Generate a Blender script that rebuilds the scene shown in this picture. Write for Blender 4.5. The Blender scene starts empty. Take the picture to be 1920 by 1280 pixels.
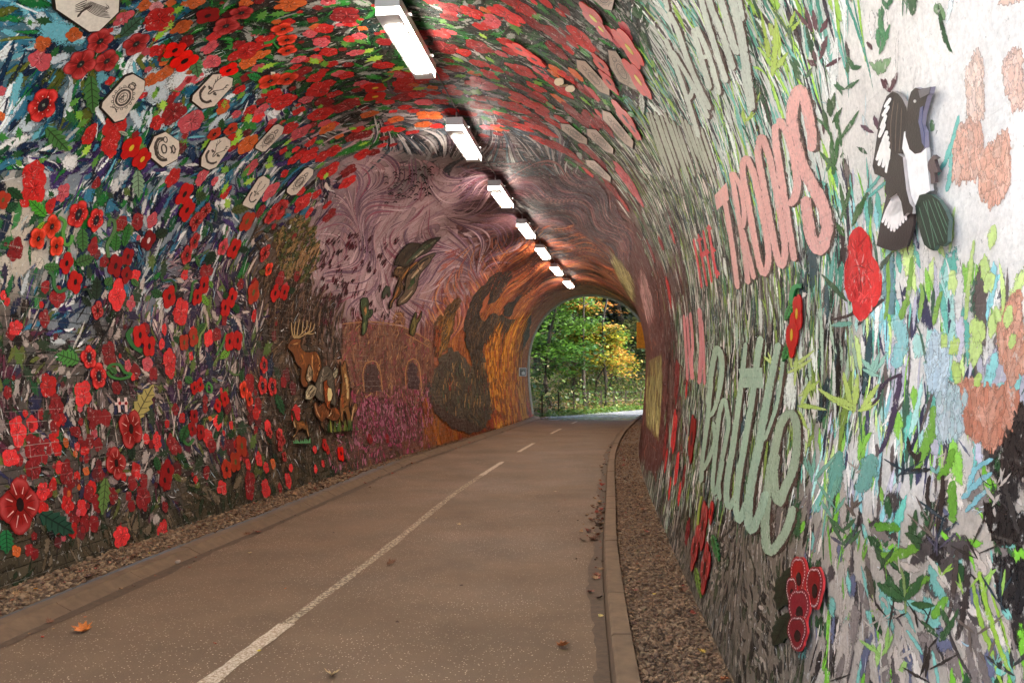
import bpy, math, random
import numpy as np
from mathutils import Vector, Matrix
from mathutils.geometry import tessellate_polygon

random.seed(11)
rng = np.random.default_rng(5)
R_ = math.radians
scene = bpy.context.scene
COL = scene.collection

# ------------------------------------------------------------------ camera
CAMZ = 1.60
PITCH = math.atan(65.5 / 1550.0)
cam_data = bpy.data.cameras.new('camera')
cam = bpy.data.objects.new('camera', cam_data)
COL.objects.link(cam)
cam.location = (0, 0, CAMZ)
cam.rotation_euler = (math.pi / 2 + PITCH, 0, 0)
cam_data.sensor_width = 36.0
cam_data.lens = 36.0 * 1550.0 / 1920.0
cam_data.clip_start = 0.05
cam_data.clip_end = 2000
scene.camera = cam

# ------------------------------------------------------------------ world and sun
SUN_EL, SUN_AZ = 48.0, 112.0          # azimuth clockwise from +y
world = bpy.data.worlds.new('World')
scene.world = world
world.use_nodes = True
wn = world.node_tree.nodes
wl = world.node_tree.links
for n in list(wn):
    wn.remove(n)
sky = wn.new('ShaderNodeTexSky')
sky.sky_type = 'NISHITA'
sky.sun_disc = False
sky.sun_elevation = R_(SUN_EL)
sky.sun_rotation = R_(SUN_AZ)
sky.air_density = 1.0
sky.dust_density = 3.0
bg = wn.new('ShaderNodeBackground')
bg.inputs['Strength'].default_value = 0.15
wo = wn.new('ShaderNodeOutputWorld')
wl.new(sky.outputs[0], bg.inputs['Color'])
wl.new(bg.outputs[0], wo.inputs['Surface'])
sd = bpy.data.lights.new('sun', 'SUN')
sd.energy = 2.0
sd.angle = R_(4.0)
sd.color = (1.0, 0.94, 0.84)
so = bpy.data.objects.new('sun', sd)
COL.objects.link(so)
so.location = (20, -10, 30)
dirv = Vector((math.sin(R_(SUN_AZ)) * math.cos(R_(SUN_EL)), math.cos(R_(SUN_AZ)) * math.cos(R_(SUN_EL)), math.sin(R_(SUN_EL))))
so.rotation_euler = dirv.to_track_quat('Z', 'Y').to_euler()

scene.view_settings.view_transform = 'Standard'
scene.view_settings.look = 'None'
scene.view_settings.exposure = 2.75
scene.view_settings.gamma = 1.0
scene.render.engine = 'CYCLES'
scene.cycles.max_bounces = 8
scene.cycles.diffuse_bounces = 6
scene.cycles.glossy_bounces = 3
scene.cycles.transparent_max_bounces = 24
scene.cycles.use_denoising = True
scene.cycles.sample_clamp_indirect = 6.0
LAMP_STRENGTH = 22.0

# ------------------------------------------------------------------ small helpers
def lin(c):
    c = np.asarray(c, float) / 255.0
    return np.where(c <= 0.04045, c / 12.92, ((c + 0.055) / 1.055) ** 2.4)

def tag(o, label=None, cat=None, group=None, kind=None):
    if label: o['label'] = label
    if cat: o['category'] = cat
    if group: o['group'] = group
    if kind: o['kind'] = kind
    return o

def empty(name, loc, parent=None):
    o = bpy.data.objects.new(name, None)
    o.empty_display_size = 0.1
    o.location = loc
    COL.objects.link(o)
    if parent: o.parent = parent
    return o

class MB:
    """collects faces with a colour and a wall coordinate per vertex, builds ONE mesh object"""
    def __init__(s):
        s.V = []; s.F = []; s.C = []; s.U = []; s.n = 0
    def add(s, verts, faces, col, uv=None):
        verts = np.asarray(verts, float)
        k = len(verts)
        s.V.append(verts)
        col = np.asarray(col, float)
        if col.ndim == 1: col = np.tile(col, (k, 1))
        s.C.append(col)
        s.U.append(np.zeros((k, 2)) if uv is None else np.asarray(uv, float))
        n = s.n
        s.F.extend([tuple(i + n for i in f) for f in faces])
        s.n += k
    def build(s, name, mat, parent=None, origin=None, smooth=False):
        if not s.V: return None
        V = np.concatenate(s.V); U = np.concatenate(s.U)
        C = np.concatenate([c if c.shape[1] == 4 else np.hstack([c, np.ones((len(c), 1))]) for c in s.C])
        if mat in (M_PAINT, M_FLAT, M_STROKE):       # paint stays on the wall: nothing bridges the road or the mouth
            ln_ = np.fromiter((len(f) for f in s.F), np.int64, len(s.F)); st_ = np.concatenate([[0], np.cumsum(ln_)[:-1]])
            fl_ = np.fromiter((i for f in s.F for i in f), np.int64, int(ln_.sum()))
            uy, ua = U[fl_, 0], U[fl_, 1]
            mx = lambda v: np.maximum.reduceat(v, st_); mn = lambda v: np.minimum.reduceat(v, st_)
            ok = (mx(ua) - mn(ua) < .9) & (mx(uy) - mn(uy) < 1.2) & (mn(ua) > .001) & (mx(ua) < ALEN - .001) & (mx(uy) <= Y1)
            s.F = [f for f, o_ in zip(s.F, ok.tolist()) if o_]
        org = np.zeros(3)
        if parent is not None and origin is None:
            p = parent
            while p is not None:
                org = org + np.array(p.location); p = p.parent
            loc = (0, 0, 0)
        elif origin is not None:
            org = np.asarray(origin, float); loc = tuple(org)
        else:
            loc = (0, 0, 0)
        me = bpy.data.meshes.new(name)
        me.from_pydata((V - org).tolist(), [], s.F)
        at = me.color_attributes.new('Col', 'FLOAT_COLOR', 'POINT')
        at.data.foreach_set('color', C.astype(np.float32).ravel())
        uvl = me.uv_layers.new(name='wall')
        li = np.empty(len(me.loops), np.int32); me.loops.foreach_get('vertex_index', li)
        uvl.data.foreach_set('uv', U[li].astype(np.float32).ravel())
        if smooth: me.polygons.foreach_set('use_smooth', [True] * len(me.polygons))
        me.materials.append(mat)
        o = bpy.data.objects.new(name, me)
        COL.objects.link(o)
        if parent is not None: o.parent = parent
        o.location = loc
        return o

def box_vf(x0, x1, y0, y1, z0, z1):
    v = [(x0,y0,z0),(x1,y0,z0),(x1,y1,z0),(x0,y1,z0),(x0,y0,z1),(x1,y0,z1),(x1,y1,z1),(x0,y1,z1)]
    f = [(0,3,2,1),(4,5,6,7),(0,1,5,4),(1,2,6,5),(2,3,7,6),(3,0,4,7)]
    return v, f

def tube_vf(pts, rad, n=8, caps=True):
    pts = [Vector(p) for p in pts]
    V = []; F = []
    up = Vector((0, 0, 1))
    for i, p in enumerate(pts):
        d = (pts[min(i + 1, len(pts) - 1)] - pts[max(i - 1, 0)]).normalized()
        a = d.cross(up)
        if a.length < 1e-3: a = d.cross(Vector((1, 0, 0)))
        a.normalize(); b = d.cross(a)
        r = rad[i] if hasattr(rad, '__len__') else rad
        for k in range(n):
            t = 2 * math.pi * k / n
            V.append(tuple(p + a * (r * math.cos(t)) + b * (r * math.sin(t))))
    for i in range(len(pts) - 1):
        for k in range(n):
            F.append((i*n+k, i*n+(k+1) % n, (i+1)*n+(k+1) % n, (i+1)*n+k))
    if caps:
        F.append(tuple(range(n))[::-1]); F.append(tuple((len(pts)-1)*n+k for k in range(n)))
    return V, F

# ------------------------------------------------------------------ materials
def new_mat(name):
    m = bpy.data.materials.new(name); m.use_nodes = True
    nt = m.node_tree
    for n in list(nt.nodes): nt.nodes.remove(n)
    out = nt.nodes.new('ShaderNodeOutputMaterial')
    b = nt.nodes.new('ShaderNodeBsdfPrincipled')
    nt.links.new(b.outputs[0], out.inputs[0])
    return m, nt, b

def N(nt, typ, **kw):
    n = nt.nodes.new(typ)
    for k, v in kw.items(): setattr(n, k, v)
    return n

def mathn(nt, op, a, b=None, clamp=False):
    n = nt.nodes.new('ShaderNodeMath'); n.operation = op; n.use_clamp = clamp
    for i, v in enumerate((a, b)):
        if v is None: continue
        if isinstance(v, (int, float)): n.inputs[i].default_value = v
        else: nt.links.new(v, n.inputs[i])
    return n.outputs[0]

def mixc(nt, fac, a, b, mode='MIX'):
    n = nt.nodes.new('ShaderNodeMix'); n.data_type = 'RGBA'; n.blend_type = mode
    for s, v in ((n.inputs['Factor'], fac), (n.inputs[6], a), (n.inputs[7], b)):
        if isinstance(v, (int, float)): s.default_value = v
        elif isinstance(v, tuple): s.default_value = (*v, 1)
        else: nt.links.new(v, s)
    return n.outputs[2]

def noise(nt, vec, scale, detail=3, rough=0.55):
    n = nt.nodes.new('ShaderNodeTexNoise')
    n.inputs['Scale'].default_value = scale; n.inputs['Detail'].default_value = detail
    n.inputs['Roughness'].default_value = rough
    if vec is not None: nt.links.new(vec, n.inputs['Vector'])
    return n

def ramp(nt, fac, stops):
    n = nt.nodes.new('ShaderNodeValToRGB')
    el = n.color_ramp.elements
    while len(el) < len(stops): el.new(0.5)
    for e, (p, c) in zip(el, stops):
        e.position = p; e.color = (c, c, c, 1) if isinstance(c, (int, float)) else (*c, 1)
    nt.links.new(fac, n.inputs[0])
    return n.outputs[0]

BW, BH = 0.25, 0.09        # brick course module

def mural_material(name, joints=1.0, rough=0.50, speck=1.0, dry=False):
    m, nt, b = new_mat(name)
    att = N(nt, 'ShaderNodeAttribute', attribute_name='Col')
    uv = N(nt, 'ShaderNodeUVMap', uv_map='wall').outputs[0]
    geo = N(nt, 'ShaderNodeNewGeometry').outputs['Position']
    # wobble the joints a little
    nz = noise(nt, uv, 5.0, 3)
    off = N(nt, 'ShaderNodeVectorMath', operation='MULTIPLY_ADD')
    nt.links.new(nz.outputs['Color'], off.inputs[0])
    off.inputs[1].default_value = (0.012, 0.012, 0)
    nt.links.new(uv, off.inputs[2])
    br = N(nt, 'ShaderNodeTexBrick')
    br.offset = 0.5; br.offset_frequency = 2; br.squash = 1.0
    br.inputs['Scale'].default_value = 1.0
    br.inputs['Brick Width'].default_value = BW
    br.inputs['Row Height'].default_value = BH
    br.inputs['Mortar Size'].default_value = 0.0045
    br.inputs['Mortar Smooth'].default_value = 0.6
    nt.links.new(off.outputs[0], br.inputs['Vector'])
    jm = br.outputs['Fac']
    # joints break up: part filled by paint
    brk = ramp(nt, noise(nt, uv, 2.2, 4).outputs['Fac'], [(0.42, 0.0), (0.60, 1.0)])
    sepuv = N(nt, 'ShaderNodeSeparateXYZ'); nt.links.new(uv, sepuv.inputs[0])
    place = ramp(nt, mathn(nt, 'MULTIPLY', sepuv.outputs[1], 0.1), [(0.20, 1.0), (0.40, 0.22)])
    j = mathn(nt, 'MULTIPLY', mathn(nt, 'MULTIPLY', mathn(nt, 'MULTIPLY', jm, brk), joints), place)
    big = ramp(nt, noise(nt, geo, 1.7, 4).outputs['Fac'], [(0.3, 0.82), (0.7, 1.12)])
    fine = ramp(nt, noise(nt, geo, 55, 4, 0.7).outputs['Fac'], [(0.28, 0.72), (0.72, 1.22)])
    c1 = mixc(nt, 1.0, att.outputs['Color'], big, 'MULTIPLY')
    c1 = mixc(nt, 0.75, c1, fine, 'MULTIPLY')
    # flecks: pale ones paint in glints as well as wear, dark pits in the paint
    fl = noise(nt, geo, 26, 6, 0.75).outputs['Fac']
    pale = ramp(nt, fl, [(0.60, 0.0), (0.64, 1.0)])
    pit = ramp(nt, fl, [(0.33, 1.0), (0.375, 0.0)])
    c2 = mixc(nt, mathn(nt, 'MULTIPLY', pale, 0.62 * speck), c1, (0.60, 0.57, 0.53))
    c2 = mixc(nt, mathn(nt, 'MULTIPLY', pit, 0.7 * speck), c2, (0.035, 0.03, 0.03))
    jc = ramp(nt, noise(nt, uv, 1.3, 3).outputs['Fac'], [(0.45, (0.05, 0.04, 0.035)), (0.58, (0.42, 0.36, 0.32))])
    c3 = mixc(nt, mathn(nt, 'MULTIPLY', j, 0.62), c2, jc)
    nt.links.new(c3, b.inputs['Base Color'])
    b.inputs['Specular IOR Level'].default_value = 0.18
    rr = ramp(nt, noise(nt, geo, 9, 3).outputs['Fac'], [(0.3, rough - 0.12), (0.7, rough + 0.22)])
    nt.links.new(rr, b.inputs['Roughness'])
    h1 = mathn(nt, 'MULTIPLY', noise(nt, geo, 16, 5, 0.6).outputs['Fac'], 0.0042)
    h2 = mathn(nt, 'MULTIPLY', noise(nt, geo, 95, 3, 0.6).outputs['Fac'], 0.0009)
    h3 = mathn(nt, 'MULTIPLY', j, -0.004)
    h = mathn(nt, 'ADD', mathn(nt, 'ADD', h1, h2), h3)
    bp = N(nt, 'ShaderNodeBump'); bp.inputs['Strength'].default_value = 0.9; bp.inputs['Distance'].default_value = 1.0
    nt.links.new(h, bp.inputs['Height'])
    nt.links.new(bp.outputs[0], b.inputs['Normal'])
    if dry:      # dry-brush edges: the paint breaks up where the bristles lift
        n1 = noise(nt, geo, 60, 2, 0.7).outputs['Fac']
        v = mathn(nt, 'ADD', att.outputs['Alpha'], mathn(nt, 'MULTIPLY', mathn(nt, 'SUBTRACT', n1, 0.5), 1.5))
        op = ramp(nt, v, [(0.14, 0.0), (0.46, 1.0)])
        tr = N(nt, 'ShaderNodeBsdfTransparent'); mx = N(nt, 'ShaderNodeMixShader')
        nt.links.new(op, mx.inputs[0]); nt.links.new(tr.outputs[0], mx.inputs[1]); nt.links.new(b.outputs[0], mx.inputs[2])
        nt.links.new(mx.outputs[0], [q for q in nt.nodes if q.type == 'OUTPUT_MATERIAL'][0].inputs[0])
    return m

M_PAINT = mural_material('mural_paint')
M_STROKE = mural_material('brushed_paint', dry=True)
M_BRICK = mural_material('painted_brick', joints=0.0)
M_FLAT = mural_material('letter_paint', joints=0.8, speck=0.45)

def simple(name, col, rough=0.5, metal=0.0, nscale=12, var=0.15, bump=0.0, attr=False, spec=0.5):
    m, nt, b = new_mat(name)
    geo = N(nt, 'ShaderNodeNewGeometry').outputs['Position']
    src = N(nt, 'ShaderNodeAttribute', attribute_name='Col').outputs['Color'] if attr else tuple(col)
    nf = noise(nt, geo, nscale, 4, 0.6).outputs['Fac']
    f = ramp(nt, nf, [(0.3, 1 - var), (0.7, 1 + var)])
    c = mixc(nt, 1.0, src, f, 'MULTIPLY')
    nt.links.new(c, b.inputs['Base Color'])
    b.inputs['Roughness'].default_value = rough
    b.inputs['Metallic'].default_value = metal
    b.inputs['Specular IOR Level'].default_value = spec
    if bump:
        bp = N(nt, 'ShaderNodeBump'); bp.inputs['Distance'].default_value = bump
        bp.inputs['Strength'].default_value = 0.8
        nt.links.new(noise(nt, geo, nscale * 3, 4, 0.6).outputs['Fac'], bp.inputs['Height'])
        nt.links.new(bp.outputs[0], b.inputs['Normal'])
    return m

M_BOARD = simple('painted_board', (1,1,1), rough=0.38, nscale=40, var=0.10, bump=0.001, attr=True, spec=0.2)
M_PLAIN = simple('coloured_surface', (1,1,1), rough=0.75, nscale=18, var=0.22, bump=0.004, attr=True)
M_MORTAR = simple('mortar', lin((120,110,100)), rough=0.9, nscale=14, var=0.35, bump=0.004)
M_WHITE = simple('white_enamel', (0.78,0.78,0.78), rough=0.35, nscale=6, var=0.04)
M_STEEL = simple('galvanised_steel', (0.45,0.46,0.47), rough=0.4, metal=0.7)
M_CONDUIT = simple('conduit', (0.12,0.11,0.11), rough=0.6)

# ------------------------------------------------------------------ tunnel geometry
def hermite(xs, ys):
    xs = np.array(xs, float); ys = np.array(ys, float)
    m = np.gradient(ys, xs)
    def f(q):
        q = np.asarray(q, float)
        i = np.clip(np.searchsorted(xs, q) - 1, 0, len(xs) - 2)
        h = xs[i+1] - xs[i]; t = (q - xs[i]) / h
        t = np.clip(t, -0.5, 1.5)
        return ((2*t**3-3*t**2+1)*ys[i] + (t**3-2*t**2+t)*h*m[i] + (-2*t**3+3*t**2)*ys[i+1] + (t**3-t**2)*h*m[i+1])
    return f

Y0, Y1 = 0.30, 32.4
XL = hermite([-4, 0, 6, 10, 14, 18.4, 23, 27, 32.4], [-4.50, -4.16, -3.68, -3.19, -2.52, -1.64, -0.74, -0.02, 0.86])
XR = hermite([-4, 0, 4.4, 8.8, 12, 18.4, 25, 32.4], [0.46, 0.80, 1.13, 1.57, 1.92, 2.80, 4.02, 5.44])
ZC, HC = 1.9, 4.79
HWN = 2.62                       # nominal half width at the spring
KB = (HWN - 0.20) / HWN
_h = np.linspace(0, ZC, 30)
_lx = -(HWN - 0.20 * ((ZC - _h) / ZC) ** 1.6)
_t = np.linspace(0, math.pi, 120)[1:-1]
_n = 2.12
_ux = -HWN * np.sign(np.cos(_t)) * np.abs(np.cos(_t)) ** (2/_n)
_uz = ZC + (HC - ZC) * np.abs(np.sin(_t)) ** (2/_n)
TX = np.concatenate([_lx, _ux, -_lx[::-1]])
TZ = np.concatenate([_h, _uz, _h[::-1]])
TA = np.concatenate([[0], np.cumsum(np.hypot(np.diff(TX), np.diff(TZ)))])
ALEN = TA[-1]
TPHI = np.arctan2(TZ - ZC, TX)
TPHI = np.where(TPHI < -math.pi/2, TPHI + 2*math.pi, TPHI)     # left base ~ pi+ , falls to right base
TR = np.hypot(TX, TZ - ZC)

def cx(y): return (XL(y) + XR(y)) / 2
def hw(y): return (XR(y) - XL(y)) / 2 / KB

def P(y, a, off=0.0):
    """point of the vault surface at depth y and arc length a, moved off metres inwards"""
    y = np.asarray(y, float); a = np.asarray(a, float)
    x = np.interp(a, TA, TX); z = np.interp(a, TA, TZ)
    e = 0.03
    x2 = np.interp(a + e, TA, TX); z2 = np.interp(a + e, TA, TZ)
    x1 = np.interp(a - e, TA, TX); z1 = np.interp(a - e, TA, TZ)
    s = hw(y) / HWN
    tx, tz = (x2 - x1) * s, (z2 - z1)
    l = np.hypot(tx, tz) + 1e-9
    nx, nz = tz / l, -tx / l
    off = np.asarray(off, float)
    off = off * np.where((off > .0013) & (off < .0092), np.interp(y, [5, 9], [.4, 1.0]), 1.0) + np.where(off >= .0044, np.clip((y - 9) * .0012, 0, .014), 0)
    return np.stack([cx(y) + x * s + nx * off, y + 0 * x, z + nz * off], -1)

CP, SP = math.cos(PITCH), math.sin(PITCH)
def proj(p):
    """world point to picture coordinates of the 1920 x 1280 frame"""
    p = np.asarray(p, float)
    dx, dy, dz = p[..., 0], p[..., 1], p[..., 2] - CAMZ
    f = dy * CP + dz * SP; u = -dy * SP + dz * CP
    f = np.where(f < 0.05, 0.05, f)
    return np.stack([960 + 1550 * dx / f, 640 - 1550 * u / f], -1)

_YS = np.concatenate([np.linspace(0.25, 6, 90), np.linspace(6.1, 34, 170)])
def outside(x, y, z):
    xs = (x - cx(y)) / hw(y) * HWN
    ph = np.arctan2(z - ZC, xs); ph = np.where(ph < -math.pi/2, ph + 2*math.pi, ph)
    return np.hypot(xs, z - ZC) - np.interp(ph, TPHI[::-1], TR[::-1]), ph

def hit_exact(px):
    """where the line of sight through picture points meets the vault: (y, a)"""
    px = np.atleast_2d(np.asarray(px, float))
    u = (px[:, 0] - 960) / 1550; v = (640 - px[:, 1]) / 1550
    dy = CP - v * SP; dz = SP + v * CP
    u, dz = u / dy, dz / dy
    g = _YS[None, :]
    o, _ = outside(u[:, None] * g, g + 0 * u[:, None], CAMZ + dz[:, None] * g)
    first = np.argmax(o > 0, axis=1)
    none = ~(o > 0).any(axis=1)
    first = np.where(none, len(_YS) - 1, np.maximum(first, 1))
    lo, hi = _YS[first - 1], _YS[first]
    for _ in range(22):
        mid = (lo + hi) / 2
        om, _p = outside(u * mid, mid, CAMZ + dz * mid)
        hi = np.where(om > 0, mid, hi); lo = np.where(om > 0, lo, mid)
    _o, ph = outside(u * hi, hi, CAMZ + dz * hi)
    a = np.interp(ph, TPHI[::-1], TA[::-1])
    return hi, a

_gx = np.arange(-80, 2004, 4.0); _gy = np.arange(-80, 1364, 4.0)
_mx, _my = np.meshgrid(_gx, _gy, indexing='ij')
_hy, _ha = [], []
for _k in range(0, _mx.size, 20000):
    _r = hit_exact(np.stack([_mx.ravel()[_k:_k+20000], _my.ravel()[_k:_k+20000]], -1)); _hy.append(_r[0]); _ha.append(_r[1])
_hy = np.concatenate(_hy).reshape(_mx.shape); _ha = np.concatenate(_ha).reshape(_mx.shape)
def hit(px):
    px = np.atleast_2d(np.asarray(px, float))
    X = (px[:, 0] + 80) / 4; Y = (px[:, 1] + 80) / 4
    i = np.clip(X.astype(int), 0, len(_gx) - 2); j = np.clip(Y.astype(int), 0, len(_gy) - 2); fx, fy = X - i, Y - j
    c = np.stack([_hy[i, j], _hy[i+1, j], _hy[i, j+1], _hy[i+1, j+1]]); ca = np.stack([_ha[i, j], _ha[i+1, j], _ha[i, j+1], _ha[i+1, j+1]])
    w = np.stack([(1-fx)*(1-fy), fx*(1-fy), (1-fx)*fy, fx*fy])
    y = 1 / (w / c).sum(0); a = (w * ca).sum(0)
    bad = (c.max(0) > c.min(0) * 1.06) | (ca.max(0) - ca.min(0) > .25) | (X < 0) | (Y < 0) | (fx > 1) | (fy > 1)
    if bad.any():
        ye, ae = hit_exact(px[bad]); y = y.copy(); a = a.copy(); y[bad] = ye; a[bad] = ae
    return y, a

def local_scale(y, a):
    """picture pixels per metre (geometric mean) on the vault at y, a"""
    p0 = proj(P(y, a)); p1 = proj(P(y + 0.02, a)); p2 = proj(P(y, a + 0.02))
    d1 = (p1 - p0) / 0.02; d2 = (p2 - p0) / 0.02
    return np.sqrt(np.abs(d1[..., 0]*d2[..., 1] - d1[..., 1]*d2[..., 0]) + 1e-6)
# ------------------------------------------------------------------ colour plan of the mural
PAL = {  # base coat, stroke colours, stroke kind, length, width, strokes per square metre
 'T': ((70,110,128), [(16,88,118),(8,52,86),(104,176,194),(226,234,238),(24,120,62),(96,106,36),(10,36,72),(50,116,146),(200,214,224)], 'dab', .22, .044, 170),
 'G': ((48,52,46), [(22,92,38),(40,128,46),(24,28,28),(46,50,48),(18,56,54),(150,152,146),(28,84,42),(70,60,56)], 'dab', .24, .040, 190),
 'N': ((128,140,152), [(12,38,74),(20,56,98),(50,26,90),(14,92,56),(226,226,228),(48,112,142),(12,24,48),(26,120,46),(70,50,112),(190,196,200)], 'dab', .17, .034, 200),
 'W': ((196,184,170), [(40,110,60),(30,50,80),(205,195,182),(60,130,70),(90,100,100)], 'leaf', .18, .04, 50),
 'K': ((92,82,76), [(42,36,34),(146,126,122),(32,74,40),(96,102,48),(186,170,162),(50,52,88),(60,46,42),(28,24,24),(96,42,62)], 'dab', .14, .030, 180),
 'B': ((78,68,52), [(45,60,38),(92,76,56),(112,96,76),(55,48,40),(70,62,46)], 'dab', .16, .03, 80),
 'Q': ((94,76,88), [(50,28,74),(150,118,126),(36,38,62),(92,110,52),(196,178,170),(82,46,88),(44,36,40)], 'dab', .18, .024, 240),
 'H': ((80,62,48), [(62,46,36),(98,72,52),(72,56,44),(54,40,32),(112,88,64)], 'dab', .16, .024, 90),
 'U': ((184,152,156), [(190,158,162),(170,134,146),(178,146,150),(198,168,172),(176,132,138)], 'swirl', .6, .05, 22),
 'V': ((104,66,72), [(88,56,72),(116,76,80),(92,58,64),(122,80,78)], 'swirl', .6, .05, 26),
 'S': ((120,112,110), [(70,76,84),(134,130,130),(84,98,108),(98,84,92),(150,140,142)], 'swirl', .6, .05, 34),
 'O': ((172,104,72), [(184,104,62),(156,88,70),(196,122,72),(176,112,96),(150,80,52)], 'swirl', .5, .05, 26),
 'X': ((160,90,34), [(178,110,34),(166,76,30),(140,66,26),(170,96,40)], 'dab', .35, .04, 40),
 'E': ((98,46,44), [(86,40,38),(112,54,48),(80,36,38)], 'swirl', .5, .05, 26),
 'I': ((118,78,72), [(176,74,112),(190,116,142),(92,54,62),(134,86,66),(160,60,90),(100,80,50)], 'dab', .10, .020, 190),
 'J': ((128,84,66), [(152,104,78),(104,64,54),(142,76,78),(168,122,90),(90,56,46)], 'dab', .16, .026, 110),
 'M': ((150,58,32), [(182,74,34),(134,34,26),(120,48,28)], 'dab', .35, .035, 60),
 'F': ((116,110,100), [(172,196,172),(38,32,32),(218,222,214),(64,110,70),(28,26,28),(132,158,70),(110,98,92),(52,78,86),(224,216,208)], 'reed', .20, .022, 400),
 'L': ((206,214,208), [(116,188,176),(40,92,58),(228,238,232),(70,52,54),(168,216,84),(76,154,134),(50,46,66),(236,238,236)], 'reed', .22, .019, 300),
 'C': ((231,226,222), [(62,98,66),(90,58,62),(224,234,236),(120,150,110),(232,226,222)], 'leaf', .10, .015, 50),
 'Z': ((240,237,235), [(228,236,246),(226,196,182),(240,240,238),(216,234,240)], 'leaf', .13, .045, 18),
 'A': ((222,218,214), [(146,206,214),(112,196,180),(146,204,84),(210,232,150),(200,196,212),(70,106,86),(66,66,96),(236,232,228),(104,92,90),(176,220,214)], 'reed', .15, .024, 250),
 'D': ((180,168,158), [(84,76,76),(128,116,112),(56,96,58),(126,194,60),(106,108,134),(214,202,192),(60,54,54),(124,186,176),(186,172,162)], 'dab', .12, .030, 210),
 'Y': ((116,104,92), [(70,62,54),(140,128,114),(92,84,76),(80,84,60),(56,50,44),(160,146,132)], 'dab', .09, .020, 280),
}
MAP = ["TTTTGGGGGGGGGGGLLLLLCCZZ",
       "TTTTGGGGGGGGGGGLLLLCCCZZ",
       "TTNTTTNGGSSSGGGLLLLCCCZZ",
       "NNNTNNNSUSSVSGFFLLLCCCZZ",
       "WNNNNNNQUUUVVVEFFLLLACZZ",
       "WWNNNNHUUUUVVVEFFFLLAACC",
       "WNNNQQHUUUUOOOOEFFFLAAAA",
       "KNKQQQHHUUOOOOEEFFFFAAAA",
       "KKKKQQHHJJOXXEEEFFFFAAAA",
       "KKKKQKHHIIXXXEEEFFFFAAAA",
       "KKKKKKHBIIXMMEEEFFFAAAAD",
       "KKKKBBBBBBBBBEEFFFYAAADD",
       "BBBBBBBBBBBBBEEYYYYDDDDD",
       "BBBBBBBBBBBBBEEYYYYDDDDD",
       "BBBBBBBBBBBBBEEYYYYDDDDD",
       "BBBBBBBBBBBBBEEYYYYDDDDD"]
KEYS = sorted(PAL)
KMAP = np.array([[KEYS.index(c) for c in r] for r in MAP])
BASE = np.array([lin(PAL[k][0]) for k in KEYS])

_ph = rng.uniform(0, 6.28, (6, 2)); _fr = rng.uniform(0.6, 4.0, (6, 2))
def wob(y, a, k):
    return (np.sin(y*_fr[k,0] + a*_fr[k,1] + _ph[k,0]) + np.sin(y*_fr[(k+1) % 6,1]*1.9 - a*_fr[(k+2) % 6,0]*1.7 + _ph[k,1])) / 2

def plan(y, a, jit=26):
    """palette index on the wall: the mural's own colour plan, unrolled along the vault"""
    q = proj(P(np.maximum(y, 1.0), a))
    X = (q[..., 0] + wob(y, a, 0) * jit + rng.normal(0, jit * .6, np.shape(y))) / 80.0
    Y = (q[..., 1] + wob(y, a, 3) * jit + rng.normal(0, jit * .6, np.shape(y))) / 80.0
    return KMAP[np.clip(Y.astype(int), 0, 15), np.clip(X.astype(int), 0, 23)]

BIMG = BASE[KMAP]
def basecol(y, a):
    q = proj(P(np.maximum(y, 1.0), a))
    X = np.clip((q[..., 0] + wob(y, a, 1) * 22) / 80.0 - .5, 0, 22.999)
    Y = np.clip((q[..., 1] + wob(y, a, 4) * 22) / 80.0 - .5, 0, 14.999)
    i, j = X.astype(int), Y.astype(int); fx, fy = (X - i)[..., None], (Y - j)[..., None]
    return (BIMG[j, i]*(1-fx)*(1-fy) + BIMG[j, i+1]*fx*(1-fy) + BIMG[j+1, i]*(1-fx)*fy + BIMG[j+1, i+1]*fx*fy)

# ------------------------------------------------------------------ tunnel : lining, bricks
tunnel = empty('tunnel', (cx(0.0), Y0, 0))
tag(tunnel, 'long arched brick railway tunnel painted all over with a mural of poppies, sky and lettering', 'tunnel')

ys = np.linspace(Y0, Y1, 110); as_ = np.linspace(0, ALEN, 100)
mb = MB()
yy, aa = np.meshgrid(ys, as_, indexing='ij')
V = P(yy.ravel(), aa.ravel(), -0.007)
na = len(as_)
F = [(i*na+j, i*na+j+1, (i+1)*na+j+1, (i+1)*na+j) for i in range(len(ys)-1) for j in range(na-1)]
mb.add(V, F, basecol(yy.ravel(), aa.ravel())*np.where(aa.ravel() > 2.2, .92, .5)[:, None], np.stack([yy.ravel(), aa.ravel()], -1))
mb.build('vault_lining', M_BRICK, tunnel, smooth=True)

rows = int(ALEN / BH)
bl = []
for r in range(rows):
    offy = BW * 0.5 if r % 2 else 0.0
    k0 = int((Y0 - offy) / BW) + 1; k1 = int((Y1 - offy) / BW)
    ks = np.arange(k0, k1)
    bl.append(np.stack([offy + ks * BW, np.full(len(ks), r * BH)], -1))
bl = np.concatenate(bl)
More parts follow.
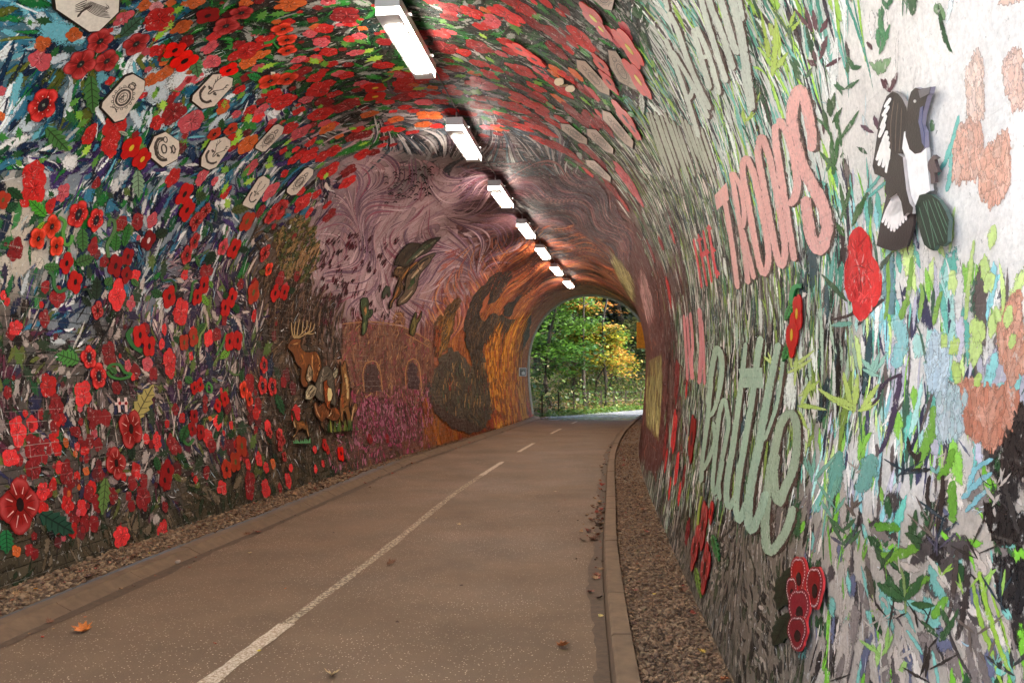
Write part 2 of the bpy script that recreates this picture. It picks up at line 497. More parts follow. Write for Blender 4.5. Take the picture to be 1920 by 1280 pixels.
# the right wall and the vault are skimmed with thick paint, the left foot shows open joints
g = np.where((bl[:, 1] < 2.2), 0.0042, 0.0003) + np.where((rng.random(len(bl)) < .10) & (bl[:, 0] > 5), .0010, 0)
g = np.where((bl[:, 1] >= 2.2) & (bl[:, 0] < 5), .00005, g)
skim = bl[:, 1] >= 2.2
j1 = rng.uniform(-.0015, .0015, (len(bl), 2)) * (g > .0002)[:, None]
y0b = bl[:, 0] + g + j1[:, 0]; y1b = bl[:, 0] + BW - g + j1[:, 1]
a0b = bl[:, 1] + g; a1b = np.minimum(bl[:, 1] + BH - g, ALEN)
face = np.where(skim, rng.uniform(-.0003, .0003, len(bl)), rng.uniform(-.0012, .0012, len(bl)))
corners = []
cuv = []
for (yy_, aa_, o_) in ((y0b,a0b,0),(y1b,a0b,0),(y1b,a1b,0),(y0b,a1b,0)):
    corners.append(P(yy_, aa_, face - 0.0075 + 0*o_)); cuv.append(np.stack([yy_, aa_], -1))
ch = np.where(skim, np.where(bl[:, 0] < 5, .00008, .0004), .002)
for (yy_, aa_) in ((y0b+ch,a0b+ch),(y1b-ch,a0b+ch),(y1b-ch,a1b-ch),(y0b+ch,a1b-ch)):
    corners.append(P(yy_, aa_, face)); cuv.append(np.stack([yy_, aa_], -1))
BV = np.stack(corners, 1)            # n, 8, 3
BU = np.stack(cuv, 1)
BC = basecol(BU[..., 0], BU[..., 1]) * np.where(skim, rng.uniform(.97, 1.03, len(bl)), rng.uniform(.80, 1.16, len(bl)))[:, None, None]
fq = [(4,5,6,7),(0,1,5,4),(1,2,6,5),(2,3,7,6),(3,0,4,7)]
q = proj(BV[:, 4:8])
area = np.abs((q[:,2,0]-q[:,0,0])*(q[:,3,1]-q[:,1,1])-(q[:,2,1]-q[:,0,1])*(q[:,3,0]-q[:,1,0]))
c_ = q.mean(1)
vis = (c_[:,0] > 0) & (c_[:,0] < 1920) & (c_[:,1] > 0) & (c_[:,1] < 1280) & (BV[:, 0, 1] > 1.0)
order = np.argsort(-np.where(vis, area, 0))
single = set(order[:300].tolist())
mb = MB()
rest = np.array([i for i in range(len(bl)) if i not in single])
fo = np.array(fq)
allF = (fo[None] + 8*np.arange(len(rest))[:, None, None]).reshape(-1, 4)
mb.V = [BV[rest].reshape(-1, 3)]; mb.C = [BC[rest].reshape(-1, 3)]; mb.U = [BU[rest].reshape(-1, 2)]
mb.F = [tuple(f) for f in allF.tolist()]
o = mb.build('brickwork', M_BRICK, tunnel); tag(o, kind='stuff')
for i in order[:300]:
    mb = MB(); mb.add(BV[i], fq, BC[i], BU[i]); mb.build('brick', M_BRICK, tunnel)

# ------------------------------------------------------------------ brush strokes
def deep(c):
    l = c.mean(-1, keepdims=True)
    return c * np.clip(l / .10, .55, 1.0) ** .6

def ribbons(Y, A, ANG, LEN, WID, CUR, COLR, OFF, nseg, taper, mb):
    """many strokes at once: centre, direction, length, width, curvature, colour, offset"""
    n = len(Y)
    t = np.linspace(-.5, .5, nseg + 1)
    ang = ANG[:, None] + CUR[:, None] * t[None] * 2 + (0.0)
    step = LEN[:, None] / nseg
    dy = np.cos((ang[:, :-1] + ang[:, 1:]) / 2) * step; da = np.sin((ang[:, :-1] + ang[:, 1:]) / 2) * step
    cy = np.concatenate([np.zeros((n, 1)), np.cumsum(dy, 1)], 1); ca = np.concatenate([np.zeros((n, 1)), np.cumsum(da, 1)], 1)
    cy = cy - cy[:, nseg//2:nseg//2+1] + Y[:, None]; ca = ca - ca[:, nseg//2:nseg//2+1] + A[:, None]
    if taper == 'leaf': w = np.sin(np.clip((t + .5) * 1.02 + .02, 0, 1) * math.pi) ** .8 * .5 + .01
    elif taper == 'dab': w = np.clip(np.sin((t + .5) * .93 * math.pi + .12) ** .35, .35, 1) * .5
    else: w = np.clip(np.sin((t + .5) * math.pi * .96 + .06) ** .6, .12, 1) * .5
    w = w[None] * WID[:, None] * rng.uniform(.8, 1.2, (n, nseg + 1))
    ly, la = -np.sin(ang) * w, np.cos(ang) * w
    ly, la = ly * 1.3, la * 1.3
    yy = np.stack([cy + ly, cy, cy - ly], -1); aa = np.stack([ca + la, ca, ca - la], -1)
    yy = np.clip(yy, Y0, Y1 - .02); aa = np.clip(aa, 0.01, ALEN - .01)
    V = P(yy, aa, OFF[:, None, None] + 0*yy)
    k = 3 * (nseg + 1)
    base = np.array([(3*i+q, 3*i+q+1, 3*i+q+4, 3*i+q+3) for i in range(nseg) for q in (0, 1)])
    al = np.tile([.12, 1, .12], (nseg + 1, 1)); al[0] *= .3; al[-1] *= .2
    F = (base[None] + k*np.arange(n)[:, None, None] + mb.n).reshape(-1, 4)
    mb.V.append(V.reshape(-1, 3)); mb.U.append(np.stack([yy, aa], -1).reshape(-1, 2))
    mb.C.append(np.hstack([np.repeat(deep(COLR), k, 0), np.tile(al.ravel(), n)[:, None]])); mb.F.extend([tuple(f) for f in F.tolist()]); mb.n += n * k

def scatter(mb, dens_scale=1.0):
    # candidates thicker near the viewer's part of the tunnel, where strokes read singly
    for (ya, yb, mult) in ((0.6, 4.0, 1.3), (4.0, 9.0, 1.0), (9.0, 15.0, .62), (15.0, Y1, .36)):
        areaT = (yb - ya) * ALEN
        n = int(areaT * 620 * mult)
        Y = rng.uniform(ya, yb, n); A = rng.uniform(0.02, ALEN - .02, n)
        k = plan(Y, A)
        dens = np.array([PAL[c][5] for c in KEYS], float)[k]
        keep = rng.uniform(0, 620, n) < dens
        Y, A, k = Y[keep], A[keep], k[keep]
        for ci, c in enumerate(KEYS):
            s = k == ci
            if not s.any(): continue
            _, cols, kind, L, W, _ = PAL[c]
            y, a = Y[s], A[s]; m = len(y)
            big = 1.0 if yb < 10 else (1.35 if yb < 16 else 1.7)
            LEN = L * big * rng.lognormal(0, .38, m); WID = W * big * rng.lognormal(0, .62, m)
            cc = np.array([lin(x) for x in cols])
            # colours cluster in patches
            sel = (wob(y*1.3, a*1.3, 2)*1.7 + wob(y*3.1, a*3.1, 5)*1.2 + rng.normal(0, .9, m)) * len(cols) * .45 + len(cols)/2
            CL = cc[(np.floor(sel).astype(int)) % len(cols)] * rng.uniform(.82, 1.2, (m, 1))
            if kind == 'swirl':
                # brush marks sweep round the vault in waves
                ANG = math.pi/2 + .9*np.sin(y*.9 + a*.6) + .7*np.sin(a*1.7 - y*.6) + rng.normal(0, .14, m)
                CUR = .9*np.cos(a*2.4 + y*1.1) + rng.normal(0, .25, m)
                ribbons(y, a, ANG, LEN, WID, CUR, CL, rng.uniform(.0022, .0042, m), 8, 'sw', mb)
            elif kind == 'reed':
                ANG = math.pi/2 + rng.normal(0, .30, m) + .25*wob(y*2, a*2, 2)
                ribbons(y, a, ANG, LEN, WID, rng.normal(0, .25, m), CL, rng.uniform(.0022, .0044, m), 5, 'leaf', mb)
            elif kind == 'leaf':
                ANG = math.pi/2 + rng.normal(0, .7, m)
                ribbons(y, a, ANG, LEN, WID, rng.normal(0, .3, m), CL, rng.uniform(.0022, .0044, m), 5, 'leaf', mb)
            else:
                # fans of dabs: neighbouring strokes share a direction
                ANG = math.pi/2 + 1.25*wob(y*1.15, a*1.15, 4)*1.3 + rng.normal(0, .28, m)
                ribbons(y, a, ANG, LEN, WID, rng.normal(0, .22, m), CL, rng.uniform(.0022, .0044, m), 4, 'dab', mb)

strokes = MB()
# broad patches of colour under the strokes
for ya, yb, n_ in ((.7, 5, 1500), (5, 11, 2300), (11, 16, 900)):
    Y = rng.uniform(ya, yb, n_); A = rng.uniform(.05, ALEN - .05, n_); k = plan(Y, A)
    for ci, c_k in enumerate(KEYS):
        s = k == ci
        if c_k in 'ZCUVOXEM' or not s.any(): continue
        cc = np.array([lin(v) for v in PAL[c_k][1]]); m = int(s.sum()); y, a = Y[s], A[s]
        ribbons(y, a, math.pi/2 + rng.normal(0, .8, m), rng.uniform(.12, .34, m)*(.55 if ya < 5 else 1), rng.uniform(.05, .15, m)*(.5 if ya < 5 else 1), rng.normal(0, .5, m), cc[rng.integers(0, len(cc), m)], rng.uniform(.0014, .0021, m), 5, 'leaf', strokes)
scatter(strokes)
# dry-brush scratches of pale and dark paint; pale ones also paint in sparkle
for ya, yb, n_, L_, W_ in ((.8, 4.5, 2600, .05, .0030), (4.5, 9, 3600, .07, .0055), (9, 14, 2200, .11, .009)):
    Y = rng.uniform(ya, yb, n_); A = rng.uniform(.3, ALEN - .05, n_); ang = math.pi/2 + 1.6*wob(Y*1.15, A*1.15, 4) + rng.normal(0, .35, n_)
    q_ = proj(P(Y, A)); keep = ~((q_[:, 0] > 1560) & (q_[:, 1] < 520)) & ~((q_[:, 0] > 640) & (q_[:, 0] < 1200) & (q_[:, 1] > 270))
    Y, A, ang = Y[keep], A[keep], ang[keep]; m = len(Y)
    cc = np.array([lin(c) for c in ((236,236,236),(214,218,222),(20,20,28),(34,30,34),(160,190,204),(24,60,38))])[rng.choice(6, m, p=[.24,.2,.2,.14,.12,.10])]
    ribbons(Y, A, ang, L_*rng.lognormal(0, .4, m), W_*rng.lognormal(0, .3, m), rng.normal(0, .3, m), cc, rng.uniform(.0045, .0058, m), 3, 'leaf', strokes)

# ---- fills of painted shapes: many strokes inside an outline
def inpoly(px, poly):
    x, y = px[:, 0], px[:, 1]; ins = np.zeros(len(px), bool); n = len(poly)
    for i in range(n):
        x1, y1 = poly[i]; x2, y2 = poly[(i+1) % n]
        c = ((y1 > y) != (y2 > y)) & (x < (x2-x1)*(y-y1)/((y2-y1) + 1e-9) + x1)
        ins ^= c
    return ins

def fill(mb, poly, cols, n, lpx, wpx, ang=math.pi/2, spread=.3, off=(.0046, .0054), kind='dab', soft=0):
    poly = np.array(poly, float); lo, hi = poly.min(0), poly.max(0)
    pts = rng.uniform(lo, hi, (n, 2)); pts = pts[inpoly(pts + (rng.normal(0, soft, pts.shape) if soft else 0), poly)]
    if not len(pts): return
    y, a = hit(pts); ok = (y < Y1 - .15) & (a > .03) & (a < ALEN - .03); y, a = y[ok], a[ok]; s = local_scale(y, a); m = len(y)
    if not m: return
    cc = np.array([lin(c) for c in cols])[rng.integers(0, len(cols), m)] * rng.uniform(.85, 1.15, (m, 1))
    # stroke length along the wall, direction measured in the wall (0 = along the tunnel, pi/2 = round the arch)
    ribbons(y, a, ang + rng.normal(0, spread, m), lpx / s * rng.uniform(.6, 1.4, m), wpx / s * rng.uniform(.6, 1.4, m),
            rng.normal(0, .2, m), cc, rng.uniform(off[0], off[1], m), 4, kind, mb)

def pline(pts, step=7.0):
    pts = np.array(pts, float); out = [pts[0]]; 
    # smooth the traced line a little (Catmull-Rom)
    n = len(pts)
    for i in range(n-1):
        p0 = pts[max(i-1, 0)]; p1 = pts[i]; p2 = pts[i+1]; p3 = pts[min(i+2, n-1)]
        k = max(1, int(np.hypot(*(p2-p1)) / step))
        for j in range(1, k+1):
            t = j / k
            out.append(.5*((2*p1)+(-p0+p2)*t+(2*p0-5*p1+4*p2-p3)*t*t+(-p0+3*p1-3*p2+p3)*t**3))
    return np.array(out)

def pribbon(mb, pts, width, col, off, rough=.10, roundends=True, step=7.0, edge=.2):
    """a painted line given by points traced on the wall, width in picture pixels"""
    q = pline(pts, step); n = len(q)
    w = np.interp(np.linspace(0, 1, n), np.linspace(0, 1, len(np.atleast_1d(width))), np.atleast_1d(width)) / 2
    d = np.gradient(q, axis=0); l = np.hypot(d[:, 0], d[:, 1]) + 1e-9
    nx, ny = -d[:, 1]/l, d[:, 0]/l
    if roundends and n > 3:
        arc = np.concatenate([[0], np.cumsum(l[:-1])]); tot = arc[-1]
        e = np.minimum(arc, tot-arc); w = w * np.sqrt(np.clip(1-(1-np.clip(e/(w+1e-6), 0, 1))**2, .09, 1))
    wr = w * (1 + rng.normal(0, rough, n)); wl_ = w * (1 + rng.normal(0, rough, n))
    L = np.stack([q[:, 0]+nx*wl_, q[:, 1]+ny*wl_], -1); Rr = np.stack([q[:, 0]-nx*wr, q[:, 1]-ny*wr], -1)
    y, a = hit(np.concatenate([L, q, Rr])); V = P(y, a, off); al = np.full(3*n, edge); al[n:2*n] = 1
    mb.add(V, [(i, i+1, n+i+1, n+i) for i in range(n-1)] + [(n+i, n+i+1, 2*n+i+1, 2*n+i) for i in range(n-1)], np.hstack([np.tile(np.asarray(col, float)[:3], (3*n, 1)), al[:, None]]), np.stack([y, a], -1))

def refine(V2, T, lev):
    V2 = [tuple(v) for v in V2]
    for _ in range(lev):
        cache = {}; T2 = []
        def mid(i, j):
            k = (min(i, j), max(i, j))
            if k not in cache: cache[k] = len(V2); V2.append(((V2[i][0]+V2[j][0])/2, (V2[i][1]+V2[j][1])/2))
            return cache[k]
        for a_, b_, c_ in T:
            x, y, z = mid(a_, b_), mid(b_, c_), mid(c_, a_); T2 += [(a_, x, z), (x, b_, y), (z, y, c_), (x, y, z)]
        T = T2
    return np.array(V2), T

def tess(poly):
    return [tuple(t) for t in tessellate_polygon([[Vector((p[0], p[1], 0)) for p in poly]])]

def jagged(poly, step, amp):
    out = []; n = len(poly)
    for i in range(n):
        p, q = np.array(poly[i], float), np.array(poly[(i+1) % n], float); k = max(1, int(np.hypot(*(q-p))/step)); d = (q-p)/max(np.hypot(*(q-p)), 1e-6); nn = np.array([-d[1], d[0]])
        for j in range(k): out.append(tuple(p + (q-p)*j/k + (nn*rng.normal(0, amp) if j else 0)))
    return out

def levels(poly):
    y, a = hit(np.array(poly, float)); w = P(y, a); ext = np.linalg.norm(w.max(0) - w.min(0)); return int(np.clip(np.ceil(np.log2(ext / .16)), 1, 5))
def psolid(mb, poly, col, off, step=7, amp=1.2, lev=None):
    lev = lev or levels(poly); poly = np.array(jagged(poly, step, amp)); V2, T = refine(poly, tess(poly), lev)
    y, a = hit(V2); mb.add(P(y, a, off), T, lin(col), np.stack([y, a], -1))

def streaks(mb, poly, cols, n, lpx, wpx, ang, spread, off, bend=.2):
    """brush marks kept inside a painted outline; ang is the direction in the picture"""
    poly = np.array(poly, float); lo, hi = poly.min(0), poly.max(0)
    pts = rng.uniform(lo, hi, (n*3, 2)); pts = pts[inpoly(pts, poly)][:n]
    for p in pts:
        t = (ang(p) if callable(ang) else ang) + rng.normal(0, spread); L = lpx*rng.uniform(.5, 1.5)/2; d = np.array([math.cos(t), -math.sin(t)])*L; nb = np.array([d[1], -d[0]])*rng.normal(0, bend)
        q = np.array([p-d, p+nb, p+d])
        if not inpoly(q, poly).all(): continue
        w = wpx*rng.uniform(.6, 1.4); pribbon(mb, q, [w*.4, w, w*.3], lin(cols[rng.integers(len(cols))])*rng.uniform(.85, 1.15), off + rng.uniform(0, .0008), step=8)

def flow(mb, poly, cols, n, field, steps, step, w, off):
    """long combed brush lines that follow a field of directions"""
    poly = np.array(poly, float); lo, hi = poly.min(0), poly.max(0)
    pts = rng.uniform(lo, hi, (n*3, 2)); pts = pts[inpoly(pts, poly)][:n]
    for p in pts:
        q = [p]; k = int(steps*rng.uniform(.5, 1.3))
        for _ in range(k):
            t = field(*q[-1]); q.append(q[-1] + np.array([math.cos(t), math.sin(t)])*step)
        q = np.array(q); ok = inpoly(q, poly); e_ = len(ok) if ok.all() else int(np.argmin(ok)); q = q[:e_]
        if len(q) < 3: continue
        ww = w*rng.uniform(.5, 1.6); pribbon(mb, q, [ww*.3, ww, ww*.9, ww*.2], lin(cols[rng.integers(len(cols))])*rng.uniform(.85, 1.15), off + rng.uniform(0, .0008), step=9, rough=.06)

def ppoly(mb, poly, col, off, flip=False):
    return psolid2(mb, poly, col, off)
def psolid2(mb, poly, col, off):
    V2, T = refine(poly, tess(poly), levels(poly)); y, a = hit(V2); mb.add(P(y, a, off), T, col, np.stack([y, a], -1))
def ppoly_old(mb, poly, col, off, flip=False):
    poly = np.array(poly, float)
    y, a = hit(poly); V = P(y, a, off)
    tris = tessellate_polygon([[Vector((p[0], p[1], 0)) for p in poly]])
    mb.add(V, [tuple(t) for t in tris], col, np.stack([y, a], -1))
# ------------------------------------------------------------------ painted scenes
# maroon ground at the far right, with panels of drawn lines
mar = [(1140,400),(1190,425),(1222,500),(1240,600),(1252,700),(1246,830),(1232,905),(1212,880),(1203,780),(1196,600),(1170,520)]
psolid(strokes, mar, (92,44,42), .0046, amp=2.5)
streaks(strokes, mar, [(104,52,48),(80,36,36),(112,58,54),(140,84,70)], 200, 26, 2.5, 1.9, .4, .0049)
ppl = MB()
for poly, base, line, ln, n in (
        ([(1142,465),(1167,490),(1190,524),(1194,572),(1173,546),(1148,496)], (104,86,48), (168,156,98), 'yellow', 9),
        ([(1203,498),(1213,520),(1226,565),(1229,597),(1217,616),(1196,528)], (120,66,66), (186,140,136), 'pink', 8),
        ([(1218,675),(1242,664),(1243,727),(1236,829),(1212,797),(1213,727)], (116,96,50), (176,166,104), 'yellow', 7)):
    psolid(strokes, poly, base, .0052, step=6, amp=.6)
    pa = np.array(poly, float); ctr_ = pa.mean(0); ax_ = np.linalg.svd(pa-ctr_)[2][0]; an_ = math.atan2(-ax_[1], ax_[0])
    streaks(strokes, poly, [line, tuple(min(255, v_+22) for v_ in line), tuple(int(v_*.8) for v_ in line)], 170, 26, 2.0, an_, .03, .0058, bend=.02)
# bridge with its arches and tower
psolid(strokes, [(640,608),(700,603),(757,614),(806,640),(812,662),(812,730),(780,760),(700,745),(640,720)], (122,80,64), .0044)
fill(strokes, [(640,605),(700,600),(760,612),(800,628),(812,660),(812,720),(780,760),(700,740),(640,700)], [(136,86,66),(112,64,54),(150,104,78),(128,70,66)], 500, 12, 5, spread=.5)
streaks(strokes, [(642,606),(700,601),(757,612),(806,638),(812,662),(812,730),(780,770),(700,760),(640,730)], [(150,106,78),(96,58,50),(160,70,80),(178,134,92),(84,52,46),(130,60,70),(110,84,60)], 420, 12, 2.6, 1.4, .5, .0052)
fill(strokes, [(735,620),(735,595),(742,587),(752,588),(757,600),(757,622)], [(150,96,62),(120,70,56)], 160, 9, 4)
fill(strokes, [(667,612),(667,598),(674,594),(680,600),(680,614)], [(128,62,52),(108,50,48)], 60, 8, 4)
psolid(strokes, [(684,735),(682,700),(688,684),(698,682),(708,692),(712,735)], (76,50,48), .0060, amp=1.4)
psolid(strokes, [(763,728),(762,700),(766,682),(773,679),(781,687),(785,730)], (66,42,46), .0060, amp=1.4)
for pts, w in (([(682,735),(679,700),(686,680),(698,676),(710,688),(716,735)], 2.2), ([(760,730),(759,698),(764,677),(773,672),(784,682),(789,730)], 2.2),
               ([(640,607),(700,603),(757,614),(806,640)], 2.0), ([(735,600),(740,588),(750,587),(757,598)], 2.5), ([(737,610),(742,602),(750,602),(756,612)], 2.0),
               ([(757,624),(806,652)], 1.6)):
    pribbon(strokes, pts, w, lin((186,134,84)), .0066)
# thicket above the stag
fill(strokes, [(500,500),(560,520),(625,560),(640,600),(600,640),(540,640),(505,600)], [(72,48,36),(92,64,46),(58,40,32),(120,90,70)], 500, 20, 3, spread=.5)
fill(strokes, [(512,440),(560,402),(592,430),(600,480),(575,530),(530,520)], [(112,98,52),(84,92,44),(140,108,70),(90,60,36),(60,70,36)], 700, 9, 5, spread=1.5, off=(.0050,.0062))
fill(strokes, [(560,470),(592,455),(600,470),(575,490),(566,512),(552,505)], [(168,130,92),(150,112,74)], 90, 10, 4, off=(.0064,.0068))
# leaves blown over the mauve sky
for _ in range(90):
    x = 600 + rng.uniform(0, 150) * rng.uniform(.3, 1); yv = 440 + rng.uniform(0, 170)
    fill(strokes, [(x-4,yv),(x,yv-7),(x+5,yv-2),(x+2,yv+7)], [(92,36,48),(110,30,50),(62,30,36)], 8, 7, 3.5, off=(.0050,.0054))
for _ in range(60):
    x = 720 + rng.uniform(0, 90); yv = 320 + rng.uniform(0, 60) - (x-720)*.1
    pribbon(strokes, [(x-4, yv+1), (x, yv-1.5), (x+4, yv+1)], 2.2, lin((40,28,34)), .0052)
for _ in range(26):
    x = 880 + rng.uniform(0, 70); yv = 492 + rng.uniform(-8, 10)
    pribbon(strokes, [(x-3, yv+1), (x, yv-1), (x+3, yv)], 1.4, lin((60,36,40)), .0052)
for _ in range(30):
    x = 980 + rng.uniform(0, 70); yv = 290 + rng.uniform(0, 30)
    pribbon(strokes, [(x-4, yv), (x, yv-1), (x+4, yv)], 1.8, lin((30,24,28)), .0052)
# reeds on the bridge
for _ in range(34):
    x = 786 + rng.uniform(0, 34); h_ = rng.uniform(15, 42)
    pribbon(strokes, [(x, 640), (x + rng.uniform(-3, 4), 640-h_)], 1.6, lin((120,60,66) if rng.random() < .5 else (170,110,90)), .0054)
# heather
fill(strokes, [(690,740),(760,720),(800,700),(812,790),(770,826),(700,830),(660,800)], [(182,84,122),(196,120,146),(150,56,92),(206,140,160),(110,56,60),(90,60,50)], 1300, 5, 1.8, spread=.5, off=(.0048,.0058))

mural = lambda zx, zy: (680 + zx/4.415, 430 + zy/4.415)
def mz(l): return [mural(*p) for p in l]
DK = [(62,44,34),(48,36,30),(78,54,38),(56,40,36)]
OR = [(176,100,44),(160,82,40),(184,114,50),(150,72,44)]
fill(strokes, mz([(700,820),(900,640),(960,520),(1100,400),(1240,330),(1457,480),(1457,640),(1380,760),(1300,1000),(1340,1280),(960,1280),(700,1200)]), OR, 900, 26, 5, spread=.4, off=(.0040,.0044))
fill(strokes, mz([(1010,960),(1150,985),(1290,830),(1300,1000),(1310,1280),(1380,1600),(1100,1640),(1050,1280)]), [(216,138,36),(226,156,50),(190,96,34),(140,76,26)], 900, 40, 7, spread=.2, off=(.0048,.0052))
UP = 1.45
bear = mz([(1225,340),(1100,355),(1040,400),(960,490),(900,580),(860,670),(830,780),(850,940),(890,1060),(900,1180),(960,1290),(1040,1290),(1000,1120),(985,1010),(1000,930),(1030,965),(1085,985),(1130,985),(1170,940),(1200,900),(1290,820),(1400,710),(1300,735),(1200,740),(1150,700),(1070,690),(1000,760),(975,740),(960,700),(1010,560),(1050,500),(1045,540),(1030,620),(1090,600),(1160,510),(1240,385)])
psolid(strokes, bear, (58,42,34), .0056, step=6, amp=1.6)
streaks(strokes, bear, [(78,56,40),(44,34,30),(96,70,46),(62,46,38),(120,84,50),(70,44,40)], 420, 16, 2.6, UP, .35, .0060)
hole = mz([(1010,560),(1050,510),(1030,600),(990,680),(958,690)]); psolid(strokes, hole, (190,100,60), .0072, amp=.8)
cub = mz([(1165,715),(1160,640),(1200,600),(1250,590),(1270,555),(1330,530),(1290,580),(1260,620),(1240,680),(1215,720)]); psolid(strokes, cub, (56,42,34), .0064, step=5, amp=1)
streaks(strokes, cub, [(80,60,40),(40,30,28)], 40, 9, 2, .8, .3, .0070)
jam = mz([(1400,700),(1370,900),(1330,980),(1310,1050),(1280,1040),(1282,940),(1300,880),(1350,780)]); psolid(strokes, jam, (48,36,30), .0064, step=5, amp=1.4)
wingl = mz([(590,1060),(580,800),(610,730),(640,700),(660,720),(690,640),(740,590),(800,560),(815,590),(780,660),(755,740),(740,860),(700,960),(640,1060)]); psolid(strokes, wingl, (96,66,34), .0056, step=5, amp=1.6)
streaks(strokes, wingl, [(150,104,40),(60,42,30),(170,120,50),(80,52,30),(120,84,36)], 150, 18, 2.4, 1.25, .2, .0060)
wr = mz([(590,1050),(580,860),(620,760),(650,720),(655,860),(620,1050)]); psolid(strokes, wr, (124,54,30), .0066, step=5, amp=1); streaks(strokes, wr, [(160,76,36),(90,40,28)], 50, 16, 2.4, 1.5, .15, .0070)
mass = [(822,682),(838,652),(862,664),(888,690),(905,660),(935,700),(925,740),(930,770),(900,808),(868,804),(846,790),(822,772),(804,756),(800,716)]
psolid(strokes, mass, (78,66,56), .0050, step=6, amp=4)
streaks(strokes, mass, [(84,74,58),(48,42,40),(96,80,58),(56,64,60),(80,52,44),(120,96,66)], 420, 16, 2.6, 1.7, .4, .0056)
low = [(806,752),(850,780),(905,802),(882,813),(845,803),(812,772)]; psolid(strokes, low, (72,48,42), .0066, step=4, amp=1.5)
flame = [(925,745),(950,738),(962,752),(986,740),(997,781),(985,784),(918,801)]; psolid(strokes, flame, (156,52,26), .0052, step=6, amp=2.4)
streaks(strokes, flame, [(186,76,30),(134,38,26),(170,60,28)], 120, 18, 3, 1.6, .25, .0056)
gold = mz([(1010,960),(1085,990),(1130,988),(1200,905),(1290,830),(1285,1000),(1310,1060),(1300,1280),(1240,1420),(1190,1250),(1140,1400),(1060,1280)]); psolid(strokes, gold, (184,108,34), .0050, step=6, amp=2)
streaks(strokes, gold, [(208,138,48),(160,80,32),(196,120,40),(124,66,28)], 300, 26, 2.6, 1.55, .12, .0054)
psolid(strokes, [(942,682),(950,700),(958,731),(964,706),(966,690),(958,712)], (90,58,26), .0068, step=4, amp=.8)
pribbon(strokes, [(838,716),(842,726),(848,712)], 2.4, lin((190,120,70)), .0066)
pribbon(strokes, [(841,722),(842,732)], 3.0, lin((160,60,40)), .0066)
# green pole of trees in the lower middle of the dark figure
for _ in range(60):
    x = 830 + rng.uniform(0, 90); yv = rng.uniform(690, 780)
    pribbon(strokes, [(x, yv), (x + rng.uniform(-2, 2), yv - rng.uniform(6, 16))], 1.8, lin([(150,120,80),(60,92,60),(180,140,90),(120,50,40)][rng.integers(4)]), .0064)
# combed waves of the sky
fld = lambda x, y: 1.1 + 1.3*math.sin(x*.021 + y*.013) + .9*math.sin(y*.034 - x*.017 + 1)
sky1 = [(640,300),(720,285),(860,300),(930,330),(1000,430),(985,480),(900,520),(830,600),(760,615),(640,600),(600,520),(585,440),(620,350)]
flow(strokes, sky1, [(136,102,124),(200,168,174),(152,118,134),(118,86,108),(192,154,160),(160,92,112),(144,108,124)], 460, fld, 11, 7, 2.6, .0046)
grey = [(700,215),(960,200),(1100,260),(1090,330),(960,330),(900,300),(760,292),(690,270)]
flow(strokes, grey, [(44,54,64),(160,156,156),(70,90,104),(60,46,56),(186,180,180),(30,34,40),(100,84,96)], 330, lambda x, y: 1.2 + .8*math.sin(x*.03)+.5*math.sin(y*.05), 9, 8, 4.2, .0046)
sky2 = [(900,300),(1090,300),(1160,380),(1196,470),(1160,520),(1100,430),(1000,410),(930,360)]
flow(strokes, sky2, [(72,40,56),(128,80,88),(58,30,42),(140,92,92),(88,44,54),(64,38,60)], 420, lambda x, y: .5 + (x-1060)*.0048 + .6*math.sin(x*.04+y*.05), 9, 8, 3.4, .0046)
sky3 = [(960,420),(1080,420),(1160,500),(1200,600),(1170,560),(1110,540),(1040,545),(1000,575),(960,560),(900,560),(930,500)]
flow(strokes, sky3, [(190,96,48),(132,56,38),(206,124,66),(110,44,38),(170,76,44),(90,50,30)], 380, lambda x, y: math.atan2((x-1085)*.9, 110) + .25*math.sin(x*.08), 8, 7, 2.8, .0046)
sky4 = [(830,470),(960,430),(940,520),(900,560),(860,640),(800,640),(790,600)]
flow(strokes, sky4, [(212,134,104),(190,110,96),(164,88,84),(214,146,96),(150,80,84)], 260, lambda x, y: 1.9 + .9*math.sin(x*.03+y*.03), 7, 6, 2.4, .0046)
# grasses of the lower left
for x, yv, ln, c in [(55,620,90,(26,36,58)),(42,600,80,(30,60,50)),(60,640,100,(30,36,60)),(140,655,70,(20,26,40)),(150,640,75,(30,40,66)),(132,660,60,(200,196,190)),(190,640,60,(24,24,30)),(205,640,56,(30,30,34)),(225,650,60,(40,30,30)),(240,560,70,(26,40,64)),(262,530,90,(190,190,190)),(250,520,95,(70,96,112)),(270,520,80,(180,186,190)),(280,530,70,(60,84,100))]:
    pribbon(strokes, [(x, yv), (x+ln*.25, yv-ln*.5), (x+ln*.45, yv-ln)], [2, 5, 2], lin(c), .0050)

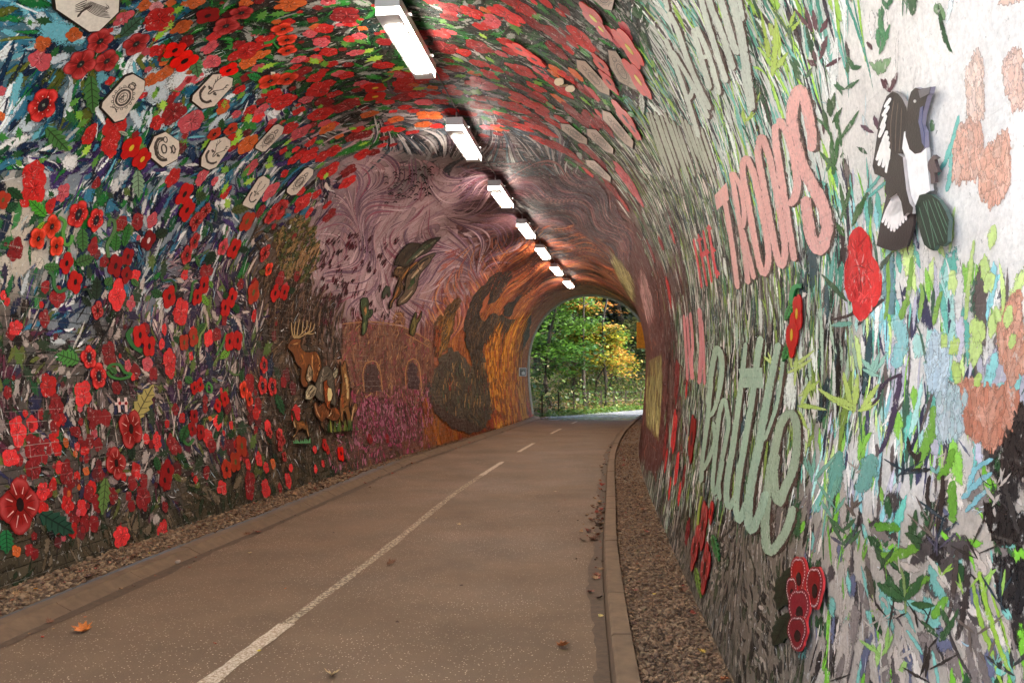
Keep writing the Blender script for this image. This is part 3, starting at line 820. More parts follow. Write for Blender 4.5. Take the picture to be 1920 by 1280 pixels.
# near right wall: named marks that can be picked out
GRN = (96,150,52)
for pts, w, c in (
        ([(1838,1070),(1850,1130),(1872,1200),(1895,1262)], 12, (150,186,70)), ([(1826,1095),(1840,1160),(1862,1225),(1880,1285)], 11, (146,180,72)),
        ([(1860,1110),(1880,1170),(1905,1255)], 6, (150,186,70)), ([(1805,935),(1835,905),(1862,885)], 15, (132,186,196)), ([(1812,960),(1835,935),(1858,915)], 12, (128,180,190)),
        ([(1816,920),(1830,880),(1864,860)], 12, (136,196,206)), ([(1640,985),(1690,990)], 22, GRN), ([(1645,1045),(1690,1040),(1725,1020)], 26, (110,156,56)),
        ([(1700,1110),(1745,1080)], 20, (110,156,56)), ([(1750,1160),(1778,1118)], 22, (112,166,60)), ([(1700,1150),(1695,1080),(1680,1050)], 7, (130,150,90)),
        ([(1645,1250),(1648,1225),(1652,1205)], 12, (170,206,120)), ([(1690,1258),(1700,1240)], 16, (160,196,110)), ([(1790,980),(1786,930),(1790,900)], 22, (108,160,58)),
        ([(1760,900),(1780,870),(1790,840)], 18, (110,160,56)), ([(1720,880),(1735,840),(1750,800),(1752,760)], 24, (120,168,70)),
        ([(1660,600),(1666,560),(1668,480),(1684,470)], 9, (130,172,78)), ([(1700,580),(1706,540),(1712,480)], 12, (136,176,84)), ([(1752,610),(1760,570),(1768,545)], 11, (132,172,80)),
        ([(1725,600),(1730,560),(1728,530)], 10, (140,178,90)), ([(1690,600),(1700,560)], 14, (128,170,76)), ([(1812,600),(1818,530),(1828,450)], 10, (190,214,130)),
        ([(1875,650),(1880,600),(1885,540)], 10, (190,214,130)),
        ([(1625,560),(1600,588),(1560,600)], 8, (70,52,50)), ([(1660,560),(1635,580),(1610,610)], 10, (66,56,56)), ([(1635,760),(1648,745),(1655,722),(1690,700)], 9, (66,50,66)),
        ([(1690,700),(1680,760),(1665,820),(1650,850)], 14, (74,60,84)), ([(1745,890),(1740,930),(1748,970),(1738,1010)], 10, (56,46,42)), ([(1770,890),(1766,950),(1758,1000)], 12, (60,48,44)),
        ([(1812,1020),(1815,1080),(1808,1150),(1795,1200)], 16, (62,54,52)), ([(1795,1030),(1790,1100),(1780,1160)], 12, (78,66,62)),
        ([(1885,900),(1900,960),(1912,1000)], 14, (60,54,52)), ([(1680,690),(1690,650),(1690,620),(1680,590)], 30, (150,204,208)), ([(1672,590),(1668,520),(1672,480)], 26, (108,140,150)),
        ([(1850,730),(1862,690),(1870,660)], 20, (150,214,214)), ([(1872,720),(1900,728),(1912,700)], 22, (140,206,204)), ([(1560,610),(1600,606)], 12, (110,166,150)),
        ([(1740,350),(1775,300),(1800,215)], 9, (120,196,186)), ([(1776,360),(1785,320),(1790,260)], 12, (140,206,196)), ([(1625,362),(1650,330),(1655,300)], 8, (110,190,180)), ([(1630,370),(1670,335)], 7, (110,190,180)),
        ([(1560,930),(1570,880),(1575,845)], 34, (104,160,146)), ([(1608,920),(1625,900),(1635,850)], 40, (116,168,158)), ([(1640,1140),(1635,1100),(1625,1060)], 14, (88,80,70)),
        ([(1870,1262),(1890,1250),(1902,1238)], 22, (120,196,180))):
    pribbon(strokes, pts, [w*.7, w, w*.6], lin(c), rng.uniform(.0052, .0058), rough=.13)
for poly, cols, n in (
        ([(1795,262),(1835,225),(1842,290),(1830,320),(1790,326)], [(222,176,158),(228,192,178)], 200),  # upper patches paled, overexposed daylight put into their colour
        ([(1842,300),(1890,262),(1892,340),(1868,372),(1842,360)], [(220,170,150),(226,184,166)], 200),
        ([(1885,130),(1912,100),(1920,190),(1900,196)], [(230,196,182),(234,206,196)], 120),
        ([(1815,150),(1838,110),(1842,200),(1820,215)], [(232,204,190),(236,212,202)], 110),
        ([(1875,600),(1912,560),(1920,680),(1900,710),(1880,670)], [(210,150,126),(216,164,142)], 220),
        ([(1800,720),(1850,740),(1900,735),(1918,780),(1860,830),(1815,800)], [(204,140,116),(196,128,104),(214,156,134)], 300),
        ([(1900,780),(1920,770),(1920,880),(1880,870)], [(58,48,46),(70,58,54)], 160),
        ([(1850,960),(1920,980),(1920,1010),(1870,1000)], [(52,44,42)], 120),
        ([(1868,1060),(1920,1070),(1920,1130),(1880,1120)], [(42,40,42),(56,50,50)], 160),
        
        
        
        
        ([(1748,640),(1778,650),(1772,740),(1740,700)], [(186,206,220),(196,212,222)], 150),
        ([(1760,740),(1812,745),(1808,800),(1760,810)], [(190,200,206),(176,196,200)], 150),
        ([(1640,160),(1690,130),(1680,180)], [(90,54,60)], 0)):
    if n:
        psolid(strokes, poly, cols[0], .0047, step=8, amp=4)
        fill(strokes, poly, cols, n*3, 30, 13, spread=.35, off=(.0050,.0056))
# round pale-lime leaves, upper right
for x, yv, rx, c in ((1862,445,12,(200,222,140)),(1848,505,14,(196,220,136)),(1856,530,13,(200,222,142)),(1835,620,17,(196,218,132)),(1830,655,17,(196,218,138)),(1862,610,13,(200,222,140)),(1790,650,12,(190,214,120)),(1795,697,13,(190,214,120)),(1835,712,9,(186,212,116)),(1892,595,12,(200,222,140)),(1900,640,9,(190,214,130)),(1772,640,9,(190,214,126)),(1872,590,10,(196,220,140)),(1450,60,9,(176,200,90)),(1440,90,9,(176,200,90))):
    y, a = hit([(x, yv)]); s = local_scale(y, a)
    ribbons(y, a, np.array([rng.uniform(.4, 2.6)]), rx*3.0/s, rx*1.9/s, np.array([.2]), lin(c)[None], np.array([.0058]), 6, 'leaf', strokes)
# leafy sprigs (lime, dark green, plum) on the cream wall
def sprig(x, yv, n, c, L, W, a0, a1):
    for k in range(n):
        t = k / max(1, n-1); an = a0 + (a1-a0)*t + rng.normal(0, .22); L2 = L*rng.uniform(.55, 1.25); bx, by = x + rng.normal(0, L*.14), yv + rng.normal(0, L*.22); W = W*rng.uniform(.8, 1.2)
        px = [(bx, by), (bx + math.cos(an)*L2, by - math.sin(an)*L2)]
        pribbon(strokes, [px[0], ((px[0][0]+px[1][0])/2, (px[0][1]+px[1][1])/2 + 1), px[1]], [W*.3, W, W*.2], lin(c), .0056 + .0001*k, step=5)
for args in ((1505,140,4,(70,104,70),36,9,1.2,2.4),(1480,70,5,(66,104,66),46,10,.9,2.1),(1540,120,4,(92,58,66),40,9,1.0,2.2),(1585,170,4,(72,112,76),30,9,.3,2.6),(1560,230,4,(70,96,64),40,9,.9,1.9),
             (1530,60,4,(96,56,66),50,11,1.0,2.0),(1660,90,4,(84,140,96),60,14,1.0,2.2),(1668,170,3,(92,54,62),40,12,1.2,2.2),(1645,250,3,(98,70,84),40,9,1.2,2.6),(1600,140,3,(72,112,76),30,12,.4,2.6),
             (1655,20,3,(74,120,84),40,9,1.2,1.9),(1700,30,2,(80,120,90),40,5,1.4,1.7),(1480,700,6,(186,204,116),60,12,.5,2.5),(1600,760,6,(186,206,110),70,13,.4,2.6),(1500,760,5,(176,198,100),40,9,-.8,1.2),
             (1645,700,5,(150,196,180),50,11,.7,2.5),(1700,1120,4,(60,96,56),50,15,.3,2.6),(1720,1010,4,(56,84,52),50,13,.9,2.6),(1660,1230,4,(150,190,100),50,11,.9,2.3),(1765,1190,4,(60,90,56),60,14,.8,2.4),
             (1560,960,5,(112,160,140),60,9,.8,2.2),(1590,1010,5,(70,100,66),60,10,.6,2.3),(1530,900,5,(120,170,150),60,9,.9,2.0),(1400,230,4,(170,200,90),50,6,1.2,1.9),(1440,130,4,(180,208,96),70,11,1.2,1.9),(1465,60,4,(176,206,90),60,9,1.0,2.1),
             (1590,560,4,(60,90,60),60,9,.7,2.2),(1560,330,5,(64,110,60),70,12,1.0,2.2),(1585,420,5,(64,104,58),70,12,.9,2.1),(1570,250,5,(60,104,60),60,9,.9,2.1),(1860,1110,3,(150,190,90),60,8,.9,1.6),
             (1900,1260,3,(60,60,58),60,12,.6,2.4),(1780,480,3,(200,222,150),70,10,.9,1.9),(1640,520,3,(72,84,72),60,12,1.0,2.0)):
    sprig(*args)
for _ in range(34):      # dry dark flecks and fans along the lower right wall
    x = rng.uniform(1560, 1900); yv = rng.uniform(860, 1275)
    if rng.random() < .5: sprig(x, yv, int(rng.integers(3, 6)), [(56,48,44),(60,84,56),(86,80,96),(110,96,88),(50,62,70)][rng.integers(5)], rng.uniform(30, 60), rng.uniform(5, 10), rng.uniform(.2, 1), rng.uniform(1.8, 2.8))
    else: sprig(x, yv, int(rng.integers(2, 5)), [(150,186,80),(112,160,60),(120,170,160),(176,160,150),(190,178,168)][rng.integers(5)], rng.uniform(20, 45), rng.uniform(4, 9), rng.uniform(.4, 1.2), rng.uniform(1.5, 2.6))
o = strokes.build('mural_brushwork', M_STROKE, tunnel); tag(o, kind='stuff')

# ------------------------------------------------------------------ painted lettering (each letter a part)
PK = (226,172,166); SH = (82,62,54); GN = (166,190,166); GE = (158,174,148); WH = (206,216,206); RD = (214,66,74); PP = (212,134,138)
def letter(strks, col, shadow=True, dx=7, extra=None, off=.0072, name='painted_letter', sc=1.0):
    s = MB(); t = MB()
    for pts, w in strks:
        pts = np.array(pts, float)
        if shadow: pribbon(t, pts + np.array([dx*.55, dx*.22]), np.atleast_1d(w) + 3, lin(SH), off - .0008, rough=.12)
        pribbon(s, pts, np.atleast_1d(w)*sc, lin(col), off + .0003*rng.random(), rough=.05, edge=.42)
    if extra:
        for poly in extra: ppoly(s, poly, lin(col), off + .0006)
    o = s.build(name, M_STROKE, tunnel)
    if shadow: t.build('letter_shadow', M_STROKE, o)
    return o
W9 = [8, 10, 10, 9]
letter([([(1356,352),(1364,400),(1375,470),(1384,542)], W9)], PK, extra=[[(1341,366),(1363,342),(1368,374),(1345,394)]])
letter([([(1372,322),(1384,395),(1395,460),(1404,533)], 10), ([(1374,322),(1389,350),(1396,395),(1394,425),(1386,432)], 9), ([(1392,428),(1404,475),(1415,524)], 9)], PK)
letter([([(1399,292),(1393,318),(1402,370),(1414,440),(1425,495),(1434,514),(1441,495),(1440,455),(1428,390),(1414,325),(1399,292)], 12)], PK)
letter([([(1429,252),(1422,285),(1432,345),(1446,420),(1458,478),(1467,498),(1473,475),(1469,430),(1458,365),(1445,300),(1429,252)], 13)], PK)
letter([([(1456,232),(1455,262),(1466,335),(1478,410),(1491,490)], [14,14,13,12]), ([(1459,222),(1477,250),(1490,300),(1496,345),(1490,375),(1477,384)], 15)], PK)
letter([([(1522,284),(1524,255),(1512,195),(1501,168),(1490,188),(1486,225),(1496,280),(1512,325),(1536,368),(1550,405),(1550,440),(1538,468),(1524,450),(1515,405),(1512,368)], [17,21,22,23,24,23,20])], PK, dx=11)
# small red word
letter([([(1301,447),(1309,492),(1317,541)], 4)], RD, shadow=False, off=.0062)
letter([([(1310,438),(1318,488),(1327,537)], 4), ([(1309,452),(1316,446)], 6)], RD, shadow=False, off=.0062)
letter([([(1319,431),(1327,480),(1336,531)], 4), ([(1314,480),(1330,470)], 9)], RD, shadow=False, off=.0062)
letter([([(1329,421),(1336,470),(1346,522)], 5), ([(1327,430),(1334,426)], 8), ([(1336,470),(1341,466)], 10), ([(1342,514),(1349,510)], 10)], RD, shadow=False, off=.0062)
# pink word below
letter([([(1283,590),(1287,650),(1290,714)], 5)], PP, shadow=False, off=.0062)
letter([([(1289,592),(1293,650),(1298,712)], 5)], PP, shadow=False, off=.0062)
letter([([(1295,585),(1300,640),(1298,680),(1301,712)], 5)], PP, shadow=False, off=.0062)
letter([([(1312,577),(1316,640),(1312,720)], 8), ([(1317,600),(1320,650),(1322,722)], 5)], PP, shadow=False, off=.0062)
# the long word in pale green
letter([([(1344,650),(1336,690),(1331,748),(1327,795),(1318,860),(1316,904)], [12,9,8,9]), ([(1344,648),(1353,668),(1354,700),(1349,735),(1341,766),(1331,783)], [12,10,9,7]), ([(1338,790),(1342,822),(1337,842),(1326,868),(1317,884)], 8)], GN, dx=5)
letter([([(1358,746),(1350,775),(1345,820),(1340,870),(1337,908),(1341,926),(1348,905),(1356,860)], [9,8,8,9]), ([(1360,746),(1367,790),(1362,825),(1354,865),(1348,905),(1351,938)], 8)], GN, dx=5)
letter([([(1399,642),(1394,691),(1387,747),(1376,830),(1366,890),(1363,930),(1369,951),(1380,928)], [8,10,11,12,11])], GN, dx=6)
letter([([(1427,630),(1420,677),(1411,747),(1399,820),(1387,890),(1381,945),(1387,976),(1402,938)], [13,12,12,13])], GN, dx=7, extra=[[(1385,691),(1430,689),(1432,728),(1408,726),(1395,727)]])
letter([([(1461,642),(1448,705),(1435,771),(1423,838),(1411,898),(1404,950),(1409,994),(1427,958),(1438,920)], [12,15,16,17,15]), ([(1470,672),(1460,747),(1446,794),(1434,826)], 7)], GN, dx=8)
letter([([(1488,948),(1477,990),(1447,1034),(1436,1002),(1438,940),(1446,882),(1456,830),(1468,788),(1485,774),(1495,800),(1494,850),(1484,892),(1472,916),(1463,942),(1454,920),(1452,880),(1458,850)], [15,17,18,17,16,15,17,17,15])], GE, dx=9)
# tall white word at the top
for strks in ([([(1248,72),(1270,130),(1292,195),(1311,258)], 9), ([(1260,94),(1302,164),(1330,222)], 8), ([(1291,190),(1302,165)], 9)],
              [([(1253,22),(1269,52),(1297,131),(1332,206)], 10), ([(1242,-30),(1253,22)], 9)],
              [([(1300,52),(1311,94),(1332,168)], 11), ([(1306,50),(1330,105),(1350,178)], 10), ([(1316,108),(1333,104)], 9)],
              [([(1310,-30),(1320,16),(1340,84),(1363,155)], 11), ([(1326,-20),(1334,14),(1354,62),(1376,131)], 12), ([(1340,-30),(1352,0),(1376,84),(1386,102)], 13)],
              [([(1364,-40),(1376,6),(1391,70),(1405,164),(1410,208)], 16), ([(1380,-30),(1393,40)], 12), ([(1393,130),(1400,168),(1410,206)], 9)]):
    letter(strks, WH, dx=8)
for i in range(15):      # second white word, smaller and farther
    x = 1212 + i*7.2 + rng.uniform(-2, 2); y0_ = 210 + i*2.0 + rng.uniform(-14, 10); ln = rng.uniform(70, 130)
    letter([([(x, y0_), (x+ln*.13, y0_+ln*.4), (x+ln*.34, y0_+ln)], [4, 6, 3])], (176,184,168), off=.0064, dx=4)

# ------------------------------------------------------------------ painted poppies (each a part)
CC = {'R': (196,34,32), 'D': (140,28,32), 'P': (206,84,94), 'S': (226,52,54), 'O': (208,98,42), 'M': (104,34,38), 'K': (216,140,146)}
def disc(R0, col, lobes, phase, rng_, cen=None, rings=(0, .3, .62, .88, 1.0), n=30, shade=.16, style=0, dent=.22, jit=(.90, 1.08)):
    """a flower in its own plane: returns local xy, faces, colours"""
    th = np.linspace(0, 2*math.pi, n, endpoint=False)
    rim = np.full(n, .30); pet = np.zeros(n)
    for k in range(lobes):
        tk = phase + 2*math.pi*k/lobes + rng_.normal(0, .10); dk = .50*rng_.uniform(*jit); rk = (.50 if lobes < 5 else .42)*rng_.uniform(*jit); dl = th - tk
        s2 = rk**2 - (dk*np.sin(dl))**2; v_ = np.where((s2 > 0) & (np.cos(dl) > 0), dk*np.cos(dl) + np.sqrt(np.maximum(s2, 0)), 0); rim = np.maximum(rim, v_); pet = np.maximum(pet, np.clip(np.cos(dl*lobes/2), 0, 1)*(np.cos(dl) > 0))
    rim = rim + rng_.normal(0, .014, n)
    V = []; C = []; F = []
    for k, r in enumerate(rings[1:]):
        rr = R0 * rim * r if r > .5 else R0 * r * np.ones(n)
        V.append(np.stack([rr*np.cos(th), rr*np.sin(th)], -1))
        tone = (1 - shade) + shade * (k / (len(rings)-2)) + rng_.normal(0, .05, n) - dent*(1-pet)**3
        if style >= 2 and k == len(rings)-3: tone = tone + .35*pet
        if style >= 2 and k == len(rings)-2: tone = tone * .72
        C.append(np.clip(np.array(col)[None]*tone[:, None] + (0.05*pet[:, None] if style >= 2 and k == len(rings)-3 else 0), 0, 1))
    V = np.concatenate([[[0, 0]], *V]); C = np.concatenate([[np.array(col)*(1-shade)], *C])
    F = [(0, 1+i, 1+(i+1) % n) for i in range(n)]
    for k in range(len(rings)-2):
        b0 = 1+k*n; b1 = 1+(k+1)*n
        F += [(b0+i, b1+i, b1+(i+1) % n, b0+(i+1) % n) for i in range(n)]
    return V, F, C, b1, n

def on_wall(y, a, loc2, off):
    yy = np.clip(y + loc2[:, 0], Y0, Y1-.02); aa = np.clip(a + loc2[:, 1], .005, ALEN-.005)
    return P(yy, aa, off), np.stack([yy, aa], -1)

def painted_poppy(x, yv, r, c, off=None, ragged=True):
    y, a = hit([(x, yv)]); y, a = float(y[0]), float(a[0])
    s = float(local_scale(np.array(y), np.array(a)))
    R0 = r / s
    off = off if off is not None else rng.uniform(.0064, .0078)
    col = lin(CC[c]) * rng.uniform(.86, 1.14)
    lobes = int(rng.integers(4, 7)); n = 36 if r > 9 else 22
    V, F, C, b1, n = disc(R0, col, lobes, rng.uniform(0, 6), rng, n=n, shade=.05, dent=.10, jit=(.74, 1.2)); V = V * rng.uniform(.82, 1.18, 2)
    W, U = on_wall(y, a, V, off)
    al = np.ones(len(V)); al[b1:] = .05
    mb = MB(); mb.add(W, F, np.hstack([C, al[:, None]]), U)
    if r > 7:     # centre marks and petal lines scratched in
        m = int(rng.integers(5, 11))
        for k in range(m):
            t = 2*math.pi*k/m + rng.uniform(-.3, .3); r0, r1 = .08*R0, R0*rng.uniform(.25, .6); w = R0*.035
            d = np.array([math.cos(t), math.sin(t)]); nn = np.array([-d[1], d[0]])
            L = np.array([d*r0-nn*w, d*r1-nn*w*.4, d*r1+nn*w*.4, d*r0+nn*w])
            W, U = on_wall(y, a, L, off+.0006)
            mb.add(W, [(0,1,2,3)], col*.32 if rng.random() < .75 else np.minimum(col*1.6+.1, .8), U)
    if r > 8:      # dabs of thinner and thicker red
        for k in range(int(rng.integers(5, 11))):
            t = rng.uniform(0, 6.28); d = np.array([math.cos(t), math.sin(t)]); nn = np.array([-d[1], d[0]]); m0 = d*R0*rng.uniform(.3, .66); l0 = R0*rng.uniform(.12, .26); w0 = R0*rng.uniform(.05, .11)
            th_ = np.linspace(0, 2*math.pi, 8, endpoint=False); L = m0 + d*l0*np.cos(th_)[:, None] + nn*w0*np.sin(th_)[:, None]
            W, U = on_wall(y, a, np.concatenate([[m0], L]), off+.0003+.00003*k)
            mb.add(W, [(0, 1+i, 1+(i+1) % 8) for i in range(8)], np.hstack([np.tile(np.clip(col*rng.uniform(.5, 1.45) + rng.uniform(0, .03), 0, 1), (9, 1)), np.array([1]+[.1]*8)[:, None]]), U)
    if r > 14 and rng.random() < .6:   # brush gaps near the rim
        for k in range(4):
            t = rng.uniform(0, 6.28); d = np.array([math.cos(t), math.sin(t)]); nn = np.array([-d[1], d[0]])
            L = np.array([d*R0*.6, d*R0*.8+nn*R0*.04, d*R0*.98, d*R0*.8-nn*R0*.04])
            W, U = on_wall(y, a, L, off+.0007); mb.add(W, [(0,1,2,3)], col*.55, U)
    return mb.build('painted_poppy', M_STROKE, tunnel)

POP = """293 13 16 K;300 35 26 R;270 10 15 O;340 50 17 O;365 5 16 O;460 5 14 O;80 82 18 O;73 112 24 P;137 65 17 O;230 35 19 P;350 75 16 D;293 95 16 R;280 150 15 O;308 137 17 O
393 88 15 P;398 113 18 P;370 145 14 P;463 95 25 R;465 117 17 O;166 252 19 R;217 232 25 R;205 268 22 R;293 230 17 R;325 212 26 D;358 227 27 P;60 325 25 R;62 352 30 R;117 362 18 P;93 385 14 R
447 168 13 R;417 193 12 R;470 207 13 R;443 213 10 P;465 268 20 O;463 248 12 M;338 278 14 M;323 332 16 R;378 330 14 P;402 338 10 P;422 360 12 R;472 312 12 P;257 413 16 D;284 413 14 P;227 418 14 D;2 218 9 O
543 7 24 O;650 28 25 D;610 53 14 R;580 62 13 P;603 78 14 P;617 97 14 R;667 98 12 P;673 67 13 P;497 77 18 R;487 103 14 O;560 110 13 P;553 125 10 R;590 145 14 R;647 142 12 R;675 155 11 P;722 122 13 R
747 140 11 P;775 146 20 R;597 167 20 R;627 175 12 R;530 190 22 R;515 182 16 R;573 187 12 P;560 207 11 R;600 213 20 R;650 197 22 D;757 163 12 R;783 177 14 R;757 182 14 D;813 173 9 R;827 190 12 R;848 172 12 R
845 162 9 R;827 140 11 R;693 213 12 O;743 223 13 O;803 215 18 O;792 232 11 O;747 242 9 R;773 247 9 R;490 205 13 P;510 227 8 P;542 238 15 R;562 248 17 P;613 240 13 O;662 255 14 D;682 252 12 D;580 267 9 R
720 258 9 D;717 272 8 S;737 270 7 D;623 283 14 R;580 290 17 R;552 297 12 R;603 293 12 R;680 288 12 R;700 285 10 D;615 320 18 R;652 320 15 D;652 340 14 R;533 325 9 R;508 358 15 P;563 357 10 R;593 363 9 R
565 380 17 R;578 398 9 R;613 383 8 R;618 402 12 D;523 390 20 R;488 395 12 D;800 62 12 D;827 63 16 R;833 88 22 D;870 97 11 R;900 87 22 D;895 118 11 R;930 128 11 R;857 128 13 D;917 137 10 R;903 157 20 P
897 183 11 R;913 183 9 D;933 187 9 R;900 197 16 D;877 212 11 D;913 238 8 P;907 253 7 D;933 250 7 D;950 230 11 D;953 197 12 R;925 38 15 P;883 23 20 R;840 12 17 D;843 32 13 D;950 27 26 S;973 10 26 R
1000 43 16 D;1023 55 14 D;1045 67 20 D;1043 93 20 D;1092 72 22 R;1013 115 13 R;982 133 18 R;975 162 14 D;1003 162 12 R;1038 137 8 O;1050 163 18 R;1063 143 12 R;1093 167 14 D;983 188 18 R;970 200 16 R
1008 183 12 D;1003 218 11 D;1012 233 13 D;1023 245 12 R;977 237 14 R;1043 232 12 R;1083 217 20 D;1110 223 17 D;1133 233 16 D;1037 272 14 D;1013 263 13 R;1063 283 16 D;1107 285 15 D;1123 300 12 D;1103 322 9 R
1147 353 13 D;1170 380 9 R;1150 70 15 P;1173 57 14 P;28 468 20 D;173 465 14 D;195 490 13 D;83 537 12 D;107 558 17 D;220 553 22 S;245 570 13 P;253 517 10 S;5 553 9 S;12 565 8 S;82 598 17 D;28 613 18 S
202 665 20 D;88 723 22 R;105 765 24 D;155 737 26 S;168 777 12 D;218 728 12 D;13 737 13 D;33 810 26 S;65 840 24 D;143 810 12 D;103 835 14 R;123 830 9 O;140 850 7 O;158 845 10 R;238 685 10 P;275 682 13 P
318 682 23 S;338 583 21 S;387 508 16 D;302 645 8 S;357 667 8 S;405 627 12 D;420 600 8 D;328 767 10 D;340 783 8 R;312 793 8 R;293 822 13 S;320 830 14 D;393 785 5 O;395 827 8 R;432 797 6 R;448 840 14 D
450 533 10 D;475 593 9 R;20 856 18 S;60 880 24 D;80 920 17 S;125 890 21 D;125 945 19 R;147 913 6 O;128 925 6 O;30 1033 10 O;228 1005 22 S;305 995 18 S;310 903 18 D;267 933 21 D;308 950 10 D;415 913 13 S
467 900 16 D;293 829 12 S;325 835 15 D;396 835 14 D;385 884 9 D;464 872 9 S;484 861 10 S;498 876 8 S;467 919 15 D;496 916 14 S;511 869 8 O;544 876 7 S;539 901 11 S;524 916 8 D;589 842 6 S;590 880 6 S
604 869 5 S;503 810 7 S;523 813 9 S;608 833 8 R;692 823 8 D;725 823 6 D;180 343 12 D;1180 343 20 P;1270 715 15 D;1288 730 6 S;1255 545 10 R;1265 810 15 S;1248 830 12 D;1262 440 8 R;1222 470 9 D;1240 455 8 D
1250 863 9 S;1270 880 13 S;1283 895 10 D;1257 915 7 S;1275 925 9 S;1290 995 12 D;345 515 9 S;307 617 9 S;248 707 7 S;160 883 9 O;257 890 10 S"""
for t in POP.replace('\n', ';').split(';'):
    x, yv, r, c = t.split(); painted_poppy(float(x), float(yv), float(r), c)
bl_ = MB()
def bloom(x, yv, r, c_, off):
    y, a = hit([(x, yv)]); y, a = float(y[0]), float(a[0])
    if y > 15 or a < .05: return
    R0 = r/float(local_scale(np.array(y), np.array(a))); V, F, C, b1, n = disc(R0, lin(CC[c_])*rng.uniform(.8, 1.15), int(rng.integers(4, 7)), rng.uniform(0, 6), rng, rings=(0, .5, .82, 1.0), n=20, shade=.04, dent=.05)
    W, U = on_wall(y, a, V, off); al = np.ones(len(V)); al[b1:] = .05; bl_.add(W, F, np.hstack([C, al[:, None]]), U)
for _ in range(130):
    x = rng.uniform(0, 560); lo_y = 420 if rng.random() < .8 else 0; hi_y = 1075 - .46*x
    yv = rng.uniform(lo_y, hi_y) if rng.random() < .4 else hi_y - 6 - abs(rng.normal(0, 120))
    if yv < 0: continue
    bloom(x, yv, rng.uniform(4, 15), 'RDDSDPMDM'[rng.integers(9)], rng.uniform(.0056, .0063))
for _ in range(260):
    x = rng.uniform(560, 1130) if rng.random() < .75 else rng.uniform(200, 600); yv = rng.uniform(0, 290)
    if x < 640 and yv > 400 - .1*x or (x > 650 and yv > 245) : continue
    bloom(x, yv, rng.uniform(4, 13), 'RDDSRPRDO'[rng.integers(9)], rng.uniform(.0056, .0063))
for _ in range(60):
    x = rng.uniform(0, 60); yv = rng.uniform(780, 1000); bloom(x + rng.uniform(0, 160), yv - x*.3, rng.uniform(5, 16), 'DDRSD'[rng.integers(5)], rng.uniform(.0056, .0063))
o = bl_.build('small_painted_blooms', M_STROKE, tunnel); tag(o, kind='stuff')
# the tall red flower close by on the right wall
def pblob(x, yv, rx, ry, col, off, k=26, lob=5, amp=.16, ph=0):
    th = np.linspace(0, 2*math.pi, k, endpoint=False)
    rr = 1-amp+amp*np.abs(np.cos(lob*(th-ph)/2)) + rng.normal(0, .02, k)
    return [(x+rx*c_*r, yv+ry*s_*r) for c_, s_, r in zip(np.cos(th), np.sin(th), rr)]
mb = MB()
for (x, yv, rx, ry, cc_) in ((1614,470,24,46,(216,42,44)),(1603,520,20,48,(208,38,42)),(1637,530,18,50,(220,50,50)),(1618,555,22,48,(212,42,46))):
    ppoly(mb, pblob(x, yv, rx, ry, None, 0, lob=3, amp=.1), lin(cc_), .0072 + .0003*rng.random())
for pts, w_ in (([(1600,500),(1612,498),(1626,504)],3),([(1612,498),(1614,520),(1618,550)],3),([(1626,500),(1634,492)],3),([(1594,440),(1590,480)],2),([(1632,440),(1636,475)],2)):
    pribbon(mb, pts, [1, w_, 1], lin((120,20,26)), .0079)
streaks(mb, [(1592,440),(1634,440),(1650,520),(1636,590),(1600,590),(1586,520)], [(236,80,80),(176,26,30),(226,60,60)], 60, 22, 3, 1.5, .4, .0078)
for pts in ([(1617,500),(1622,475)],[(1620,505),(1618,540)],[(1612,500),(1606,485)],[(1622,510),(1632,525)]):
    pribbon(mb, pts, [1, 3, 1], lin((230,150,150)), .0080)
o = mb.build('painted_poppy', M_PAINT, tunnel); tag(o, 'large bright red poppy painted in long petals on the near right wall')

# jagged lime leaves and dark leaves over the flowers
lv = MB()
def jag(x, yv, r, col, off, ang):
    y, a = hit([(x, yv)]); y, a = float(y[0]), float(a[0]); s = float(local_scale(np.array(y), np.array(a))); R0 = r/s
    prof = [(1.0,0),(.55,.20),(.62,.42),(.30,.28),(.22,.55),(.02,.30),(-.25,.50),(-.30,.18),(-.9,.05)]
    pts = [(u, v) for u, v in prof] + [(u, -v) for u, v in prof[::-1][1:-1]]
    ca, sa = math.cos(ang), math.sin(ang)
    loc = np.array([((u*ca - v*sa)*R0, (u*sa + v*ca)*R0) for u, v in [(0, 0)] + pts])
    W, U = on_wall(y, a, loc, off); n = len(pts)
    return W, [(0, 1+i, 1+(i+1) % n) for i in range(n)], U
LIME = """700 110 16;588 113 14;608 118 12;690 95 12;745 128 12;505 122 14;487 130 10;857 110 11;862 142 11;787 165 11;875 172 11;678 78 13;770 133 9;160 283 15;178 302 14;148 218 14;140 190 14;125 278 12;305 198 14;385 270 15;422 350 13;440 265 16;447 250 12;458 325 14
465 222 14;450 180 12;485 160 11;505 310 12;495 170 10;380 215 0;830 40 10;845 48 9;920 112 10;930 150 10;940 160 9;905 66 9;525 25 16;490 30 16;540 290 12;505 297 11;1010 155 11;1030 195 10;1000 190 9;1100 190 10;1135 190 9;1195 90 10;1225 120 9;1060 105 9;420 317 13;347 352 13;425 380 14;465 340 13
690 240 10;683 268 9;660 240 8;420 195 11;600 200 8;330 20 15;315 50 16;300 65 14;290 175 12;600 265 9;610 330 9;540 265 9"""
for t in LIME.replace('\n', ';').split(';'):
    x, yv, r = map(float, t.split())
    if r < 1: continue
    W, F, U = jag(x, yv, r, None, .0072, rng.uniform(0, 6.28)); lv.add(W, F, lin([(150,204,62),(120,176,60),(96,156,66),(170,214,80)][rng.integers(4)])*rng.uniform(.8, 1.1), U)
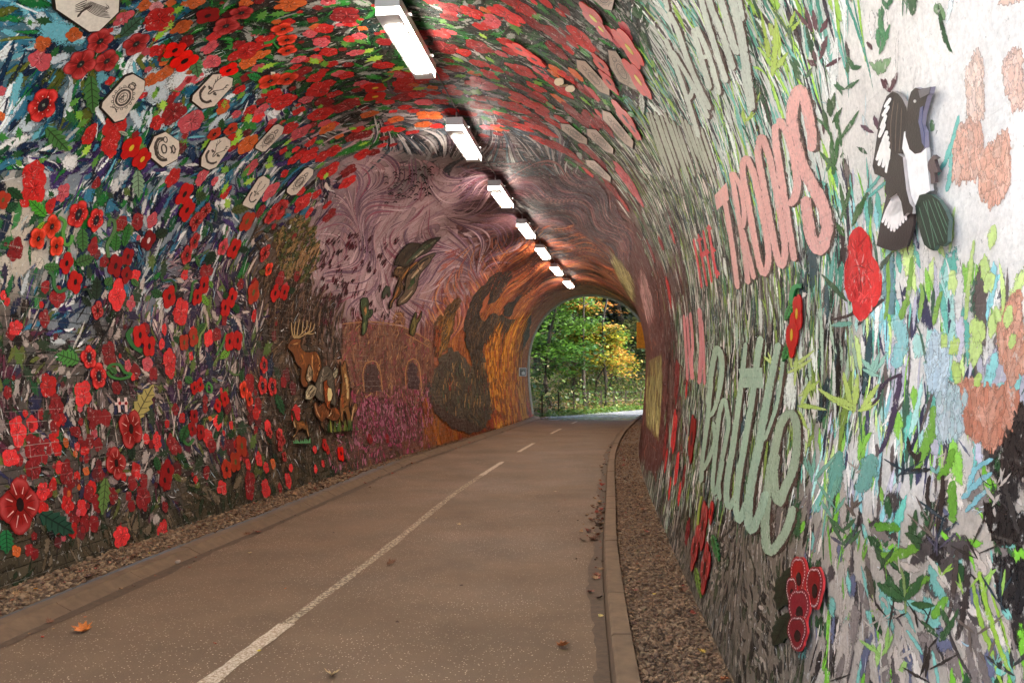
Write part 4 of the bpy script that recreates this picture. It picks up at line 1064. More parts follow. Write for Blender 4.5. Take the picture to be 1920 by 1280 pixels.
for _ in range(150):
    x = rng.uniform(0, 1150) ; yv = rng.uniform(0, 360)
    if x > 650 and yv > 250 - abs(x-850)*.1: continue
    W, F, U = jag(x, yv, rng.uniform(8, 20), None, rng.uniform(.0050, .0062), rng.uniform(0, 6.28)); lv.add(W, F, lin([(40,100,48),(54,128,54),(34,80,44),(30,70,66),(96,150,60)][rng.integers(5)]), U)
for _ in range(110):
    x = rng.uniform(0, 520) ; yv = rng.uniform(360, 960 - x*.25)
    W, F, U = jag(x, yv, rng.uniform(8, 22), None, rng.uniform(.0050, .0062), rng.uniform(0, 6.28)); lv.add(W, F, lin([(34,84,48),(44,64,44),(28,40,66),(52,46,70),(46,60,40),(88,110,50)][rng.integers(6)]), U)
o = lv.build('painted_foliage', M_STROKE, tunnel); tag(o, kind='stuff')
# ------------------------------------------------------------------ boards fixed to the wall
def slab(mb, poly, col, o0, o1, side=None):
    """a cut board given by its outline in the picture, standing on the wall at its real place"""
    poly = np.array(poly, float)
    ar = np.sum(poly[:, 0]*np.roll(poly[:, 1], -1) - np.roll(poly[:, 0], -1)*poly[:, 1])
    if ar < 0: poly = poly[::-1]
    V2, T = refine(poly, tess(poly), min(3, levels(poly))); y, a = hit(V2); mb.add(P(y, a, o1), T, col, np.stack([y, a], -1))
    n0 = len(poly); poly = np.array([tuple(poly[i] + (poly[(i+1) % n0]-poly[i])*j/4) for i in range(n0) for j in range(4)])
    y, a = hit(poly); n = len(poly); Vf = P(y, a, o1); Vb = P(y, a, o0); U = np.stack([y, a], -1)
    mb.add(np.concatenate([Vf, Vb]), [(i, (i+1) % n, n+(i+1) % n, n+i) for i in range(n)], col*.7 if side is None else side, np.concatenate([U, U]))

def root_at(name, x, yv, label, cat, group=None):
    y, a = hit([(x, yv)])
    o = empty(name, tuple(P(y, a, .012)[0])); return tag(o, label, cat, group)

def poly_part(root, name, poly, col, o0, o1, side=None, lines=(), mat=None, hatch=0, hang=1.3):
    if not hatch and name in ('body', 'head', 'raised_wing', 'spread_wing', 'leg', 'tail') and poly[0][0] < 900: hatch = 60
    if hatch: col = tuple(v*.80 for v in col)
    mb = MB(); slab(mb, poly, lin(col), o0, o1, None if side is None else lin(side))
    if hatch:
        streaks(mb, poly, [tuple(v*.5 for v in col), tuple(min(255, v*1.35) for v in col), tuple(min(255, v*1.2+10) for v in col), tuple(v*.7 for v in col)], hatch, 9, 1.5, hang, .5, o1 + .0003)
        pribbon(mb, list(poly) + [poly[0]], 1.5, lin((34,26,22)), o1 + .0013, rough=.2, step=5, roundends=False)
    for pts, w, c in lines: pribbon(mb, pts, w, lin(c), o1 + .0006, rough=.04, step=4)
    return mb.build(name, mat or M_BOARD, root)

STY = {  # colour, centre colour, lobes, style
 'r': ((190,30,28), (26,18,20), 4, 1), 'b': ((232,20,12), (20,14,14), 4, 1), 'd': ((150,26,28), (40,24,26), 4, 1), 'm': ((176,44,44), (44,50,48), 5, 2),
 's': ((206,34,30), (38,36,46), 5, 3), 'o': ((222,58,28), (46,24,30), 4, 2), 'f': ((168,30,28), (30,20,20), 4, 4), 'k': ((204,70,80), (120,100,60), 5, 2), 'w': ((200,60,40), (30,20,20), 5, 5),
 'y': ((196,26,24), (200,170,50), 4, 1), 'e': ((120,20,24), (210,190,190), 4, 1), 'i': ((170,54,34), (90,90,50), 4, 1)}
def flower_board(root, x, yv, r, st, off0=.012, th=.005, ph=None):
    y, a = hit([(x, yv)]); y, a = float(y[0]), float(a[0]); s = float(local_scale(np.array(y), np.array(a))); R0 = r/s
    c, cc_, lob, sty = STY[st]; col = lin(c) * rng.uniform(.92, 1.08)
    ph = rng.uniform(0, 6) if ph is None else ph
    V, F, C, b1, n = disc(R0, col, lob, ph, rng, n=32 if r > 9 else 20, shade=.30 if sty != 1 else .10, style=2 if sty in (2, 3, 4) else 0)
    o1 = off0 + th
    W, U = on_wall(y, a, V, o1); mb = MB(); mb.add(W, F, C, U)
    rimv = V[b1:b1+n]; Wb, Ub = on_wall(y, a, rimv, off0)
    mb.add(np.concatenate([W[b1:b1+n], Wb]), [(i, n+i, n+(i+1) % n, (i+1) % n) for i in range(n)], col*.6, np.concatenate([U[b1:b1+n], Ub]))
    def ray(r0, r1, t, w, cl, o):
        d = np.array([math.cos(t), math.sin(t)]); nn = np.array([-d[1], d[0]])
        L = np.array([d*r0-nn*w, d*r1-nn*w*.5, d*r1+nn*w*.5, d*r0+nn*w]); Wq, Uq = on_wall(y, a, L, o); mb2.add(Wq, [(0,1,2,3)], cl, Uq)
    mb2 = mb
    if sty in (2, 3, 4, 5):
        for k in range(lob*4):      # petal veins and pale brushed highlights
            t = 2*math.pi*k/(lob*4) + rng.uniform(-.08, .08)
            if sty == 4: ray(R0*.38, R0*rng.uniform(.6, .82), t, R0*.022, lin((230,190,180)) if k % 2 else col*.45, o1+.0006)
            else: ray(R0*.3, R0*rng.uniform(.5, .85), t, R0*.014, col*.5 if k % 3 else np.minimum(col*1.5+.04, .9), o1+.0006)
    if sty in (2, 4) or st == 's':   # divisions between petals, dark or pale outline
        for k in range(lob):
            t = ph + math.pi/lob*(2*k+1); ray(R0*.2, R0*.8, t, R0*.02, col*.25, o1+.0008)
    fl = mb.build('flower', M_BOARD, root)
    # centre
    mc = MB(); m = 16; th_ = np.linspace(0, 2*math.pi, m, endpoint=False); rc = R0*(.24 if sty in (1,) else .22 if sty != 3 else .34)
    Lc = np.stack([rc*.8*np.cos(th_), rc*1.1*np.sin(th_)], -1); Wc, Uc = on_wall(y, a, np.concatenate([[[0,0]], Lc]), o1+.002)
    Ws, Us = on_wall(y, a, Lc, o1); mc.add(Wc, [(0, 1+i, 1+(i+1) % m) for i in range(m)], lin(cc_), Uc)
    mc.add(np.concatenate([Wc[1:], Ws]), [(i, m+i, m+(i+1) % m, (i+1) % m) for i in range(m)], lin(cc_), np.concatenate([Uc[1:], Us]))
    mb2 = mc
    if sty in (3, 2, 5):
        for k in range(18):          # stamens
            t = 2*math.pi*k/18 + rng.uniform(-.1, .1); ray(rc*.4, rc*rng.uniform(1.0, 1.5), t, R0*.012, lin((20,18,24)), o1+.0026)
            if sty == 3 and k % 2: 
                d = np.array([math.cos(t), math.sin(t)])*rc*rng.uniform(1.1, 1.5); e = R0*.028
                Wq, Uq = on_wall(y, a, np.array([d+[-e,-e], d+[e,-e], d+[e,e], d+[-e,e]]), o1+.003); mc.add(Wq, [(0,1,2,3)], lin((236,226,220)), Uq)
        e = rc*.3; Wq, Uq = on_wall(y, a, np.array([[-e,0],[0,-e],[e,0],[0,e]]), o1+.0032); mc.add(Wq, [(0,1,2,3)], lin((120,134,120)), Uq)
    mc.build('flower_centre', M_BOARD, fl)
    return fl

def leaf_poly(x0, y0, x1, y1, w, teeth=5, serr=.35):
    p0 = np.array([x0, y0], float); p1 = np.array([x1, y1], float); d = p1-p0; L = np.hypot(*d); d /= L; n = np.array([-d[1], d[0]])
    up = []; dn = []
    for k in range(teeth*2+1):
        t = k/(teeth*2); ww = w/2*math.sin(math.pi*min(max(t*.94+.05, 0), 1))**.7 * (1 - (serr if k % 2 else 0))
        c = p0 + d*L*t; up.append(tuple(c+n*ww + d*(L*.04 if k % 2 == 0 else 0))); dn.append(tuple(c-n*ww + d*(L*.04 if k % 2 == 0 else 0)))
    return up + dn[::-1]
def leaf_board(root, x0, y0, x1, y1, w, col, o0=.009, th=.004, serr=.35, name='leaf', teeth=5, dark=None):
    dark = dark or tuple(int(v*.5) for v in col)
    lines = [([(x0, y0), ((x0+x1)/2, (y0+y1)/2), (x1, y1)], max(1.2, w*.07), dark)]
    d = np.array([x1-x0, y1-y0], float); n = np.array([-d[1], d[0]])/np.hypot(*d)
    for k in range(1, 5):
        c = np.array([x0, y0]) + d*k/5.5
        for sg in (-1, 1): 
            e = c + n*sg*w*.30 + d*.10
            lines.append(([tuple(c), tuple((c+e)/2), tuple(e)], max(1.0, w*.045), dark))
    return poly_part(root, name, leaf_poly(x0, y0, x1, y1, w, teeth, serr), col, o0, o0+th, lines=lines)
def stem_board(root, pts, w, col, o0=.008, th=.004, name='stem'):
    q = pline(pts, 4); n = len(q); d = np.gradient(q, axis=0); l = np.hypot(d[:,0], d[:,1])+1e-9
    nn = np.stack([-d[:,1]/l, d[:,0]/l], -1)*w/2
    L, Rr = q+nn, q-nn; y, a = hit(np.concatenate([L, Rr])); Vf = P(y, a, o0+th); Vb = P(y, a, o0); mb = MB(); c = lin(col)
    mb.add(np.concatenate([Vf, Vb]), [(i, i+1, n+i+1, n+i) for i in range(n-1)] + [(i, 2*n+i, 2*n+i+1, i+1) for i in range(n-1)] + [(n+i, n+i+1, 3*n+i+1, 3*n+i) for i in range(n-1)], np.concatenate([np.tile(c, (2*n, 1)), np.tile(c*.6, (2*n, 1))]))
    return mb.build(name, M_BOARD, root)

GD = (44,88,50); GM = (70,118,62); GL = (120,172,62); GO = (84,92,52); GK = (38,56,42)
GRP = 'poppy cut-outs fixed to the tunnel wall'
CUTS = [  # label, flowers, leaves, stems
 ("three overlapping muted red poppies with stamens, just left of the crowned oval badge", [(185,75,26,'m'),(148,118,31,'m'),(197,112,24,'m')], [(168,140,172,208,34,GM)], []),
 ("single muted red poppy with grey leaf, right of the three overlapping poppies", [(253,80,26,'m')], [(225,66,262,32,26,(60,96,74))], []),
 ("big scalloped red poppy with white tipped stamens above one large veined green leaf", [(78,195,34,'s')], [(84,238,124,280,34,GM)], []),
 ("brightest pair of flat scarlet poppies with grey green leaf, upper left wall", [(326,92,19,'b'),(344,112,24,'b')], [(362,100,370,142,30,(82,130,84)),(300,112,318,106,10,(82,140,84))], []),
 ("small flat scarlet poppy overlapping the corner of the stag head badge", [(427,130,16,'b')], [], []),
 ("two red and orange poppies with yellow centres above a hanging pale green fern", [(244,276,21,'y'),(264,297,19,'y')], [(256,318,258,368,26,(130,160,130)),(238,252,222,246,8,(170,190,170))], []),
 ("three wide muted poppies in a row on the vault, left of the raised orange pair", [(388,27,20,'d'),(422,46,22,'m'),(451,21,19,'m')], [(390,36,366,50,12,GD)], []),
 ("two small dark poppies with white dot centres above the lower stag badge", [(400,250,13,'w'),(431,240,13,'w')], [(412,244,416,222,14,GD)], []),
 ("bunch of three orange red poppies with a bright veined leaf, far left", [(94,424,21,'o'),(68,447,19,'o'),(102,461,17,'o')], [(84,405,54,376,24,(76,160,50)),(66,432,80,416,8,(150,190,60))], [([(108,406),(120,416),(116,436),(120,458),(130,455),(134,440)], 6, (90,150,70))]),
 ("two red poppies with white speckled black centres and a leaf drooping below", [(144,401,25,'s'),(177,412,21,'s')], [(152,428,153,470,26,GM)], []),
 ("two plain red poppies with black centres, joined by a curled green stem at far left", [(122,493,17,'r'),(138,528,18,'r')], [(140,494,172,482,26,(66,104,58)),(80,500,108,500,18,GM)], [([(88,508),(98,518),(100,538),(110,547),(122,540)], 6, (60,110,66))]),
 ("three dark red poppies with pale centres under a curled olive stem", [(214,498,19,'d'),(237,480,15,'d'),(234,515,14,'d')], [(214,470,216,438,22,(58,118,52)),(230,462,240,420,18,(50,110,50)),(196,535,206,520,18,GM),(245,522,256,536,14,GM)], [([(202,482),(199,460),(206,446),(213,430),(212,414),(204,412),(202,424)], 6, (84,120,74))]),
 ("small dark crimson poppy with white line stamens beside the small oak leaf", [(276,450,17,'e')], [(290,444,312,430,22,GK)], []),
 ("dark berry-like poppy of five drops with black green fern above it", [(180,582,15,'f')], [(178,562,180,520,24,GK),(168,574,152,556,14,GK),(196,594,208,604,10,GK)], [([(170,560),(162,542),(152,544)], 5, GK)]),
 ("two flat bright red poppies with black centres held by a thick curled green stem", [(260,628,18,'r'),(277,649,17,'r')], [], [([(248,616),(238,626),(242,640),(252,652),(264,658)], 8, (50,104,56))]),
 ("two red poppies with bluish stamens and a broad pale leaf on the left", [(164,670,20,'s'),(182,705,21,'s')], [(146,678,106,664,34,(80,140,66))], []),
 ("curled green bud on a looped stem, right of the two bluish centred poppies", [], [(204,688,216,700,12,GM)], [([(200,692),(206,684),(222,684),(232,698),(244,700),(240,706),(224,710),(206,706),(199,696)], 5, (62,120,60))]),
 ("glossy crimson poppy with black outlined petals under a dotted gold oak leaf", [(243,804,30,'f')], [(248,790,284,724,34,(176,160,96)), (244,832,246,862,18,GK)], []),
 ("smaller glossy poppy with grey star centre above a beaded green fern", [(215,868,25,'f')], [(196,894,190,962,24,(100,128,66))], []),
 ("very large glossy ribbed poppy with a big dark green leaf, low at the left edge", [(34,946,46,'f')], [(72,962,134,998,44,(36,74,58)),(8,992,10,1036,30,(40,116,66))], []),
 ("orange brown poppy with dark green leaves cut by the left edge of the picture", [(2,374,16,'i')], [(12,352,40,372,22,(34,74,44)),(10,396,30,380,20,(40,84,54))], []),
 ("upright pair of smooth red poppies with black centres, below the curled hunting horn badge", [(344,363,19,'r'),(348,393,17,'r')], [(366,372,384,362,22,(60,84,52))], []),
 ("two small wine red poppies with dark hearts and two hooked stems", [(384,394,12,'f'),(366,414,15,'f')], [], [([(396,392),(404,396),(402,414)], 4, (44,74,56)),([(384,416),(394,420),(396,436)], 4, (44,74,56))]),
 ("two muted red poppies one above the other, left of the dark ivy leaf", [(363,452,14,'m'),(348,477,15,'m')], [(366,480,372,500,8,GM)], []),
 ("red poppy overlapping a dotted pink one between two dark ivy leaves", [(437,465,16,'r'),(416,463,14,'k')], [(400,470,386,496,24,(34,58,42)),(446,468,464,466,16,(34,58,42))], []),
 ("dark ringed poppy under an olive leaf touching the long narrow badge", [(461,414,17,'i')], [(432,396,466,386,20,GO)], []),
 ("slanting pair of muted red poppies right of the olive leaf", [(526,388,13,'m'),(506,404,14,'m')], [], []),
 ("small outlined crimson poppy above the orange one on the dark band", [(495,474,13,'f')], [], []),
 ("tiny orange red poppy with an olive leaf, left of the brown thicket", [(502,504,10,'o')], [(496,512,484,508,12,(110,98,50))], []),
 ("oval red poppy with a broad grey centre, left of the twin red petals", [(473,548,17,'i')], [], []),
 ("twin red petals with a dark leaf, at the left edge of the brown thicket", [(514,549,13,'r'),(531,547,12,'r')], [(538,548,552,540,14,(40,60,40))], []),
 ("tall red poppy with black centre and a looping stem above, middle of the left wall", [(315,556,17,'r')], [(302,554,282,546,20,GD)], [([(326,548),(328,534),(318,524),(304,526),(300,516)], 4, (50,86,52))]),
 ("two plain red poppies with a hooked stem and small lime leaf, centre left", [(380,534,14,'r'),(368,556,14,'r')], [(376,552,388,572,14,GL),(392,526,396,540,8,GL)], [([(354,566),(358,548),(360,530),(368,526)], 4, (60,110,60))]),
 ("upright pair of black centred red poppies beside dark green leaves, right of the lime leaf", [(433,557,14,'r'),(420,576,14,'r')], [(418,558,424,548,10,GD),(438,570,444,586,16,GD)], [([(412,590),(410,600),(404,608)], 4, (90,120,60))]),
 ("two rusty orange poppies with a pale twisting stem", [(343,642,13,'i'),(360,632,14,'i')], [(336,640,324,632,14,GD),(368,622,382,606,14,(64,110,56))], [([(386,606),(380,620),(374,628),(370,652)], 3.5, (120,140,80))]),
 ("broad red double poppy above a round lime leaf", [(428,640,14,'r'),(443,638,14,'r')], [(428,656,412,672,16,GL)], [([(422,624),(416,644),(404,666)], 4, GM)]),
 ("small pair of red poppies with an olive leaf and green ring", [(362,727,10,'r'),(373,721,10,'r')], [(358,718,346,706,16,GM)], [([(388,716),(395,724),(394,736),(387,734),(386,722),(389,716)], 3.5, (70,130,60))]),
 ("small plain red double poppy with a dark stalk below", [(406,760,10,'r'),(419,748,11,'r')], [(414,770,408,796,12,GD)], []),
 ("two narrow orange red poppies with cream dots under a thin curved stem", [(455,730,12,'o'),(465,748,11,'o')], [(452,716,450,694,10,GD)], [([(428,694),(436,702),(448,702)], 4, (84,104,60))]),
 ("three ringed red poppies in a triangle left of the stag", [(493,684,12,'s'),(490,723,14,'s'),(508,725,14,'s')], [(516,738,530,776,16,(40,84,52))], []),
 ("three dark red poppies above a green crescent leaf, low on the left wall", [(362,780,11,'d'),(358,804,11,'d'),(374,810,12,'d')], [(350,796,338,826,22,(44,92,50))], [([(342,826),(352,834),(362,822)], 5, (60,110,58))]),
 ("dark red figure-of-eight poppy with olive leaves, near the foot of the left wall", [(313,882,16,'d'),(306,900,15,'d')], [(296,882,290,856,16,GD),(326,888,336,902,12,(110,120,60))], []),
 ("three ringed brick red poppies in a slanting row, low on the left wall", [(451,836,16,'i'),(439,866,15,'i'),(422,880,15,'w')], [(436,820,424,812,8,GD)], []),
 ("cluster of tiny dark red berries with white edged leaves below the hare", [(504,812,7,'f'),(520,815,7,'f'),(528,825,7,'f'),(522,838,7,'f'),(530,856,7,'f')], [(498,818,508,832,8,GK),(510,850,520,866,8,GK)], []),
 ("small red butterfly-like poppy near the foot of the wall, below the hares", [(606,834,7,'r'),(612,844,6,'r')], [], []),
 ("little bright red poppy nearest the road edge, right of the butterfly-like one", [(637,850,10,'b')], [(640,858,650,866,5,GK)], []),
 ("three small orange red poppies stacked on a forked green stem, left of the first lamp", [(530,52,16,'o'),(537,72,15,'o'),(538,92,14,'o')], [], [([(494,80),(510,76),(522,64),(528,56)], 4, (60,140,60)),([(510,76),(520,88),(530,94)], 3, (60,140,60))]),
 ("two raised orange poppies side by side above a small square tag on the vault", [(505,150,18,'o'),(537,146,16,'o')], [(490,146,464,140,16,(40,140,70))], []),
 ("two dark red poppies with yellow centres, one above the other, below the first lamp", [(703,163,14,'y'),(703,179,14,'y')], [], [([(716,152),(732,144),(738,134)], 3, (110,150,60))]),
 ("long slanting pair of scarlet poppies on the vault right of the first lamp", [(974,90,16,'b'),(1003,109,14,'b')], [], []),
 ("crimson poppy with white and yellow marks at the top of the right vault", [(1115,32,22,'y'),(1130,52,16,'y')], [], []),
 ("two large silky red poppies with yellow centres and a grey tassel, right vault", [(1183,90,26,'y'),(1200,148,24,'y')], [(1204,172,1208,212,12,(150,160,150))], []),
 ("red poppy with grey green tips overlapping the slanting badge on the right vault", [(1130,120,15,'r'),(1144,152,15,'r')], [], []),
 ("oval red poppy with dark centre and bright leaf beside the long right-hand badge", [(1176,222,20,'r'),(1190,240,14,'r')], [(1178,210,1192,216,12,(60,150,80)),(1180,262,1184,248,12,(60,150,80))], []),
 ("two white outlined red poppies with a green stem, under the large pink letters", [(1500,588,20,'y'),(1491,628,22,'y')], [(1488,570,1476,600,12,(70,150,80)),(1486,640,1472,676,14,(60,140,70))], [([(1508,536),(1494,538),(1488,556),(1490,572)], 8, (50,140,80))]),
 ("bunch of crimson poppies with white lined centres, low on the right wall by the gravel", [(1321,985,19,'f'),(1306,1028,17,'f'),(1326,1066,21,'f'),(1338,960,10,'r')], [(1338,1000,1350,1050,12,(50,120,60)),(1306,1062,1316,1118,9,(120,150,60))], [([(1318,930),(1312,960),(1310,990)], 3, (160,170,70))]),
 ("thin dark red poppy board with two yellow rings seen edge-on, right wall", [(1300,822,18,'d')], [], [([(1303,800),(1306,806),(1303,813),(1300,806),(1303,800)], 1.5, (220,180,60)),([(1296,816),(1299,822),(1296,830),(1293,822),(1296,816)], 1.5, (220,180,60))]),
]
for lab, fls, lvs, sts in CUTS:
    pts = [(f[0], f[1]) for f in fls] or [(l[0], l[1]) for l in lvs]
    r = root_at('poppy_cutout', *np.mean(pts, 0), lab, 'poppy cut-out', GRP)
    for s_ in sts: stem_board(r, *s_)
    for k, l in enumerate(lvs): leaf_board(r, *l, o0=.0085+.0005*k)
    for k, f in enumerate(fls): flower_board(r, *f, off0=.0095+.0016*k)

# beaded bunch, low on the near right wall
r = root_at('poppy_cutout', 1515, 1130, "thick bunch of crimson poppies edged with white beads over two near-black leaves, lower right wall", 'poppy cut-out', GRP)
leaf_board(r, 1494, 1062, 1464, 1140, 44, (30,40,26), serr=.2); leaf_board(r, 1490, 1148, 1456, 1208, 40, (32,42,28), serr=.2)
def beaded(x, yv, rx, ry, col, o0, cen=(1.0, .2)):
    poly = pblob(x, yv, rx, ry, None, 0, k=30, lob=3, amp=.20, ph=1.57)
    f = poly_part(r, 'flower', poly, col, o0, o0+.009, side=(206,64,64))
    mc = MB(); slab(mc, pblob(x+rx*.05, yv+ry*cen[1], rx*.30, ry*.32, None, 0, k=12, lob=1, amp=0), lin((34,18,18)), o0+.009, o0+.0105); mc.build('flower_centre', M_BOARD, f)
    mb = MB(); k = 34
    for i in range(k):
        t = 2*math.pi*i/k; bx, by = x+rx*(.66+.18*abs(math.cos(1.5*(t-1.57))))*math.cos(t), yv+ry*(.68+.18*abs(math.cos(1.5*(t-1.57))))*math.sin(t)
        y, a = hit([(bx, by)]); e = .0038; Wq, Uq = on_wall(float(y[0]), float(a[0]), np.array([[e*math.cos(q), e*math.sin(q)] for q in np.arange(6)*math.pi/3]), o0+.0105)
        mb.add(Wq, [(0,1,2,3,4,5)], lin((240,228,224)), Uq)
    o = mb.build('bead_edging', M_BOARD, f)
    return f
beaded(1506,1078,16,40,(150,20,22),.010); beaded(1538,1100,17,44,(128,18,24),.013); beaded(1494,1108,11,30,(120,22,28),.012); beaded(1510,1142,22,44,(130,24,38),.016); beaded(1508,1186,20,36,(116,20,32),.019)

# white lattice plaque, and gold butterfly
r = root_at('lattice_badge', 224, 757, "small white lattice of crossed bars with two red dots above the glossy crimson poppy", 'badge')
mb = MB()
for pts in ([(219,746),(221,773)], [(232,745),(234,772)], [(212,757),(237,755)]): 
    for c, w in (((226,196,188), 5),): pribbon(mb, pts, w, lin(c), .016, rough=.02, roundends=False, step=4)
mb.build('bars', M_BOARD, r)
for x in (221, 233): mb = MB(); slab(mb, pblob(x, 756, 2.6, 3.4, None, 0, k=10, lob=1, amp=0), lin((150,24,28)), .016, .019); mb.build('dot', M_BOARD, r)
r = root_at('butterfly_cutout', 1060, 157, "pale cream butterfly with spread wings on the red flowers of the right vault", 'butterfly')
poly_part(r, 'wing', pblob(1050,151,9,8,None,0,lob=2), (216,200,170), .012, .020); poly_part(r, 'wing', pblob(1071,164,9,7,None,0,lob=2), (210,194,164), .012, .020)
stem_board(r, [(1052,158),(1060,158),(1068,157)], 3, (120,90,50), .012, .012, name='body')
r = root_at('tag_plate', 511, 138, "tiny white square tag with an orange dot above the two raised orange poppies", 'tag')
poly_part(r, 'plate', [(507,134),(515,134),(515,143),(507,143)], (220,214,200), .008, .014); poly_part(r, 'dot', pblob(511,138.5,2,2.4,None,0,k=8,lob=1,amp=0), (206,120,50), .014, .016)

# ------------------------------------------------------------------ octagonal badges
BG = 'eight-sided stone-coloured regimental badges on the vault'
BAD = [
 ("eight-sided white badge with a winged emblem, cut by the top edge above the muted poppies", [(98,-22),(103,15),(165,57),(183,56),(220,20),(222,-20),(200,-34),(120,-34)], 'wing'),
 ("eight-sided badge with a round crowned wreath, largest whole badge on the left", [(188,200),(213,227),(230,222),(268,167),(269,150),(247,137),(233,142),(190,190)], 'wreath'),
 ("eight-sided badge with a stag head over a scroll, next to the small scarlet poppy", [(358,187),(377,202),(400,197),(433,160),(435,145),(410,137),(397,138),(360,177)], 'stag'),
 ("eight-sided badge with a stringed hunting horn and crown, beside the red and orange poppies", [(277,277),(280,293),(303,312),(330,297),(334,277),(333,263),(308,246),(287,255)], 'horn'),
 ("narrow badge with a crowned stag head, below the two white-dotted dark poppies", [(376,293),(375,310),(390,317),(403,312),(430,273),(430,262),(420,255),(393,263)], 'stag'),
 ("narrow badge with a dense oval crest, right of the orange painted flower", [(477,276),(490,283),(496,282),(527,250),(531,237),(520,231),(512,234),(478,271)], 'wreath'),
 ("long narrow badge with an upright crest, touching the olive leaf", [(453,383),(469,390),(473,388),(503,345),(504,336),(492,328),(483,333),(454,378)], 'stag'),
 ("slimmest left-hand badge with a faint oval, last of the row before the thicket", [(536,359),(544,365),(554,363),(585,326),(586,317),(577,312),(570,315),(537,352)], 'wreath'),
 ("slanting badge beside the silk-like red poppies on the right vault", [(1143,92),(1158,95),(1173,117),(1198,167),(1190,165),(1163,150),(1147,123)], 'wreath'),
 ("slanting badge overlapped by two red flowers on the right vault", [(1083,110),(1100,113),(1145,163),(1145,177),(1127,170),(1085,127)], 'wreath'),
 ("smallest upper slanting badge among red flowers, leftmost on the right vault", [(1053,230),(1070,232),(1102,258),(1102,269),(1087,265),(1055,242)], 'wreath'),
 ("slanting badge between the leftmost small one and the longest one on the right vault", [(1103,240),(1120,242),(1152,277),(1151,287),(1137,282),(1103,252)], 'wreath'),
 ("longest slanting badge on the right vault, ending at a green leaf", [(1132,205),(1147,210),(1190,263),(1188,277),(1173,267),(1133,222)], 'wreath'),
 ("lowest slanting badge on the right vault, nearest the dark purple sky", [(1100,298),(1117,300),(1147,330),(1146,339),(1133,332),(1102,307)], 'wreath'),
 ("badge cut by the top edge right of the crimson flower on the right vault", [(1108,-10),(1135,14),(1150,17),(1156,-8),(1140,-24),(1118,-24)], 'wreath'),
]
for lab, poly, kind in BAD:
    poly = np.array(poly, float); c = poly.mean(0)
    r = root_at('octagonal_badge', c[0], c[1], lab, 'badge', BG)
    mb = MB(); big = c + (poly-c)*1.07 + np.array([-.8, .8]); slab(mb, big, lin((34,28,26)), .004, .010); mb.build('backing', M_BOARD, r)
    mb = MB(); pc = (216,204,192) if c[0] < 600 else (158,136,118)
    if lab.startswith('eight-sided white'): pc = (226,220,210)
    slab(mb, poly, lin(pc), .010, .0145, lin((40,32,30))); mb.build('plate', M_BOARD, r)
    # line drawing: long axis of the plate
    u, s_, vt = np.linalg.svd(poly-c); ax = vt[0]; ax = ax if ax[1] < 0 else -ax; bx = np.array([-ax[1], ax[0]])
    if bx[0] < 0: bx = -bx
    L = np.abs((poly-c) @ ax).max(); W = np.abs((poly-c) @ bx).max(); inkc = (70,62,58) if c[0] < 600 else (88,74,64)
    q = lambda s, t: tuple(c + ax*L*s + bx*W*t)
    mb = MB(); lw = max(.7, W*.055)
    def ink(pts, w=1.0): pribbon(mb, [q(*p) for p in pts], lw*w, lin(inkc), .0152, rough=.15, step=2.5, roundends=False)
    circ = lambda s0, t0, rs, rt, m=14: [(s0+rs*math.sin(2*math.pi*k/m), t0+rt*math.cos(2*math.pi*k/m)) for k in range(m+1)]
    if kind == 'wing':
        for k in range(9): pribbon(mb, [(150+k*2, 8-k), (178+k*3, 26-k*1.6), (205-k*1.2, 31-k*3.4)], 1.3, lin(inkc), .0152, step=4)
        for k in range(5): pribbon(mb, [(138, 8+k*3), (150, 2+k*4), (160, -2+k*4)], 1.6, lin(inkc), .0152, step=4)
        pribbon(mb, [(142, 30),(150,20),(158,14),(170,8)], 4, lin(inkc), .0152, step=4); pribbon(mb, [(150,-20),(160,0)], 3, lin(inkc), .0152)
    elif kind == 'wreath':
        ink(circ(-.05, 0, .34, .42), 2.6); ink(circ(-.05, 0, .22, .26), 1); ink(circ(-.05, 0, .46, .58)); ink(circ(.5, 0, .10, .24), 1.6); ink([(.62, -.2), (.68, 0), (.62, .2)], 1.6); ink([(-.66, -.3), (-.58, 0), (-.66, .3)], 1.4)
        for k in range(14):
            t = 6.28*k/14; ink(circ(-.05+.5*math.sin(t), .64*math.cos(t), .05, .09, 6), .8)
        for k in range(8): ink([(rng.uniform(-.25, .15), rng.uniform(-.2, .2)), (rng.uniform(-.25, .15), rng.uniform(-.2, .2))], .7)
    elif kind == 'stag':
        ink([(.02, -.05), (.25, -.3), (.45, -.35), (.68, -.30)], 1.1); ink([(.02, .05), (.25, .32), (.45, .42), (.66, .36)], 1.1)
        for s0, t0 in ((.3,-.33),(.45,-.38),(.58,-.33)): ink([(s0, t0), (s0+.12, t0-.16)]); ink([(s0, -t0), (s0+.12, -t0+.16)])
        ink([(.05, -.3), (.0, -.1), (-.18, -.07), (-.24, 0), (-.18, .07), (0, .1), (.05, .3)], 1.6); ink([(.02, -.45), (-.05, -.2)], 3); ink([(.02, .45), (-.05, .2)], 3)
        ink([(-.1, -.6), (-.4, -.5), (-.56, -.2), (-.6, .1), (-.5, .4), (-.3, .55)], 3.6)
    else:
        ink([(.05, -.55), (-.25, -.6), (-.5, -.4), (-.6, 0), (-.5, .4), (-.25, .6), (.05, .6)], 3.0); ink([(.0, -.5), (-.25, -.45), (-.42, -.2), (-.45, .1), (-.36, .35), (-.1, .5)], 1.2); ink(circ(-.05, 0, .16, .24), 1.6); ink(circ(.12, -.5, .12, .16), 1.2)
        ink(circ(.55, .1, .1, .22), 1.4); ink([(.35, -.1), (.45, .1), (.35, .3)], 1.2); ink([(.72, .1), (.64, .1)], 2.0)
    mb.build('emblem', M_BOARD, r)

